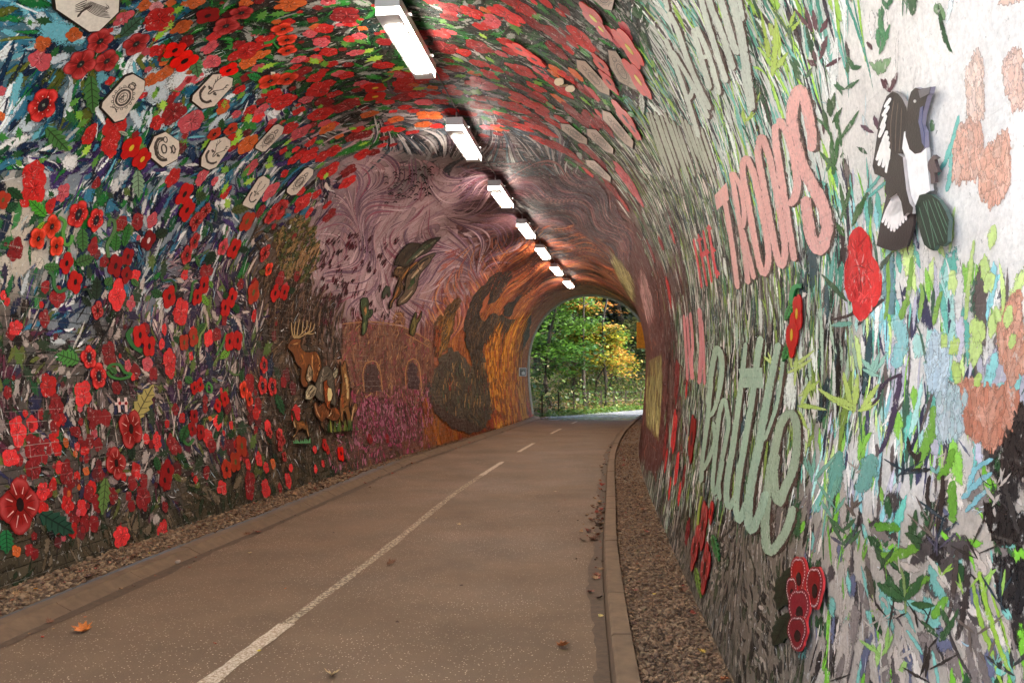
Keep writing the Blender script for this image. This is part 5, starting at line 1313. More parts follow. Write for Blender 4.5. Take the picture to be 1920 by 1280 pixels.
# ------------------------------------------------------------------ magpie
T1 = lambda l: [(1440+x/3.0, y/3.0) for x, y in l]
r = root_at('magpie_cutout', 1715, 300, "large black and white magpie board flying upward on the pale right wall, beak pointing up", 'magpie')
BK = (28,20,20); 
poly_part(r, 'upper_wing', T1([(745,508),(712,535),(690,585),(672,640),(655,760),(630,930),(640,975),(665,985),(700,1000),(722,1018),(735,960),(750,890),(775,862),(805,862),(818,740),(832,650),(825,600),(800,550),(775,520)]), BK, .0124, .0234, side=(150,142,138))
for pts, w in (([(738,545),(700,600)],5),([(728,590),(688,650)],5.5),([(712,640),(678,720)],5.5),([(705,690),(668,770)],5.5),([(716,730),(655,900)],6),([(722,760),(666,930)],6),([(726,790),(690,940)],6),([(728,830),(710,970)],6)):
    q_ = T1(pts); mb = MB(); pribbon(mb, q_, [w*1.0, w*1.35, w*.9], lin((244,242,240)), .0248, rough=.03, step=3)
    mb.build('wing_feather', M_BOARD, r)
for p in (((760,560),(742,700),(745,850)),((785,570),(772,700),(768,850)),((805,600),(800,720),(790,850))):
    mb = MB(); pribbon(mb, T1(p), 1.5, lin((96,80,74)), .0275, rough=.1); mb.build('feather_line', M_BOARD, r)
poly_part(r, 'head', T1([(845,560),(860,510),(885,487),(912,495),(940,490),(975,483),(968,520),(955,535),(942,580),(925,640),(918,700),(935,740),(938,825),(915,855),(882,862),(850,835),(828,760),(832,660)]), (24,18,18), .0146, .0278, side=(130,124,140))
poly_part(r, 'beak', T1([(905,500),(940,492),(977,482),(968,520),(950,528),(915,545)]), (104,102,106), .0278, .0295)
poly_part(r, 'throat_sheen', T1([(915,600),(932,590),(925,680),(940,750),(938,820),(925,800),(915,720),(905,680)]), (86,92,130), .0278, .0292)
mb = MB(); slab(mb, pblob(1440+885/3, 563/3, 2.2, 3, None, 0, k=10, lob=1, amp=0), lin((220,216,210)), .0278, .0300); mb.build('eye', M_BOARD, r)
poly_part(r, 'belly', T1([(818,735),(832,760),(850,835),(882,862),(915,855),(945,828),(950,920),(960,1000),(968,1070),(935,1090),(905,1130),(882,1155),(858,1100),(842,1000),(832,900),(806,830)]), (240,238,238), .0157, .0267, side=(190,186,184))
poly_part(r, 'lower_wing', T1([(745,900),(762,868),(795,860),(825,880),(834,960),(845,1060),(865,1140),(885,1165),(880,1200),(850,1195),(830,1215),(815,1130),(790,1085),(745,1115),(718,1075),(730,980)]), BK, .0245, .0344, side=(190,180,176))
poly_part(r, 'feather_board', T1([(745,1112),(790,1085),(832,1120),(870,1180),(870,1260),(850,1330),(830,1385),(790,1400),(740,1410),(690,1395),(655,1380),(680,1240),(712,1100)]), (36,26,30), .0179, .0256, side=(60,50,50))
for k in range(9):
    t = k/8; q_ = T1([(755+t*45, 1100-t*10+abs(t-.5)*10), (690+t*140, 1310-abs(t-.45)*130)]); mb = MB(); pribbon(mb, q_, [3, 8, 4], lin((242,236,236)), .0270, rough=.03, step=3); mb.build('wing_feather', M_BOARD, r)
poly_part(r, 'tail', T1([(882,1160),(908,1095),(935,1088),(975,1092),(1020,1125),(1055,1180),(1078,1235),(1072,1300),(1070,1360),(1040,1385),(1010,1375),(990,1410),(965,1400),(935,1375),(915,1320),(895,1240)]), (14,42,30), .0168, .0278, side=(84,100,92))
for p in (((930,1130),(1020,1370)),((960,1120),(1050,1360)),((905,1160),(975,1395)),((945,1125),(1000,1400)),((985,1110),(1066,1320)),((1010,1130),(1072,1280))):
    mb = MB(); pribbon(mb, T1(p), 1.6, lin((84,124,104)), .0281, rough=.1); mb.build('tail_line', M_BOARD, r)
poly_part(r, 'foot', T1([(955,905),(985,868),(1008,885),(990,895),(1000,935),(1016,965),(990,970),(994,1025),(970,1032),(966,975),(948,940)]), (92,76,76), .0168, .0256)

# ------------------------------------------------------------------ animals and birds on the far left wall
S6 = lambda l: [(500+x/4.572, 560+y/4.572) for x, y in l]
S7 = lambda l: [(680+x/4.415, 430+y/4.415) for x, y in l]
r = root_at('stag_cutout', 580, 670, "brown stag board with tall pale antlers standing at the left of the animal group", 'stag')
poly_part(r, 'body', S6([(162,420),(170,385),(205,345),(240,340),(285,350),(275,385),(290,430),(330,455),(405,450),(440,490),(455,560),(450,630),(425,690),(400,720),(375,700),(360,640),(330,760),(300,755),(275,700),(282,600),(240,560),(215,480),(185,445)]), (150,86,44), .0110, .0220,
          lines=[(S6([(380,480),(375,560),(385,660)]), 2.2, (206,150,90)), (S6([(420,480),(440,560),(420,660)]), 1.6, (206,150,90)), (S6([(215,390),(250,380)]), 1.6, (210,170,110)), (S6([(240,430),(270,520)]), 3, (110,66,40)), (S6([(285,470),(300,560)]), 2, (206,130,60)), (S6([(190,400),(200,395)]), 2, (30,24,20))])
mb = MB()
for pts in ([(230,345),(205,280),(200,200)],[(238,345),(225,270),(238,190)],[(245,340),(255,260),(272,170)],[(250,330),(290,290),(300,190)],[(285,300),(330,250),(335,180)],[(300,300),(350,280),(370,195)],[(320,305),(380,270),(400,210)],[(340,300),(380,300),(405,290)],[(240,345),(290,320),(360,280)]):
    pribbon(mb, S6(pts), [2.4, 1.8, 1.2], lin((190,160,110)), .0160, rough=.05, step=3)
mb.build('antler', M_BOARD, r)
r = root_at('owl_cutout', 577, 700, "small speckled owl board perched in front of the stag", 'owl')
poly_part(r, 'body', S6([(345,560),(325,620),(318,690),(335,720),(365,700),(378,650),(368,600)]), (176,150,116), .0220, .0290, lines=[(S6([(340,600),(355,680)]), 2, (90,66,44)), (S6([(330,650),(350,700)]), 1.6, (220,200,170))])
r = root_at('badger_cutout', 600, 720, "grey badger board with a striped white face turned down to the left", 'badger')
poly_part(r, 'body', S6([(400,730),(420,680),(440,620),(465,585),(500,572),(540,610),(560,680),(565,770),(580,880),(570,915),(530,900),(470,880),(430,870),(400,830)]), (112,102,88), .0140, .0270, lines=[(S6([(470,600),(450,700),(440,800)]), 3, (146,136,120)), (S6([(510,590),(500,680)]), 3, (80,72,62)), (S6([(550,640),(585,620),(590,600)]), 2.5, (210,196,160))])
poly_part(r, 'head', S6([(310,800),(340,745),(365,735),(410,765),(390,830),(345,870),(310,860)]), (196,180,146), .0270, .0330, lines=[(S6([(325,830),(350,790),(375,755)]), 2.6, (36,28,24)), (S6([(345,850),(365,815),(395,780)]), 2, (60,48,38))])
poly_part(r, 'tail', S6([(545,640),(575,600),(592,595),(588,650),(560,690)]), (206,194,158), .0270, .0310)
r = root_at('squirrel_cutout', 610, 745, "orange squirrel board with a cream belly in the middle of the animals", 'squirrel')
poly_part(r, 'body', S6([(465,710),(495,690),(500,740),(540,790),(545,850),(520,900),(530,960),(500,940),(475,870),(470,790)]), (176,84,36), .0280, .0350)
poly_part(r, 'belly', S6([(505,765),(530,770),(542,820),(530,870),(505,880),(498,820)]), (222,204,146), .0350, .0365)
r = root_at('fox_cutout', 615, 780, "curled russet fox board lying low between the badger and the hare", 'fox')
poly_part(r, 'body', S6([(385,900),(405,880),(425,930),(470,890),(500,900),(530,940),(570,925),(605,950),(615,1010),(590,1045),(545,1050),(490,1020),(460,1060),(425,1030),(395,980)]), (140,80,44), .0150, .0270, lines=[(S6([(530,940),(535,980),(505,1015)]), 2, (226,200,160)), (S6([(400,900),(410,960),(440,1020)]), 2, (196,150,110)), (S6([(570,940),(600,990)]), 4, (170,86,40))])
poly_part(r, 'leg', S6([(425,1020),(465,1030),(480,1120),(505,1150),(480,1140),(450,1080)]), (120,84,56), .0150, .0220)
r = root_at('hare_cutout', 644, 740, "tall brown hare board standing upright with long ears, right of the badger", 'hare')
poly_part(r, 'body', S6([(612,535),(632,580),(655,528),(668,560),(672,610),(690,680),(700,760),(702,860),(690,930),(706,1000),(700,1080),(680,1100),(670,1000),(645,960),(640,1060),(618,1040),(608,900),(625,790),(630,700),(620,620)]), (166,112,62), .0130, .0240, lines=[(S6([(655,640),(675,740),(680,860)]), 4, (212,184,130)), (S6([(640,640),(635,720)]), 2, (100,60,36)), (S6([(630,820),(640,940)]), 4, (160,80,40)), (S6([(645,600),(655,605)]), 2, (40,26,20))])
r = root_at('fawn_cutout', 660, 790, "small tan leveret board beside the standing hare's feet", 'leveret')
poly_part(r, 'body', S6([(710,1000),(715,930),(740,895),(765,900),(768,940),(745,990),(725,1040),(722,1090),(705,1100),(695,1060)]), (176,120,66), .0110, .0200, lines=[(S6([(740,920),(720,1000),(710,1080)]), 2, (216,186,140))])
r = root_at('rabbit_cutout', 560, 800, "small running rabbit board with upright ears, lowest and leftmost of the animals", 'rabbit')
poly_part(r, 'body', S6([(200,960),(215,965),(235,1035),(255,1055),(300,1045),(325,1075),(320,1020),(335,1060),(345,1110),(355,1170),(345,1200),(325,1130),(290,1110),(258,1130),(240,1170),(210,1195),(205,1180),(235,1150),(240,1120),(215,1100),(212,1050),(220,1020)]), (140,92,50), .0110, .0210, lines=[(S6([(215,1050),(230,1100)]), 2, (206,176,130)), (S6([(330,1110),(345,1180)]), 1.6, (196,160,110)), (S6([(240,1140),(215,1185)]), 1.6, (206,176,120)), (S6([(265,1070),(310,1080)]), 4, (170,104,50))])
r = root_at('grass_tuft_cutout', 622, 802, "green and olive grass tufts cut from board under the animals", 'grass tuft')
for base, cs in (((490,770,1150,1060), ((70,110,50),(110,120,50),(140,140,60),(60,90,44))),):
    for k in range(22):
        x = rng.uniform(490, 750); y0_ = 1150 - (x-490)*.08; h_ = rng.uniform(50, 110)
        mb = MB(); pribbon(mb, S6([(x, y0_), (x+rng.uniform(-12, 12), y0_-h_)]), [5, 3, 1], lin(cs[rng.integers(4)]), .0220 + .0042*k, step=4); mb.build('blade', M_BOARD, r)
r = root_at('grass_tuft_cutout', 561, 827, "pale green grass tuft board under the running rabbit", 'grass tuft')
for k in range(10):
    x = 225 + k*12; mb = MB(); pribbon(mb, S6([(x, 1240), (x+rng.uniform(-10, 16), 1240-rng.uniform(20, 44))]), [4, 3, 1], lin((96,160,104)), .0140+.0042*k, step=4); mb.build('blade', M_BOARD, r)

r = root_at('osprey_cutout', 760, 520, "large brown bird of prey board diving with raised wings on the mauve sky", 'bird of prey')
poly_part(r, 'body', S7([(208,655),(212,600),(240,560),(255,500),(290,400),(250,370),(240,390),(250,330),(290,290),(330,310),(380,290),(360,350),(310,430),(330,470),(290,540),(240,590),(225,640)]), (120,86,56), .0140, .0260, lines=[(S7([(300,420),(360,330),(440,260)]), 3, (176,120,60)), (S7([(225,600),(260,540),(290,460)]), 3, (170,110,60)), (S7([(270,310),(310,305)]), 2, (190,160,120))])
poly_part(r, 'raised_wing', S7([(250,290),(270,230),(320,160),(380,105),(470,115),(450,150),(500,100),(560,70),(640,55),(600,100),(560,150),(520,190),(450,220),(380,290),(330,310),(290,290)]), (88,72,58), .0120, .0210, lines=[(S7([(300,260),(380,170),(460,120)]), 3, (60,48,44)), (S7([(350,280),(440,180),(520,110)]), 3, (70,88,66)), (S7([(400,240),(500,150),(600,80)]), 3, (120,120,96)), (S7([(480,170),(560,110)]), 4, (60,84,56)), (S7([(420,230),(520,140)]), 2, (200,190,160))])
poly_part(r, 'spread_wing', S7([(350,380),(420,290),(500,220),(595,185),(560,240),(530,290),(480,340),(450,400),(440,460),(420,510),(390,550),(350,600),(300,620),(280,630),(276,590),(290,560),(330,520),(340,450)]), (128,104,84), .0160, .0240, lines=[(S7([(380,360),(470,270),(560,215)]), 3, (40,30,28)), (S7([(390,400),(480,300)]), 3, (190,170,140)), (S7([(380,440),(440,370)]), 4, (56,76,46)), (S7([(360,490),(420,420)]), 4, (66,88,50)), (S7([(400,380),(500,260)]), 2, (186,150,110)), (S7([(300,600),(350,560),(400,500)]), 2.5, (180,160,130))])
poly_part(r, 'talon', S7([(150,565),(155,510),(185,460),(215,470),(222,540),(205,560),(190,520),(165,570)]), (66,70,58), .0120, .0190)
for lab, pts_, col, lines, nm in (
    ("upright green and orange woodpecker board above the bridge", [(795,0),(815,-15),(850,-10),(862,40),(860,90),(895,85),(898,120),(880,155),(855,165),(852,220),(838,280),(815,312),(800,300),(805,230),(812,160),(795,90)], (86,104,70), [(S6([(830,60),(835,140)]), 5, (190,130,80)), (S6([(825,200),(820,290)]), 3, (120,130,80)), (S6([(870,95),(880,140)]), 3, (44,50,44))], 'woodpecker'),
    ("small green finch board with spread wings perched on the bridge parapet", [(1212,300),(1220,230),(1235,180),(1262,110),(1275,115),(1265,180),(1285,170),(1318,105),(1310,160),(1275,220),(1265,280),(1245,318)], (122,110,60), [(S6([(1240,290),(1255,200)]), 3, (160,140,80)), (S6([(1275,170),(1310,115)]), 2, (120,50,36))], 'finch')):
    x, yv = np.mean(S6(pts_), 0); r = root_at(nm + '_cutout', x, yv, lab, nm); poly_part(r, 'body', S6(pts_), col, .0110, .0210, lines=lines)

# sign by the far mouth
r = root_at('camera_sign', 978, 697, "small black sign with a white camera symbol on the left wall beside the far mouth", 'sign')
poly_part(r, 'plate', [(971.5,689),(985,689),(985,705),(971.5,705)], (206,206,206), .014, .024)
poly_part(r, 'face', [(972.6,690.2),(983.8,690.2),(983.8,703.8),(972.6,703.8)], (26,24,24), .024, .026)
poly_part(r, 'symbol', [(976,697),(978,697),(978.6,695.6),(980.6,695.6),(981,697),(982.2,697),(982.2,702.5),(976,702.5)], (212,210,206), .026, .028)
poly_part(r, 'symbol_bar', [(973.8,692),(982.8,692),(982.8,692.9),(973.8,692.9)], (212,210,206), .026, .028)
# orange panel near the far mouth, right wall
r = root_at('warning_board', 1203, 640, "upright orange yellow board on the right wall just before the far mouth", 'board')
yb_ = 27.2
pw = P(np.array([yb_, yb_]), np.array([ALEN-2.25, ALEN-1.35]), .02)
# the orange board stands square to the road
bx = float(XR(28.0)); mb = MB()
v, f = box_vf(-.20, .22, -.02, .02, .1, .95); v = np.array(v) + [4.12 + .16, 27.0, 2.42]
r['label'] = "upright orange yellow board at the right wall just before the far mouth"
r.location = (4.28, 27.0, 2.42)
mb.add(v, f, lin((214,150,44))); mb.build('panel', M_PLAIN, r)
mb = MB(); v, f = tube_vf([(4.56, 27.03, 2.7), (5.1, 27.03, 2.7)], .02); mb.add(v, f, lin((90,90,90))); v, f = tube_vf([(4.56, 27.03, 3.4), (5.1, 27.03, 3.4)], .02); mb.add(v, f, lin((90,90,90))); mb.build('bracket', M_STEEL, r)

# ------------------------------------------------------------------ portals
def portal(y, outw, toph, facing):
    pr = empty('portal_wall', (float(cx(y)), y, 0), tunnel)
    pr.location = (0, 0, 0); pr.parent = tunnel; pr.location = Vector((float(cx(y)), y, 0)) - tunnel.location
    th = (.55 if facing > 0 else .22) * facing
    a = np.linspace(0, ALEN, 64); inner = P(y, a, 0.0); inner[:, 1] = y
    c = np.array([float(cx(y)), y, 1.9])
    # a ring of voussoirs
    ring = inner.copy(); d = (inner - c); d[:, 1] = 0; d /= np.linalg.norm(d, axis=1)[:, None]; ring2 = inner + d*.45
    mbr = MB(); nst = 31
    for k in range(nst):
        i0 = int(round(k*(len(a)-1)/nst)); i1 = int(round((k+1)*(len(a)-1)/nst))
        g0 = inner[i0]*.97+inner[i1]*.03; g1 = inner[i0]*.03+inner[i1]*.97; h0 = ring2[i0]*.97+ring2[i1]*.03; h1 = ring2[i0]*.03+ring2[i1]*.97
        V = np.array([g0, g1, h1, h0]); Vb = V.copy(); V[:, 1] = y + th*1.08; Vb[:, 1] = y
        m_ = MB(); m_.add(np.concatenate([V, Vb]), [(0,1,2,3),(4,7,6,5),(0,4,5,1),(1,5,6,2),(2,6,7,3),(3,7,4,0)], lin((126,120,108))*rng.uniform(.8, 1.1))
        m_.build('voussoir', M_PLAIN, tunnel)
    # face wall round the ring
    out = []
    for p in ring2:
        dd = (p - c); t = min(outw/abs(dd[0]+1e-6), (toph-1.9)/max(dd[2], 1e-6) if dd[2] > 0 else 99, 1e3)
        q_ = c + dd*min(t, 99); out.append([np.clip(q_[0], c[0]-outw, c[0]+outw), y, min(max(q_[2], -.2), toph)])
    out = np.array(out); n = len(a)
    V = np.concatenate([ring2, out]); V[:, 1] = y + th; Vb = V.copy(); Vb[:, 1] = y
    m_ = MB(); m_.add(V, [(i, i+1, n+i+1, n+i) for i in range(n-1)], lin((112,106,96))); m_.add(Vb, [(i, n+i, n+i+1, i+1) for i in range(n-1)], lin((112,106,96)))
    top = np.concatenate([V[n:], Vb[n:]]); m_.add(top, [(i, i+1, n+i+1, n+i) for i in range(n-1)], lin((104,100,90)))
    m_.build('facing', M_PLAIN, tunnel)
    bpy.data.objects.remove(pr)
portal(Y1, 7.0, 7.2, 1); portal(Y0, 7.0, 7.2, -1)
# unpainted grey band of masonry just inside the far mouth
band = MB()
yy, aa = np.meshgrid(np.linspace(Y1-.62, Y1-.01, 3), np.linspace(0, ALEN, 90), indexing='ij')
band.add(P(yy.ravel(), aa.ravel(), .009), [(i*90+j, i*90+j+1, (i+1)*90+j+1, (i+1)*90+j) for i in range(2) for j in range(89)], lin((126,118,98)), np.stack([yy.ravel(), aa.ravel()], -1))
band.build('bare_band', M_PAINT, tunnel)

# ------------------------------------------------------------------ lamps
LAMPS = [(7.30,-.93,'nearest'),(10.45,-.60,'second'),(13.6,-.18,'third'),(16.8,.29,'fourth'),(19.9,.75,'fifth'),(23.2,1.26,'sixth'),(26.6,1.83,'farthest')]
m_em = bpy.data.materials.new('lit_diffuser'); m_em.use_nodes = True
nt = m_em.node_tree; nt.nodes.remove(nt.nodes['Principled BSDF']); e = nt.nodes.new('ShaderNodeEmission'); e.inputs['Color'].default_value = (1, .89, .76, 1); e.inputs['Strength'].default_value = LAMP_STRENGTH
nt.links.new(e.outputs[0], nt.nodes['Material Output'].inputs[0])
m_side = m_em.copy(); m_side.name = 'crown_fill_glow'; m_side.node_tree.nodes['Emission'].inputs['Strength'].default_value = LAMP_STRENGTH * .38  # weaker glow for the strips added to the lamp sides
def lamp_mesh():
    body = MB()
    w0, w1, h, L = .104, .098, .095, 1.48       # lower face wider than the top of the box
    V = []
    for y in (-L/2, L/2): V += [(-w0, y, 0), (w0, y, 0), (w1, y, h), (-w1, y, h)]
    V = np.array(V)*1.0
    body.add(V, [(4,5,6,7)[::-1],(0,1,2,3),(0,4,5,1)[::-1],(1,5,6,2)[::-1],(2,6,7,3)[::-1],(3,7,4,0)[::-1]], (1,1,1))
    return body
lamp0 = None
def make_lamp(loc, ang, label):
    global lamp0
    if lamp0 is None:
        r = empty('tunnel_lamp', (0,0,0)); lamp0 = [r]
        lamp_mesh().build('housing', M_WHITE, r)
        mb = MB(); v, f = box_vf(-.100, .100, -.72, .72, -.064, -.058); mb.add(v, f, (1,1,1)); mb.build('cover_plate', M_WHITE, r)
        for x0, x1 in ((-.098, -.088), (.088, .098)):  # glowing strips added to the housing sides to light the crown
            mb = MB(); v, f = box_vf(x0, x1, -.715, .715, -.0579, -.0005); mb.add(v, f, (1,1,1)); mb.build('crown_fill_strip', m_side, r)
        mb = MB(); v, f = box_vf(-.066, .066, -.52, .56, -.070, -.0641); mb.add(v, f, (1,1,1)); mb.build('diffuser', m_em, r)
        for sx in (-.084, .084):
            for k in range(5):
                mb = MB(); v, f = tube_vf([(sx, -.66+k*.33, -.064), (sx, -.66+k*.33, -.069)], .006, 6); mb.add(v, f, (1,1,1)); mb.build('screw', M_STEEL, r)
        for sy in (-.45, .45):
            mb = MB(); v, f = box_vf(.100, .135, sy-.02, sy+.02, .055, .066); mb.add(v, f, (1,1,1)); mb.build('bracket', M_WHITE, r)
        mb = MB(); v, f = tube_vf([(0,-.6,.09),(0,-.6,.2)], .012, 6); mb.add(v, f, (1,1,1)); v, f = tube_vf([(0,.6,.09),(0,.6,.2)], .012, 6); mb.add(v, f, (1,1,1)); mb.build('hanger', M_STEEL, r)
        new = r
    else:
        r0 = lamp0[0]; new = r0.copy(); COL.objects.link(new)
        for ch in r0.children:
            c = ch.copy(); COL.objects.link(c); c.parent = new
    new.location = loc; new.rotation_euler = (0, 0, ang)
    tag(new, label, 'lamp', 'box lamps in a row along the crown of the tunnel')
ORD = ["nearest lit white box lamp under the crown, among the red poppies", "second lit box lamp, where the painted poppies give way to grey waves", "third lit box lamp, at the edge of the purple sky",
       "fourth lit box lamp, over the purple swirls", "fifth lit box lamp, over the dark red swirls", "sixth lit box lamp, second from the far mouth", "farthest lit box lamp, closest to the far mouth"]
lampdir = lambda y: -math.atan((np.interp(y+1, [l[0] for l in LAMPS], [l[1] for l in LAMPS]) - np.interp(y-1, [l[0] for l in LAMPS], [l[1] for l in LAMPS]))/2 if 8 < y < 26 else .11 if y <= 8 else .168)
for (y, x, _), lab in zip(LAMPS, ORD):
    make_lamp((x, y, 4.585), lampdir(y), lab)
make_lamp((-1.22, 4.1, 4.585), -.09, "unseen added box lamp just above the top edge of the view, before the nearest visible one")  # two unseen lamps, row continued toward the near mouth for their light
make_lamp((-1.5, 1.1, 4.585), -.09, "unseen added box lamp, first of the row, at the near mouth above the camera")
cd = MB()
cl = [(-1.5, .9)] + [(-1.22, 4.1)] + [(x, y) for y, x, _ in LAMPS]
pts = [(x+.02, y, 4.755) for x, y in cl]
v, f = tube_vf(pts, .008, 6); cd.add(v, f, (1,1,1)); o = cd.build('conduit', M_CONDUIT, None, origin=(pts[0])); tag(o, 'thin dark cable conduit running along the crown between the lamps', 'conduit')

# ------------------------------------------------------------------ ground
def speckled(name, base, chips, rough, wet=0.0):
    m, nt, b = new_mat(name)
    geo = N(nt, 'ShaderNodeNewGeometry').outputs['Position']
    att = N(nt, 'ShaderNodeAttribute', attribute_name='Col').outputs['Color']
    big = ramp(nt, noise(nt, geo, 1.1, 6, .65).outputs['Fac'], [(0.3, .74), (0.7, 1.16)])
    fine = ramp(nt, noise(nt, geo, 120, 3, .7).outputs['Fac'], [(0.3, .70), (0.7, 1.25)])
    c = mixc(nt, 1.0, mixc(nt, 1.0, att, big, 'MULTIPLY'), fine, 'MULTIPLY')
    vo = N(nt, 'ShaderNodeTexVoronoi'); vo.inputs['Scale'].default_value = 50; vo.inputs['Randomness'].default_value = 1
    nt.links.new(geo, vo.inputs['Vector'])
    near = ramp(nt, vo.outputs['Distance'], [(0.14, 1.0), (0.24, 0.0)])
    sep = N(nt, 'ShaderNodeSeparateColor'); nt.links.new(vo.outputs['Color'], sep.inputs[0])
    pick = ramp(nt, sep.outputs[0], [(0.30, 0.0), (0.32, 1.0)])
    patch = ramp(nt, noise(nt, geo, .8, 3).outputs['Fac'], [(0.35, .35), (0.6, 1.0)])
    fc = mathn(nt, 'MULTIPLY', mathn(nt, 'MULTIPLY', near, pick), mathn(nt, 'MULTIPLY', patch, chips))
    c = mixc(nt, fc, c, tuple(lin((226,204,176))))
    nt.links.new(c, b.inputs['Base Color'])
    nt.links.new(ramp(nt, noise(nt, geo, .7, 3).outputs['Fac'], [(0.3, rough-.1), (0.7, rough+.1)]), b.inputs['Roughness'])
    bp = N(nt, 'ShaderNodeBump'); bp.inputs['Distance'].default_value = .004; bp.inputs['Strength'].default_value = .7
    nt.links.new(noise(nt, geo, 160, 3, .7).outputs['Fac'], bp.inputs['Height']); nt.links.new(bp.outputs[0], b.inputs['Normal'])
    return m
M_ASPH = speckled('worn_asphalt', None, .85, .72)
M_WET = speckled('wet_asphalt', None, .15, .24)
KXR = hermite([-4, 0, 4.3, 7.4, 10.1, 16.8, 22.2, 31.2, 33], [-.02, .22, .51, .80, 1.12, 1.97, 2.87, 4.72, 5.1])   # road side of the right kerb
EXL = hermite([-4, 0, 5, 7.14, 9.0, 12, 15.8, 20, 26, 32.4], [-3.85, -3.50, -3.07, -2.86, -2.60, -2.26, -1.78, -1.02, .05, 1.18])   # road side of the left edging
gr = MB()
GX = np.concatenate([np.linspace(-400, -30, 8), np.linspace(-24, 30, 28), np.linspace(40, 400, 8)]); GY = np.concatenate([np.linspace(-300, -20, 8), np.linspace(-14, 90, 40), np.linspace(110, 600, 10)])
def gz(x, y):
    z = -.10 + 0*x
    out = y > Y1 + 1.5
    vx = np.interp(y, [32, 35.2, 39.7, 46, 60], [1.0, 3.2, 6.2, 11.5, 28])      # where the wooded side of the path begins
    d = np.clip(vx - x, 0, 60); z = np.where(out, z + np.minimum(d*.16, 6), z)
    return z
gx, gy = np.meshgrid(GX, GY, indexing='ij')
gr.add(np.stack([gx.ravel(), gy.ravel(), gz(gx, gy).ravel() - .04], -1), [(i*len(GY)+j, (i+1)*len(GY)+j, (i+1)*len(GY)+j+1, i*len(GY)+j+1) for i in range(len(GX)-1) for j in range(len(GY)-1)], lin((78,68,44)))
o = gr.build('ground', M_PLAIN); tag(o, kind='structure')
mb = MB(); mb.add([(-14,-22,-.03),(12,-22,-.03),(12,Y0+.02,-.03),(-14,Y0+.02,-.03)], [(0,1,2,3)], lin((186,188,190))); o = mb.build('bounce_ground', M_PLAIN); tag(o, kind='structure')  # unseen pale sheet added to bounce daylight onto the near right wall
# road inside and just beyond
yr = np.linspace(Y0-.2, 30.6, 90)
tt = np.linspace(0, 1, 14)
def strip(xl, xr, ys, z, colf, name, mat, nn=14, kind='structure', crown=0):
    mb = MB(); t = np.linspace(0, 1, nn); Yg, Tg = np.meshgrid(ys, t, indexing='ij'); Xg = xl(Yg)*(1-Tg) + xr(Yg)*Tg
    Z = z + crown*(1-(2*Tg-1)**2)
    mb.add(np.stack([Xg.ravel(), Yg.ravel(), Z.ravel()], -1), [(i*nn+j, i*nn+j+1, (i+1)*nn+j+1, (i+1)*nn+j) for i in range(len(ys)-1) for j in range(nn-1)], colf)
    o = mb.build(name, mat); tag(o, kind=kind); return o
strip(EXL, KXR, yr, 0.0, lin((116,91,69)), 'cycle_path', M_ASPH)
# gutter dirt along both edges: loose dark silt, with its own uneven border
mbd = MB()
for side in (0, 1):
    ys_ = np.linspace(1, 31, 260); e0 = (KXR(ys_)-.003 if side else EXL(ys_)+.003); w = (.05 + .025*np.abs(np.sin(ys_*1.7)+np.sin(ys_*.6+1)) + rng.uniform(0, .035, 260)) * (1 if side else 1.1)
    e1 = e0 - w if side else e0 + w; V = np.concatenate([np.stack([e0, ys_, 0*ys_+.004], -1), np.stack([e1, ys_, 0*ys_+.0035], -1)])
    mbd.add(V, [(i, i+1, 260+i+1, 260+i) if not side else (i, 260+i, 260+i+1, i+1) for i in range(259)], lin((90,70,53)))
o = mbd.build('gutter_silt', M_PLAIN); tag(o, kind='stuff')
# centre line: worn paint, in pieces
CXL = hermite([-4, 4.3, 4.77, 7.3, 11.6, 14.9, 19.2, 24.9, 30], [-2.4, -1.60, -1.54, -1.22, -.75, -.28, .40, 1.40, 2.40])
M_LINE, nt, b = new_mat('worn_line_paint')
geo = N(nt, 'ShaderNodeNewGeometry').outputs['Position']
nt.links.new(mixc(nt, ramp(nt, noise(nt, geo, 60, 4, .7).outputs['Fac'], [(0.42, 0), (0.56, 1)]), tuple(lin((150,124,98))), N(nt, 'ShaderNodeAttribute', attribute_name='Col').outputs['Color']), b.inputs['Base Color']); b.inputs['Roughness'].default_value = .7
M_FAINT, nt, b = new_mat('faded_line_paint')
geo = N(nt, 'ShaderNodeNewGeometry').outputs['Position']
tr = N(nt, 'ShaderNodeBsdfTransparent'); mx = N(nt, 'ShaderNodeMixShader'); b.inputs['Base Color'].default_value = (*lin((200,178,150)), 1); b.inputs['Roughness'].default_value = .75
nt.links.new(ramp(nt, noise(nt, geo, 34, 5, .75).outputs['Fac'], [(0.42, 0), (0.57, .85)]), mx.inputs[0]); nt.links.new(tr.outputs[0], mx.inputs[1]); nt.links.new(b.outputs[0], mx.inputs[2])
nt.links.new(mx.outputs[0], [n for n in nt.nodes if n.type == 'OUTPUT_MATERIAL'][0].inputs[0])
ml = empty('centre_line', (float(CXL(4)), 4, 0)); tag(ml, kind='structure')
for y0_, y1_, mat, w in ((2.0,3.4,M_LINE,.10),(3.95,5.42,M_LINE,.10),(5.42,7.4,M_FAINT,.075),(7.4,11.6,M_FAINT,.085),(11.6,13.5,M_FAINT,.09),(13.4,15.6,M_LINE,.085),(17.6,19.9,M_LINE,.085),(23.2,25.4,M_LINE,.085),(28.2,29.6,M_LINE,.085)):
    mb = MB(); ys_ = np.linspace(y0_, y1_, 24); c = CXL(ys_); w_ = w/2 + rng.normal(0, .004, 24)
    V = np.concatenate([np.stack([c-w_, ys_, 0*ys_+.005], -1), np.stack([c+w_, ys_, 0*ys_+.005], -1)]); mb.add(V, [(i, 24+i, 25+i, i+1) for i in range(23)], lin((208,190,168)))
    mb.build('line_dash', mat, ml)

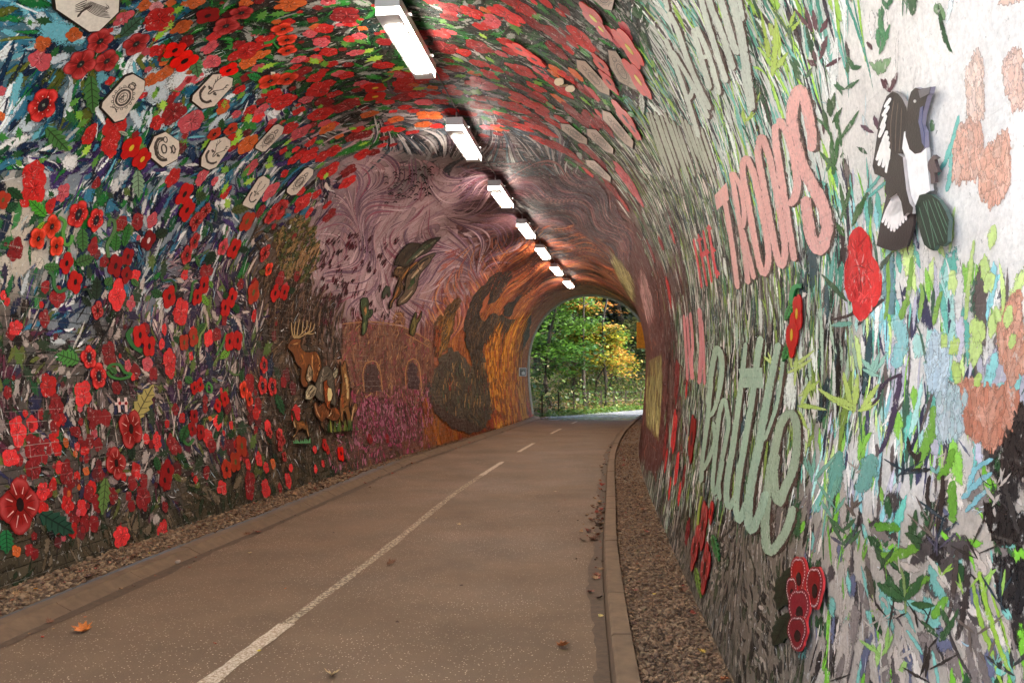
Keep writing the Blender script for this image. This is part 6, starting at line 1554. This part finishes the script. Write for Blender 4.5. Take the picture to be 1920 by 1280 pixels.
# path outside, bending away right, wet
pc = np.array([[2.9,30.6],[3.55,33.2],[4.8,36.0],[7.0,39.0],[11,42.2],[17,45],[26,47.5],[40,50]])
pcs = pline(pc, .6); d = np.gradient(pcs, axis=0); l = np.hypot(d[:,0], d[:,1])[:,None]; nn = np.stack([-d[:,1], d[:,0]], -1)/l
half = np.interp(np.arange(len(pcs)), [0, 6, 14, 60], [1.95, 2.1, 2.0, 1.9])[:, None]
mb = MB(); nn5 = 9; V = []
for k in range(nn5):
    t = -1 + 2*k/(nn5-1); q_ = pcs + nn*half*t; V.append(np.stack([q_[:,0], q_[:,1], np.full(len(q_), -.001)], -1))
V = np.stack(V, 1); m = len(pcs); mb.add(V.reshape(-1, 3), [(i*nn5+j, (i+1)*nn5+j, (i+1)*nn5+j+1, i*nn5+j+1) for i in range(m-1) for j in range(nn5-1)], lin((128,130,138)))
o = mb.build('outdoor_path', M_WET); tag(o, kind='structure')
# damp pale run-off line at the threshold
mb = MB(); ys_ = np.linspace(0, 1, 30); xx = 1.35 + ys_*3.3; yy_ = 30.5 - ys_*.9 - .25*np.sin(ys_*7); V = np.concatenate([np.stack([xx, yy_, 0*xx+.004], -1), np.stack([xx+.02, yy_+.16+.05*np.sin(ys_*23), 0*xx+.004], -1)])
mb.add(V, [(i, i+1, 31+i, 30+i) for i in range(29)], lin((170,168,166))); o = mb.build('run_off_mark', M_WET); tag(o, kind='structure')

# kerbs: one stone after another
M_KERB = simple('weathered_concrete', (1,1,1), rough=.85, nscale=9, var=.22, bump=.004, attr=True)
kr = empty('kerb', (float(KXR(4)), 4, 0)); tag(kr, kind='structure')
def kerb_stone(xf, ya, yb, w, h, lean, col, parent, name='kerb_stone', n=5, batter=.02):
    mb = MB(); ys_ = np.linspace(ya+.004, yb-.004, n); V = []
    for y in ys_:
        x = float(xf(y)); s = 1 if w > 0 else -1
        V += [(x, y, -.05), (x+s*batter, y, h-.012), (x+s*(batter+.012), y, h), (x+w, y, h+lean), (x+w+s*.004, y, -.05)]
    F = [(i*5+j, (i+1)*5+j, (i+1)*5+j+1, i*5+j+1) if w > 0 else (i*5+j, i*5+j+1, (i+1)*5+j+1, (i+1)*5+j) for i in range(n-1) for j in range(4)]
    F += [(0,1,2,3,4), tuple((n-1)*5+j for j in range(4, -1, -1))]
    mb.add(V, F, col); return mb.build(name, M_KERB, parent)
y = 1.2
while y < 32.2:
    kerb_stone(KXR, y, y+.92, .135, .105 + rng.uniform(-.003, .003), .0, lin((122,98,76))*rng.uniform(.88, 1.06), kr); y += .92
le = empty('edging_kerb', (float(EXL(4)), 4, 0)); tag(le, kind='structure')
y = 1.2
while y < 32.2:
    kerb_stone(EXL, y, y+.92, -.25, .038 + rng.uniform(-.003, .003), .008, lin((108,84,62))*rng.uniform(.92, 1.06), le, name='edging_stone', batter=.15); y += .92
# ballast bed below the stones
strip(lambda y: KXR(y)+.132, lambda y: XR(y)+.01, np.linspace(1, 32.3, 60), .055, lin((112,90,70)), 'ballast_bed', M_PLAIN, nn=4)
strip(lambda y: XL(y)-.01, lambda y: EXL(y)-.248, np.linspace(1, 32.3, 60), .055, lin((100,78,58)), 'silt_bed', M_PLAIN, nn=4)
# stones: thousands of small angular pebbles, one mesh
import bmesh
def pebble(rs):
    bm = bmesh.new(); bmesh.ops.create_icosphere(bm, subdivisions=1, radius=1)
    V = np.array([v.co[:] for v in bm.verts]); F = [tuple(v.index for v in f.verts) for f in bm.faces]; bm.free()
    return V * (1 + rs.normal(0, .14, (len(V), 1))), F
PEB = [pebble(rng) for _ in range(8)]
def stones(xa, xb, rows_, name, cols, size, zb):
    mb = MB()
    for ya, yb, per_m2 in rows_:
        wid = float(np.mean([xb(v)-xa(v) for v in (ya, yb)])); n = int(per_m2*wid*(yb-ya))
        for _ in range(n):
            y = rng.uniform(ya, yb); x0_, x1_ = float(xa(y))+.012, float(xb(y))-.008
            if x1_ <= x0_ + .01: continue
            x = rng.uniform(x0_, x1_); s = size*rng.lognormal(0, .30)
            V, F = PEB[rng.integers(8)]; t = rng.uniform(0, 6.28); c, s_ = math.cos(t), math.sin(t)
            W = V*[s, s*.72, s*.55]; W = np.stack([W[:,0]*c-W[:,1]*s_, W[:,0]*s_+W[:,1]*c, W[:,2]+W[:,0]*rng.uniform(-.4,.4)], -1)
            mb.add(W + [x, y, zb + rng.uniform(-.3, .6)*s], F, lin(cols[rng.integers(len(cols))])*rng.uniform(.8, 1.15))
    o = mb.build(name, M_PLAIN); tag(o, kind='stuff')
stones(lambda y: KXR(y)+.135, XR, ((3.4, 7, 2300), (7, 12, 1500), (12, 19, 600), (19, 31, 160)), 'gravel_strip', [(132,102,76),(112,86,64),(146,118,90),(96,72,54),(124,92,68)], .0125, .062)
stones(XL, lambda y: EXL(y)-.25, ((5, 8.5, 1300), (8.5, 13, 900), (13, 20, 350), (20, 31, 110)), 'wall_foot_gravel', [(132,104,76),(112,84,60),(150,122,92),(96,72,52),(126,92,64)], .0150, .062)

# ------------------------------------------------------------------ fallen leaves
M_LEAF = simple('dry_leaf', (1,1,1), rough=.55, nscale=50, var=.30, attr=True)
def leaf_mesh(size, col, kind, rs):
    mb = MB()
    if kind == 'maple':
        prof = [(0,-.1),(.30,-.42),(.34,-.10),(.80,-.20),(.52,.10),(.98,.42),(.50,.42),(.46,.80),(.22,.62),(.0,1.15),(-.22,.62),(-.46,.80),(-.50,.42),(-.98,.42),(-.52,.10),(-.80,-.20),(-.34,-.10),(-.30,-.42)]
    else:
        prof = [(.30*math.sin(math.pi*min(1, max(0, t)))*(1+.08*math.sin(t*30)), -.5+t*1.1) for t in np.linspace(0, 1, 10)] + [(-.30*math.sin(math.pi*t)*(1+.08*math.sin(t*31)), -.5+t*1.1) for t in np.linspace(1, 0, 10)][1:-1]
    p = np.array(prof)*size; k = len(p); fold = rs.uniform(.25, .7); tw = rs.uniform(-.4, .4)
    z = lambda q: np.abs(q[:,0])*fold + (q[:,1]**2/size)*rs.uniform(.1, .5) + q[:,0]*tw + rs.normal(0, size*.05, len(q))
    inner = p*.5
    V = np.concatenate([[[0, .15*size, 0]], np.column_stack([inner, z(inner)]), np.column_stack([p, z(p)])])
    F = [(0, 1+i, 1+(i+1) % k) for i in range(k)] + [(1+i, 1+k+i, 1+k+(i+1) % k, 1+(i+1) % k) for i in range(k)]
    V[:, 2] -= V[:, 2].min() - .003
    mb.add(V, F, np.clip(np.array(col)[None]*rs.uniform(.75, 1.2, (len(V), 1)), 0, 1))
    return mb, V
def ground_at(x, yv, z=0.0):
    u = (x-960)/1550; v = (640-yv)/1550; dy = CP - v*SP; dz = SP + v*CP
    t = (z-CAMZ)/dz; return (u*t, dy*t, z)
LB = (112,70,40); LO = (190,104,36); LY = (214,186,40); LR = (150,60,36); LP_ = (196,166,120); LD = (72,46,32)
LEAVES = [
 (160,1182,.085,LO,'maple',"curled orange brown maple leaf with long stalk lying near the left kerb in the foreground"),
 (485,1221,.030,LY,'oval',"small bright yellow leaf on the white centre line"),
 (622,1264,.055,LP_,'maple',"pale curled leaf just right of the centre line at the bottom of the picture"),
 (733,1058,.060,LB,'maple',"crumpled brown leaf in the middle of the path, right of the centre line"),
 (625,999,.045,LD,'oval',"dark narrow leaf left of the centre line in mid road"),
 (535,1104,.028,LO,'oval',"small orange leaf left of the centre line"),
 (501,1058,.028,LD,'oval',"small dark leaf between the left kerb and the small orange leaf"),
 (480,998,.070,LR,'maple',"rusty leaf at the foot of the left edging kerb, right of the loose stone"),
 (466,1002,.060,LB,'maple',"brown leaf heaped against the left edging kerb"),
 (468,1037,.050,LP_,'oval',"pale twig-like curled leaf below the heap at the left kerb"),
 (744,1167,.030,LD,'oval',"thin dark leaf in the foreground right of centre"),
 (865,1098,.036,LD,'oval',"nearly black leaf with a raised stalk, middle right of the path"),
 (862,984,.034,LP_,'maple',"pale curled leaf right of the centre line, halfway along"),
 (818,971,.026,LP_,'oval',"small pale leaf touching the faded centre line"),
 (693,914,.030,LB,'maple',"brown leaf left of the centre line in the distance"),
 (735,888,.040,LR,'maple',"rusty leaf near the left edging beside a row of small marks"),
 (773,869,.034,LR,'maple',"red brown leaf near the left edging, farthest of the left-hand ones"),
 (837,892,.026,LD,'oval',"dark leaf left of the far dash of the centre line"),
 (790,869,.026,LD,'oval',"dark leaf just right of the farthest left-hand red brown one"),
 (533,995,.024,LB,'oval',"thin brown leaf out from the left edging"),
 (643,925,.026,LD,'oval',"dark sliver of leaf near the left edging, far"),
 (1126,1156,.046,(206,184,110),'oval',"pale yellow leaf against the foot of the right kerb"),
 (1050,1212,.060,(168,100,52),'maple',"orange brown curled leaf in the right foreground of the path"),
 (1104,1110,.050,(140,72,50),'maple',"reddish curled leaf near the right kerb, below the leaf heap"),
 (1122,1081,.050,(150,84,56),'maple',"rusty leaf close against the right kerb"),
 (1118,1001,.034,(186,160,130),'maple',"small pale leaf by the right kerb, just nearer than the heap"),
 (1080,1048,.040,LD,'oval',"dark twig-like leaf in the middle of the right lane"),
 (1041,922,.036,(190,160,130),'maple',"light leaf in the right lane, far"),
 (1048,959,.034,LD,'oval',"dark flat leaf in the right lane, beyond the twig-like one"),
 (1059,937,.026,LR,'oval',"tiny red leaf in the right lane"),
 (1093,884,.030,LD,'oval',"dark leaf in the right lane toward the far mouth"),
 (962,865,.030,LP_,'oval',"pale leaf just right of the centre line, far"),
 (896,866,.026,LP_,'oval',"small pale leaf left of the centre line, far"),
 (80,1195,.030,(170,60,40),'oval',"small flat red leaf at the far left of the foreground"),
 (160,1157,.024,(200,110,60),'oval',"small orange leaf just above the curled maple leaf"),
 (403,1207,.034,(170,74,40),'oval',"russet leaf left of the white centre line in the foreground"),
 (330,1054,.034,(150,140,126),'oval',"small grey stone-like leaf at the left kerb"),
 (367,1045,.026,(180,80,44),'oval',"tiny orange leaf on the left edge of the path"),
]
for x, yv, s, c, kd, lab in LEAVES:
    p = ground_at(x, yv, .004); mb, V = leaf_mesh(s*.95, lin(c), kd, rng); ang = rng.uniform(0, 6.28)
    o = mb.build('fallen_leaf', M_LEAF, None, origin=(0,0,0)); o.location = p; o.rotation_euler = (0, 0, ang); tag(o, lab, 'leaf', 'fallen leaves on the path')
    if s > .05:
        m2 = MB(); v, f = tube_vf([(0,-.05*s,.004),(0,-.8*s,.012),(.1*s,-1.4*s,.02)], .0016, 5); m2.add(v, f, lin((150,110,70))); m2.build('stalk', M_LEAF, o); 
for x, yv, s, c, kd, lab in [
 (1226,1114,.045,LY,'oval',"bright yellow leaf on the gravel strip at the right"),
 (1238,1080,.05,(60,44,30),'maple',"dark curled leaf on the gravel above the yellow one"),
 (1188,1108,.06,(140,66,44),'maple',"reddish leaf on the gravel beside the kerb"),
 (1318,1224,.055,(206,166,70),'maple',"torn pale yellow leaf on the gravel close to the right wall"),
 (1302,1150,.05,(140,60,40),'maple',"rusty leaf at the foot of the right wall"),
 (1272,1214,.05,(180,116,70),'oval',"buff leaf in the middle of the gravel, foreground"),
 (1190,950,.06,(130,70,50),'maple',"brown leaf on the gravel, far"),
 (1355,1275,.06,(160,84,40),'maple',"orange brown leaf against the right wall at the bottom edge"),
 (280,1038,.045,LY,'oval',"yellow leaf on the stones at the foot of the left wall"),
 (67,1104,.04,(226,150,40),'oval',"orange leaf on the stones below the very large poppy"),
 (447,978,.045,(220,196,130),'oval',"cream leaf on the stones under the left wall, mid distance"),
 (704,878,.045,(206,160,60),'oval',"yellowish leaf on the stones under the left wall, far")]:
    p = ground_at(x, yv, .085); mb, V = leaf_mesh(s*.62, lin(c), kd, rng)
    o = mb.build('fallen_leaf', M_LEAF, None, origin=(0,0,0)); o.location = p; o.rotation_euler = (0, 0, rng.uniform(0, 6.28)); tag(o, lab, 'leaf', 'fallen leaves on the gravel')
# litter nobody could count
lt = MB()
def litter(xf, ya, yb, n, zf, sz=.032):
    for _ in range(n):
        y = rng.uniform(ya, yb); x, z = xf(y), zf
        m_, V = leaf_mesh(sz*rng.lognormal(0, .3), lin([(110,66,40),(140,80,46),(86,56,38),(160,120,80),(70,46,34),(150,58,40)][rng.integers(6)]), 'maple' if rng.random() < .5 else 'oval', rng)
        t = rng.uniform(0, 6.28); c, s_ = math.cos(t), math.sin(t); W = np.concatenate(m_.V)
        W = np.stack([W[:,0]*c-W[:,1]*s_+x, W[:,0]*s_+W[:,1]*c+y, W[:,2]+z], -1); lt.add(W, m_.F, np.concatenate(m_.C))
litter(lambda y: float(KXR(y))-abs(rng.normal(0, .10)), 8.0, 10.6, 70, .003, .034)
litter(lambda y: float(KXR(y))-abs(rng.normal(0, .05)), 4.5, 30, 90, .003)
litter(lambda y: rng.uniform(float(KXR(y))+.15, float(XR(y))-.03), 5, 26, 130, .075)
litter(lambda y: rng.uniform(float(XL(y))+.02, max(float(EXL(y))-.25, float(XL(y))+.04)), 5, 30, 420, .072, .028)
litter(lambda y: float(EXL(y))+abs(rng.normal(0, .08)), 5, 30, 70, .003, .026)
o = lt.build('leaf_litter', M_LEAF); tag(o, kind='stuff')
lo_ = MB()
for _ in range(1500):
    i = rng.integers(0, 24); q_ = pcs[i] + nn[i]*half[i]*rng.uniform(.86, 1.7); s = rng.uniform(.03, .07); z = float(gz(np.array(q_[0]), np.array(q_[1]))) + rng.uniform(.03, .1)
    t = rng.uniform(0, 3.1); c_, s_ = math.cos(t)*s, math.sin(t)*s
    lo_.add([(q_[0]-c_, q_[1]-s_, z), (q_[0]+s_, q_[1]-c_, z+.03), (q_[0]+c_, q_[1]+s_, z), (q_[0]-s_, q_[1]+c_, z+.02)], [(0,1,2,3)], lin([(170,120,70),(140,90,54),(190,150,90),(120,76,50)][rng.integers(4)]))
o = lo_.build('verge_leaf_litter', M_LEAF); tag(o, kind='stuff')

# loose stone by the left kerb
p = ground_at(333, 1055, 0); V, F = PEB[2]; mb = MB(); mb.add(V*[.03,.022,.018]+[0,0,.014], F, lin((150,130,112))); o = mb.build('loose_stone', M_PLAIN, None, origin=(0,0,0)); o.location = p; tag(o, 'loose grey stone lying at the foot of the left edging kerb', 'stone')

# ------------------------------------------------------------------ wood beyond the far mouth
M_BARK = simple('bark', (1,1,1), rough=.9, nscale=8, var=.35, bump=.02, attr=True)
ML_, nt, b = new_mat('leaf_blades')
att = N(nt, 'ShaderNodeAttribute', attribute_name='Col').outputs['Color']
nt.links.new(att, b.inputs['Base Color']); b.inputs['Roughness'].default_value = .45
trn = N(nt, 'ShaderNodeBsdfTranslucent'); nt.links.new(att, trn.inputs['Color']); mx = N(nt, 'ShaderNodeMixShader'); mx.inputs[0].default_value = .35
nt.links.new(b.outputs[0], mx.inputs[1]); nt.links.new(trn.outputs[0], mx.inputs[2]); nt.links.new(mx.outputs[0], [n for n in nt.nodes if n.type == 'OUTPUT_MATERIAL'][0].inputs[0])
def tree(x, y, h, cr, cols, label, nleaf=3500, lean=0, low=.25, lsz=.11, tr=.16, layer=.5, group='trees beyond the far mouth'):
    z0 = float(gz(np.array(float(x)), np.array(float(y)))) - .1
    t = empty('tree', (x, y, z0)); tag(t, label, 'tree', group)
    mb = MB(); top = np.array([x+lean*h, y, z0+h]); base = np.array([x, y, z0])
    pts = [base + (top-base)*k/6 + [rng.normal(0, .12)*(k > 0), rng.normal(0, .12)*(k > 0), 0] for k in range(7)]
    v, f = tube_vf(pts, [tr*(1.25-.16*k) for k in range(7)], 8); mb.add(v, f, lin((64,54,42))*.8); mb.build('trunk', M_BARK, t)
    tips = []
    for k in range(15):
        s = rng.uniform(low, .98); p = base + (top-base)*s; a = rng.uniform(0, 6.28); L = cr*(1.15-.75*s)*rng.uniform(.6, 1.1)
        e = p + [math.cos(a)*L, math.sin(a)*L, L*rng.uniform(.05, .45)]; m_ = (p+e)/2 + [0, 0, L*.08]
        mb = MB(); v, f = tube_vf([p, m_, e], [tr*.34*(1.1-s*.6), tr*.2*(1.1-s*.6), .012], 5); mb.add(v, f, lin((58,48,38))*.8); mb.build('limb', M_BARK, t); tips += [(e, L), (m_, L*.8)]
    cm = MB(); nl = nleaf; per = nl // len(tips)
    for e, L in tips:
        n = per; tone = rng.uniform(.65, 1.25); c0 = lin(cols[rng.integers(len(cols))])*.72; sub = rng.normal(0, 1, (7, 3))*[L*.42, L*.42, L*.20]
        ctr = e + sub[rng.integers(0, 7, n)] + rng.normal(0, 1, (n, 3))*[.30, .30, .10]
        A = rng.uniform(0, 6.28, n); s = lsz*rng.lognormal(0, .25, n)
        u = np.stack([np.cos(A), np.sin(A), rng.normal(0, .35, n)], -1)*s[:, None]; w = np.stack([-np.sin(A), np.cos(A), rng.normal(0, .35, n)], -1)*(s*.6)[:, None]
        V = np.stack([ctr-u, ctr+w, ctr+u, ctr-w], 1); mixr = rng.random((n, 1)) < .18
        C = np.where(mixr, lin(cols[rng.integers(len(cols))])[None]*.72, c0[None])*tone*rng.uniform(.7, 1.3, (n, 1))
        cm.V.append(V.reshape(-1, 3)); cm.C.append(np.repeat(C, 4, 0)); cm.U.append(np.zeros((4*n, 2)))
        cm.F += [(cm.n+4*i, cm.n+4*i+1, cm.n+4*i+2, cm.n+4*i+3) for i in range(n)]; cm.n += 4*n
    cm.build('crown', ML_, t)
G1 = [(88,128,44),(70,112,42),(104,146,52)]; G2 = [(60,84,42),(50,72,38),(74,94,50)]; YL = [(176,160,50),(150,150,52),(184,138,54),(130,144,50)]; OG = [(206,136,64),(190,150,66),(214,160,80)]; PG = [(126,134,78),(148,146,88),(100,112,66)]; DG = [(40,52,32),(48,58,36),(34,44,28)]
TREES = [
 (1.7,36.6,6.6,1.9,G1,"bright green leafy tree nearest the left of the far mouth",5200,.0,.22,.09,.10),
 (2.9,39.5,5.2,1.7,G1+YL[2:3],"bright green young tree behind the leftmost, with spreading low boughs",5000,.02,.25,.09,.07),
 (4.15,39.9,3.7,1.7,YL,"yellow leaved maple in the middle of the opening",5200,.05,.38,.08,.06),
 (5.3,43.5,3.4,1.5,G1+YL[3:],"small lime green sapling under the yellow maple",2600,.0,.3,.09,.05),
 (3.4,46,9.5,2.6,OG+YL,"tall tree with orange tinged leaves at the top of the opening",5200,.02,.45,.12,.20),
 (6.0,48,10.5,2.8,PG+G2,"tall yellow green tree under the crown of the arch",5200,.02,.45,.12,.22),
 (8.6,47,9.0,2.6,PG,"pale olive tree with thin leaves toward the right",4200,.0,.25,.10,.16),
 (7.2,44.5,6.4,1.7,PG+G2,"sparse pale sapling right of the yellow maple",2200,.03,.2,.09,.06),
 (11.2,50,9.5,2.6,G2+PG,"dull green tree at the right edge of the opening",4200,.0,.15,.12,.2),
 (.2,42,8.5,2.4,G2+G1,"dark green tree at the left edge of the opening",4800,.0,.1,.11,.18),
 (1.6,49,11,3.2,DG+G2,"dark tall tree deep in the wood at the left",5200,.0,.1,.14,.26),
 (5.0,54,12,3.4,DG,"dark tall tree deep in the wood behind the maple",5600,.0,.08,.15,.3),
 (8.8,55,12,3.4,DG+G2,"dark tall tree deep in the wood at the right",5600,.0,.08,.15,.28),
 (13,57,12,3.6,DG,"dark tree farthest right in the wood",5200,.0,.08,.15,.28),
 (-2.5,50,11,3.4,DG+G2,"dark tree beyond the left jamb",4200,.0,.08,.15,.28),
 (3.0,62,15,4.5,DG,"very tall dark tree in the back row at left",6000,.0,.04,.2,.3),
 (8.0,64,15,4.5,DG,"very tall dark tree in the back row in the middle",6000,.0,.04,.2,.3),
 (13.5,66,15,4.5,DG,"very tall dark tree in the back row at right",6000,.0,.04,.2,.3)]
for a_ in TREES:
    x, y, h, cr, cols, lab, nl, lean, low, lsz, tr_ = a_; tree(x, y, h, cr, cols, lab, nl, lean, low, lsz, tr_)
# slim bare trunks
for k, (x, y, h, lab) in enumerate([(3.3,37.8,6,"slim dark trunk standing close behind the wire fence, left one"),(4.4,38.9,7,"slim dark trunk standing close behind the wire fence, in the middle"),(6.9,41.5,7,"slim pale grey trunk at the right of the opening"),(9.2,44.5,8,"slim dark trunk near the right jamb")]):
    t = empty('tree', (x, y, 0)); tag(t, lab, 'tree', 'slim trunks beyond the fence'); mb = MB()
    z0 = float(gz(np.array(x), np.array(y))); pts = [(x+rng.normal(0, .08), y, z0-.1+h*q/5) for q in range(6)]; v, f = tube_vf(pts, [.09-.012*q for q in range(6)], 7); mb.add(v, f, lin((52,44,36) if k != 2 else (112,104,90))); mb.build('trunk', M_BARK, t)
    for q in range(5):
        zz = z0 + h*rng.uniform(.35, .95); a = rng.uniform(0, 6.28); L = rng.uniform(.7, 1.5); mb = MB(); v, f = tube_vf([(x, y, zz), (x+math.cos(a)*L*.5, y+math.sin(a)*L*.5, zz+.25), (x+math.cos(a)*L, y+math.sin(a)*L, zz+.35)], [.025, .016, .006], 5); mb.add(v, f, lin((58,48,38))); mb.build('limb', M_BARK, t)
# overhanging bough at the crown of the mouth belongs to a tree above the cutting
# undergrowth and grass
def scrub(name, n, xf, yf, hz, cols, sz):
    mb = MB()
    for _ in range(n):
        y = yf(); x = xf(y); z0 = float(gz(np.array(x), np.array(y))); a = rng.uniform(0, 6.28); s = sz*rng.lognormal(0, .3)
        z = z0 + abs(rng.normal(0, hz)); c = lin(cols[rng.integers(len(cols))])*rng.uniform(.6, 1.2)
        u = np.array([math.cos(a), math.sin(a), rng.normal(0, .5)])*s; w = np.array([-math.sin(a), math.cos(a), rng.normal(0, .5)])*s*.5; p = np.array([x, y, z])
        mb.add([p-u, p+w, p+u, p-w], [(0,1,2,3)], c)
    o = mb.build(name, ML_); tag(o, kind='stuff')
vx = lambda y: float(np.interp(y, [32, 35.2, 39.7, 46, 60], [1.0, 3.2, 6.2, 11.5, 28]))
scrub('undergrowth', 15000, lambda y: vx(y) - rng.uniform(.5, 9), lambda: rng.uniform(33.5, 50), .55, [(70,100,42),(56,84,38),(96,120,54),(120,116,60),(60,70,40)], .07)
scrub('verge_grass', 5000, lambda y: vx(y) - rng.uniform(.1, .9), lambda: rng.uniform(33.2, 44), .10, [(84,118,44),(70,100,40),(112,124,60)], .07)
scrub('far_thicket', 16000, lambda y: rng.uniform(-8, 22), lambda: rng.uniform(52, 70), 3.2, [(44,58,34),(56,70,38),(36,46,30),(70,80,46)], .20)
# dense wood on a bank behind everything
mbk = MB(); gxx, gzz = np.meshgrid(np.linspace(-60, 80, 40), np.linspace(0, 1, 12), indexing='ij')
V = np.stack([gxx.ravel(), 72 + gzz.ravel()*30 + 3*np.sin(gxx.ravel()*.3), -1 + gzz.ravel()*26 + 1.5*np.sin(gxx.ravel()*.7)*gzz.ravel()], -1)
mbk.add(V, [(i*12+j, (i+1)*12+j, (i+1)*12+j+1, i*12+j+1) for i in range(39) for j in range(11)], lin((40,46,30))); o = mbk.build('wooded_hillside', M_PLAIN); tag(o, kind='structure')
# wire fence on slim posts
fn = empty('post_fence', (3.0, 35.4, 0)); tag(fn, 'low wire fence on slim dark posts along the leaf-strewn verge outside the far mouth', 'fence')
fp = []
for k in range(8):
    y = 33.4 + k*1.05; x = vx(y) - .75; z = float(gz(np.array(x), np.array(y))); fp.append((x, y, z)); mb = MB()
    v, f = box_vf(x-.03, x+.03, y-.03, y+.03, z-.15, z+.95); mb.add(v, f, lin((52,44,36))); mb.build('post', M_BARK, fn)
for hgt in (.45, .85):
    mb = MB(); v, f = tube_vf([(p[0], p[1]-.034, p[2]+hgt) for p in fp], .0013, 4); mb.add(v, f, lin((60,56,50))); mb.build('wire', M_STEEL, fn)
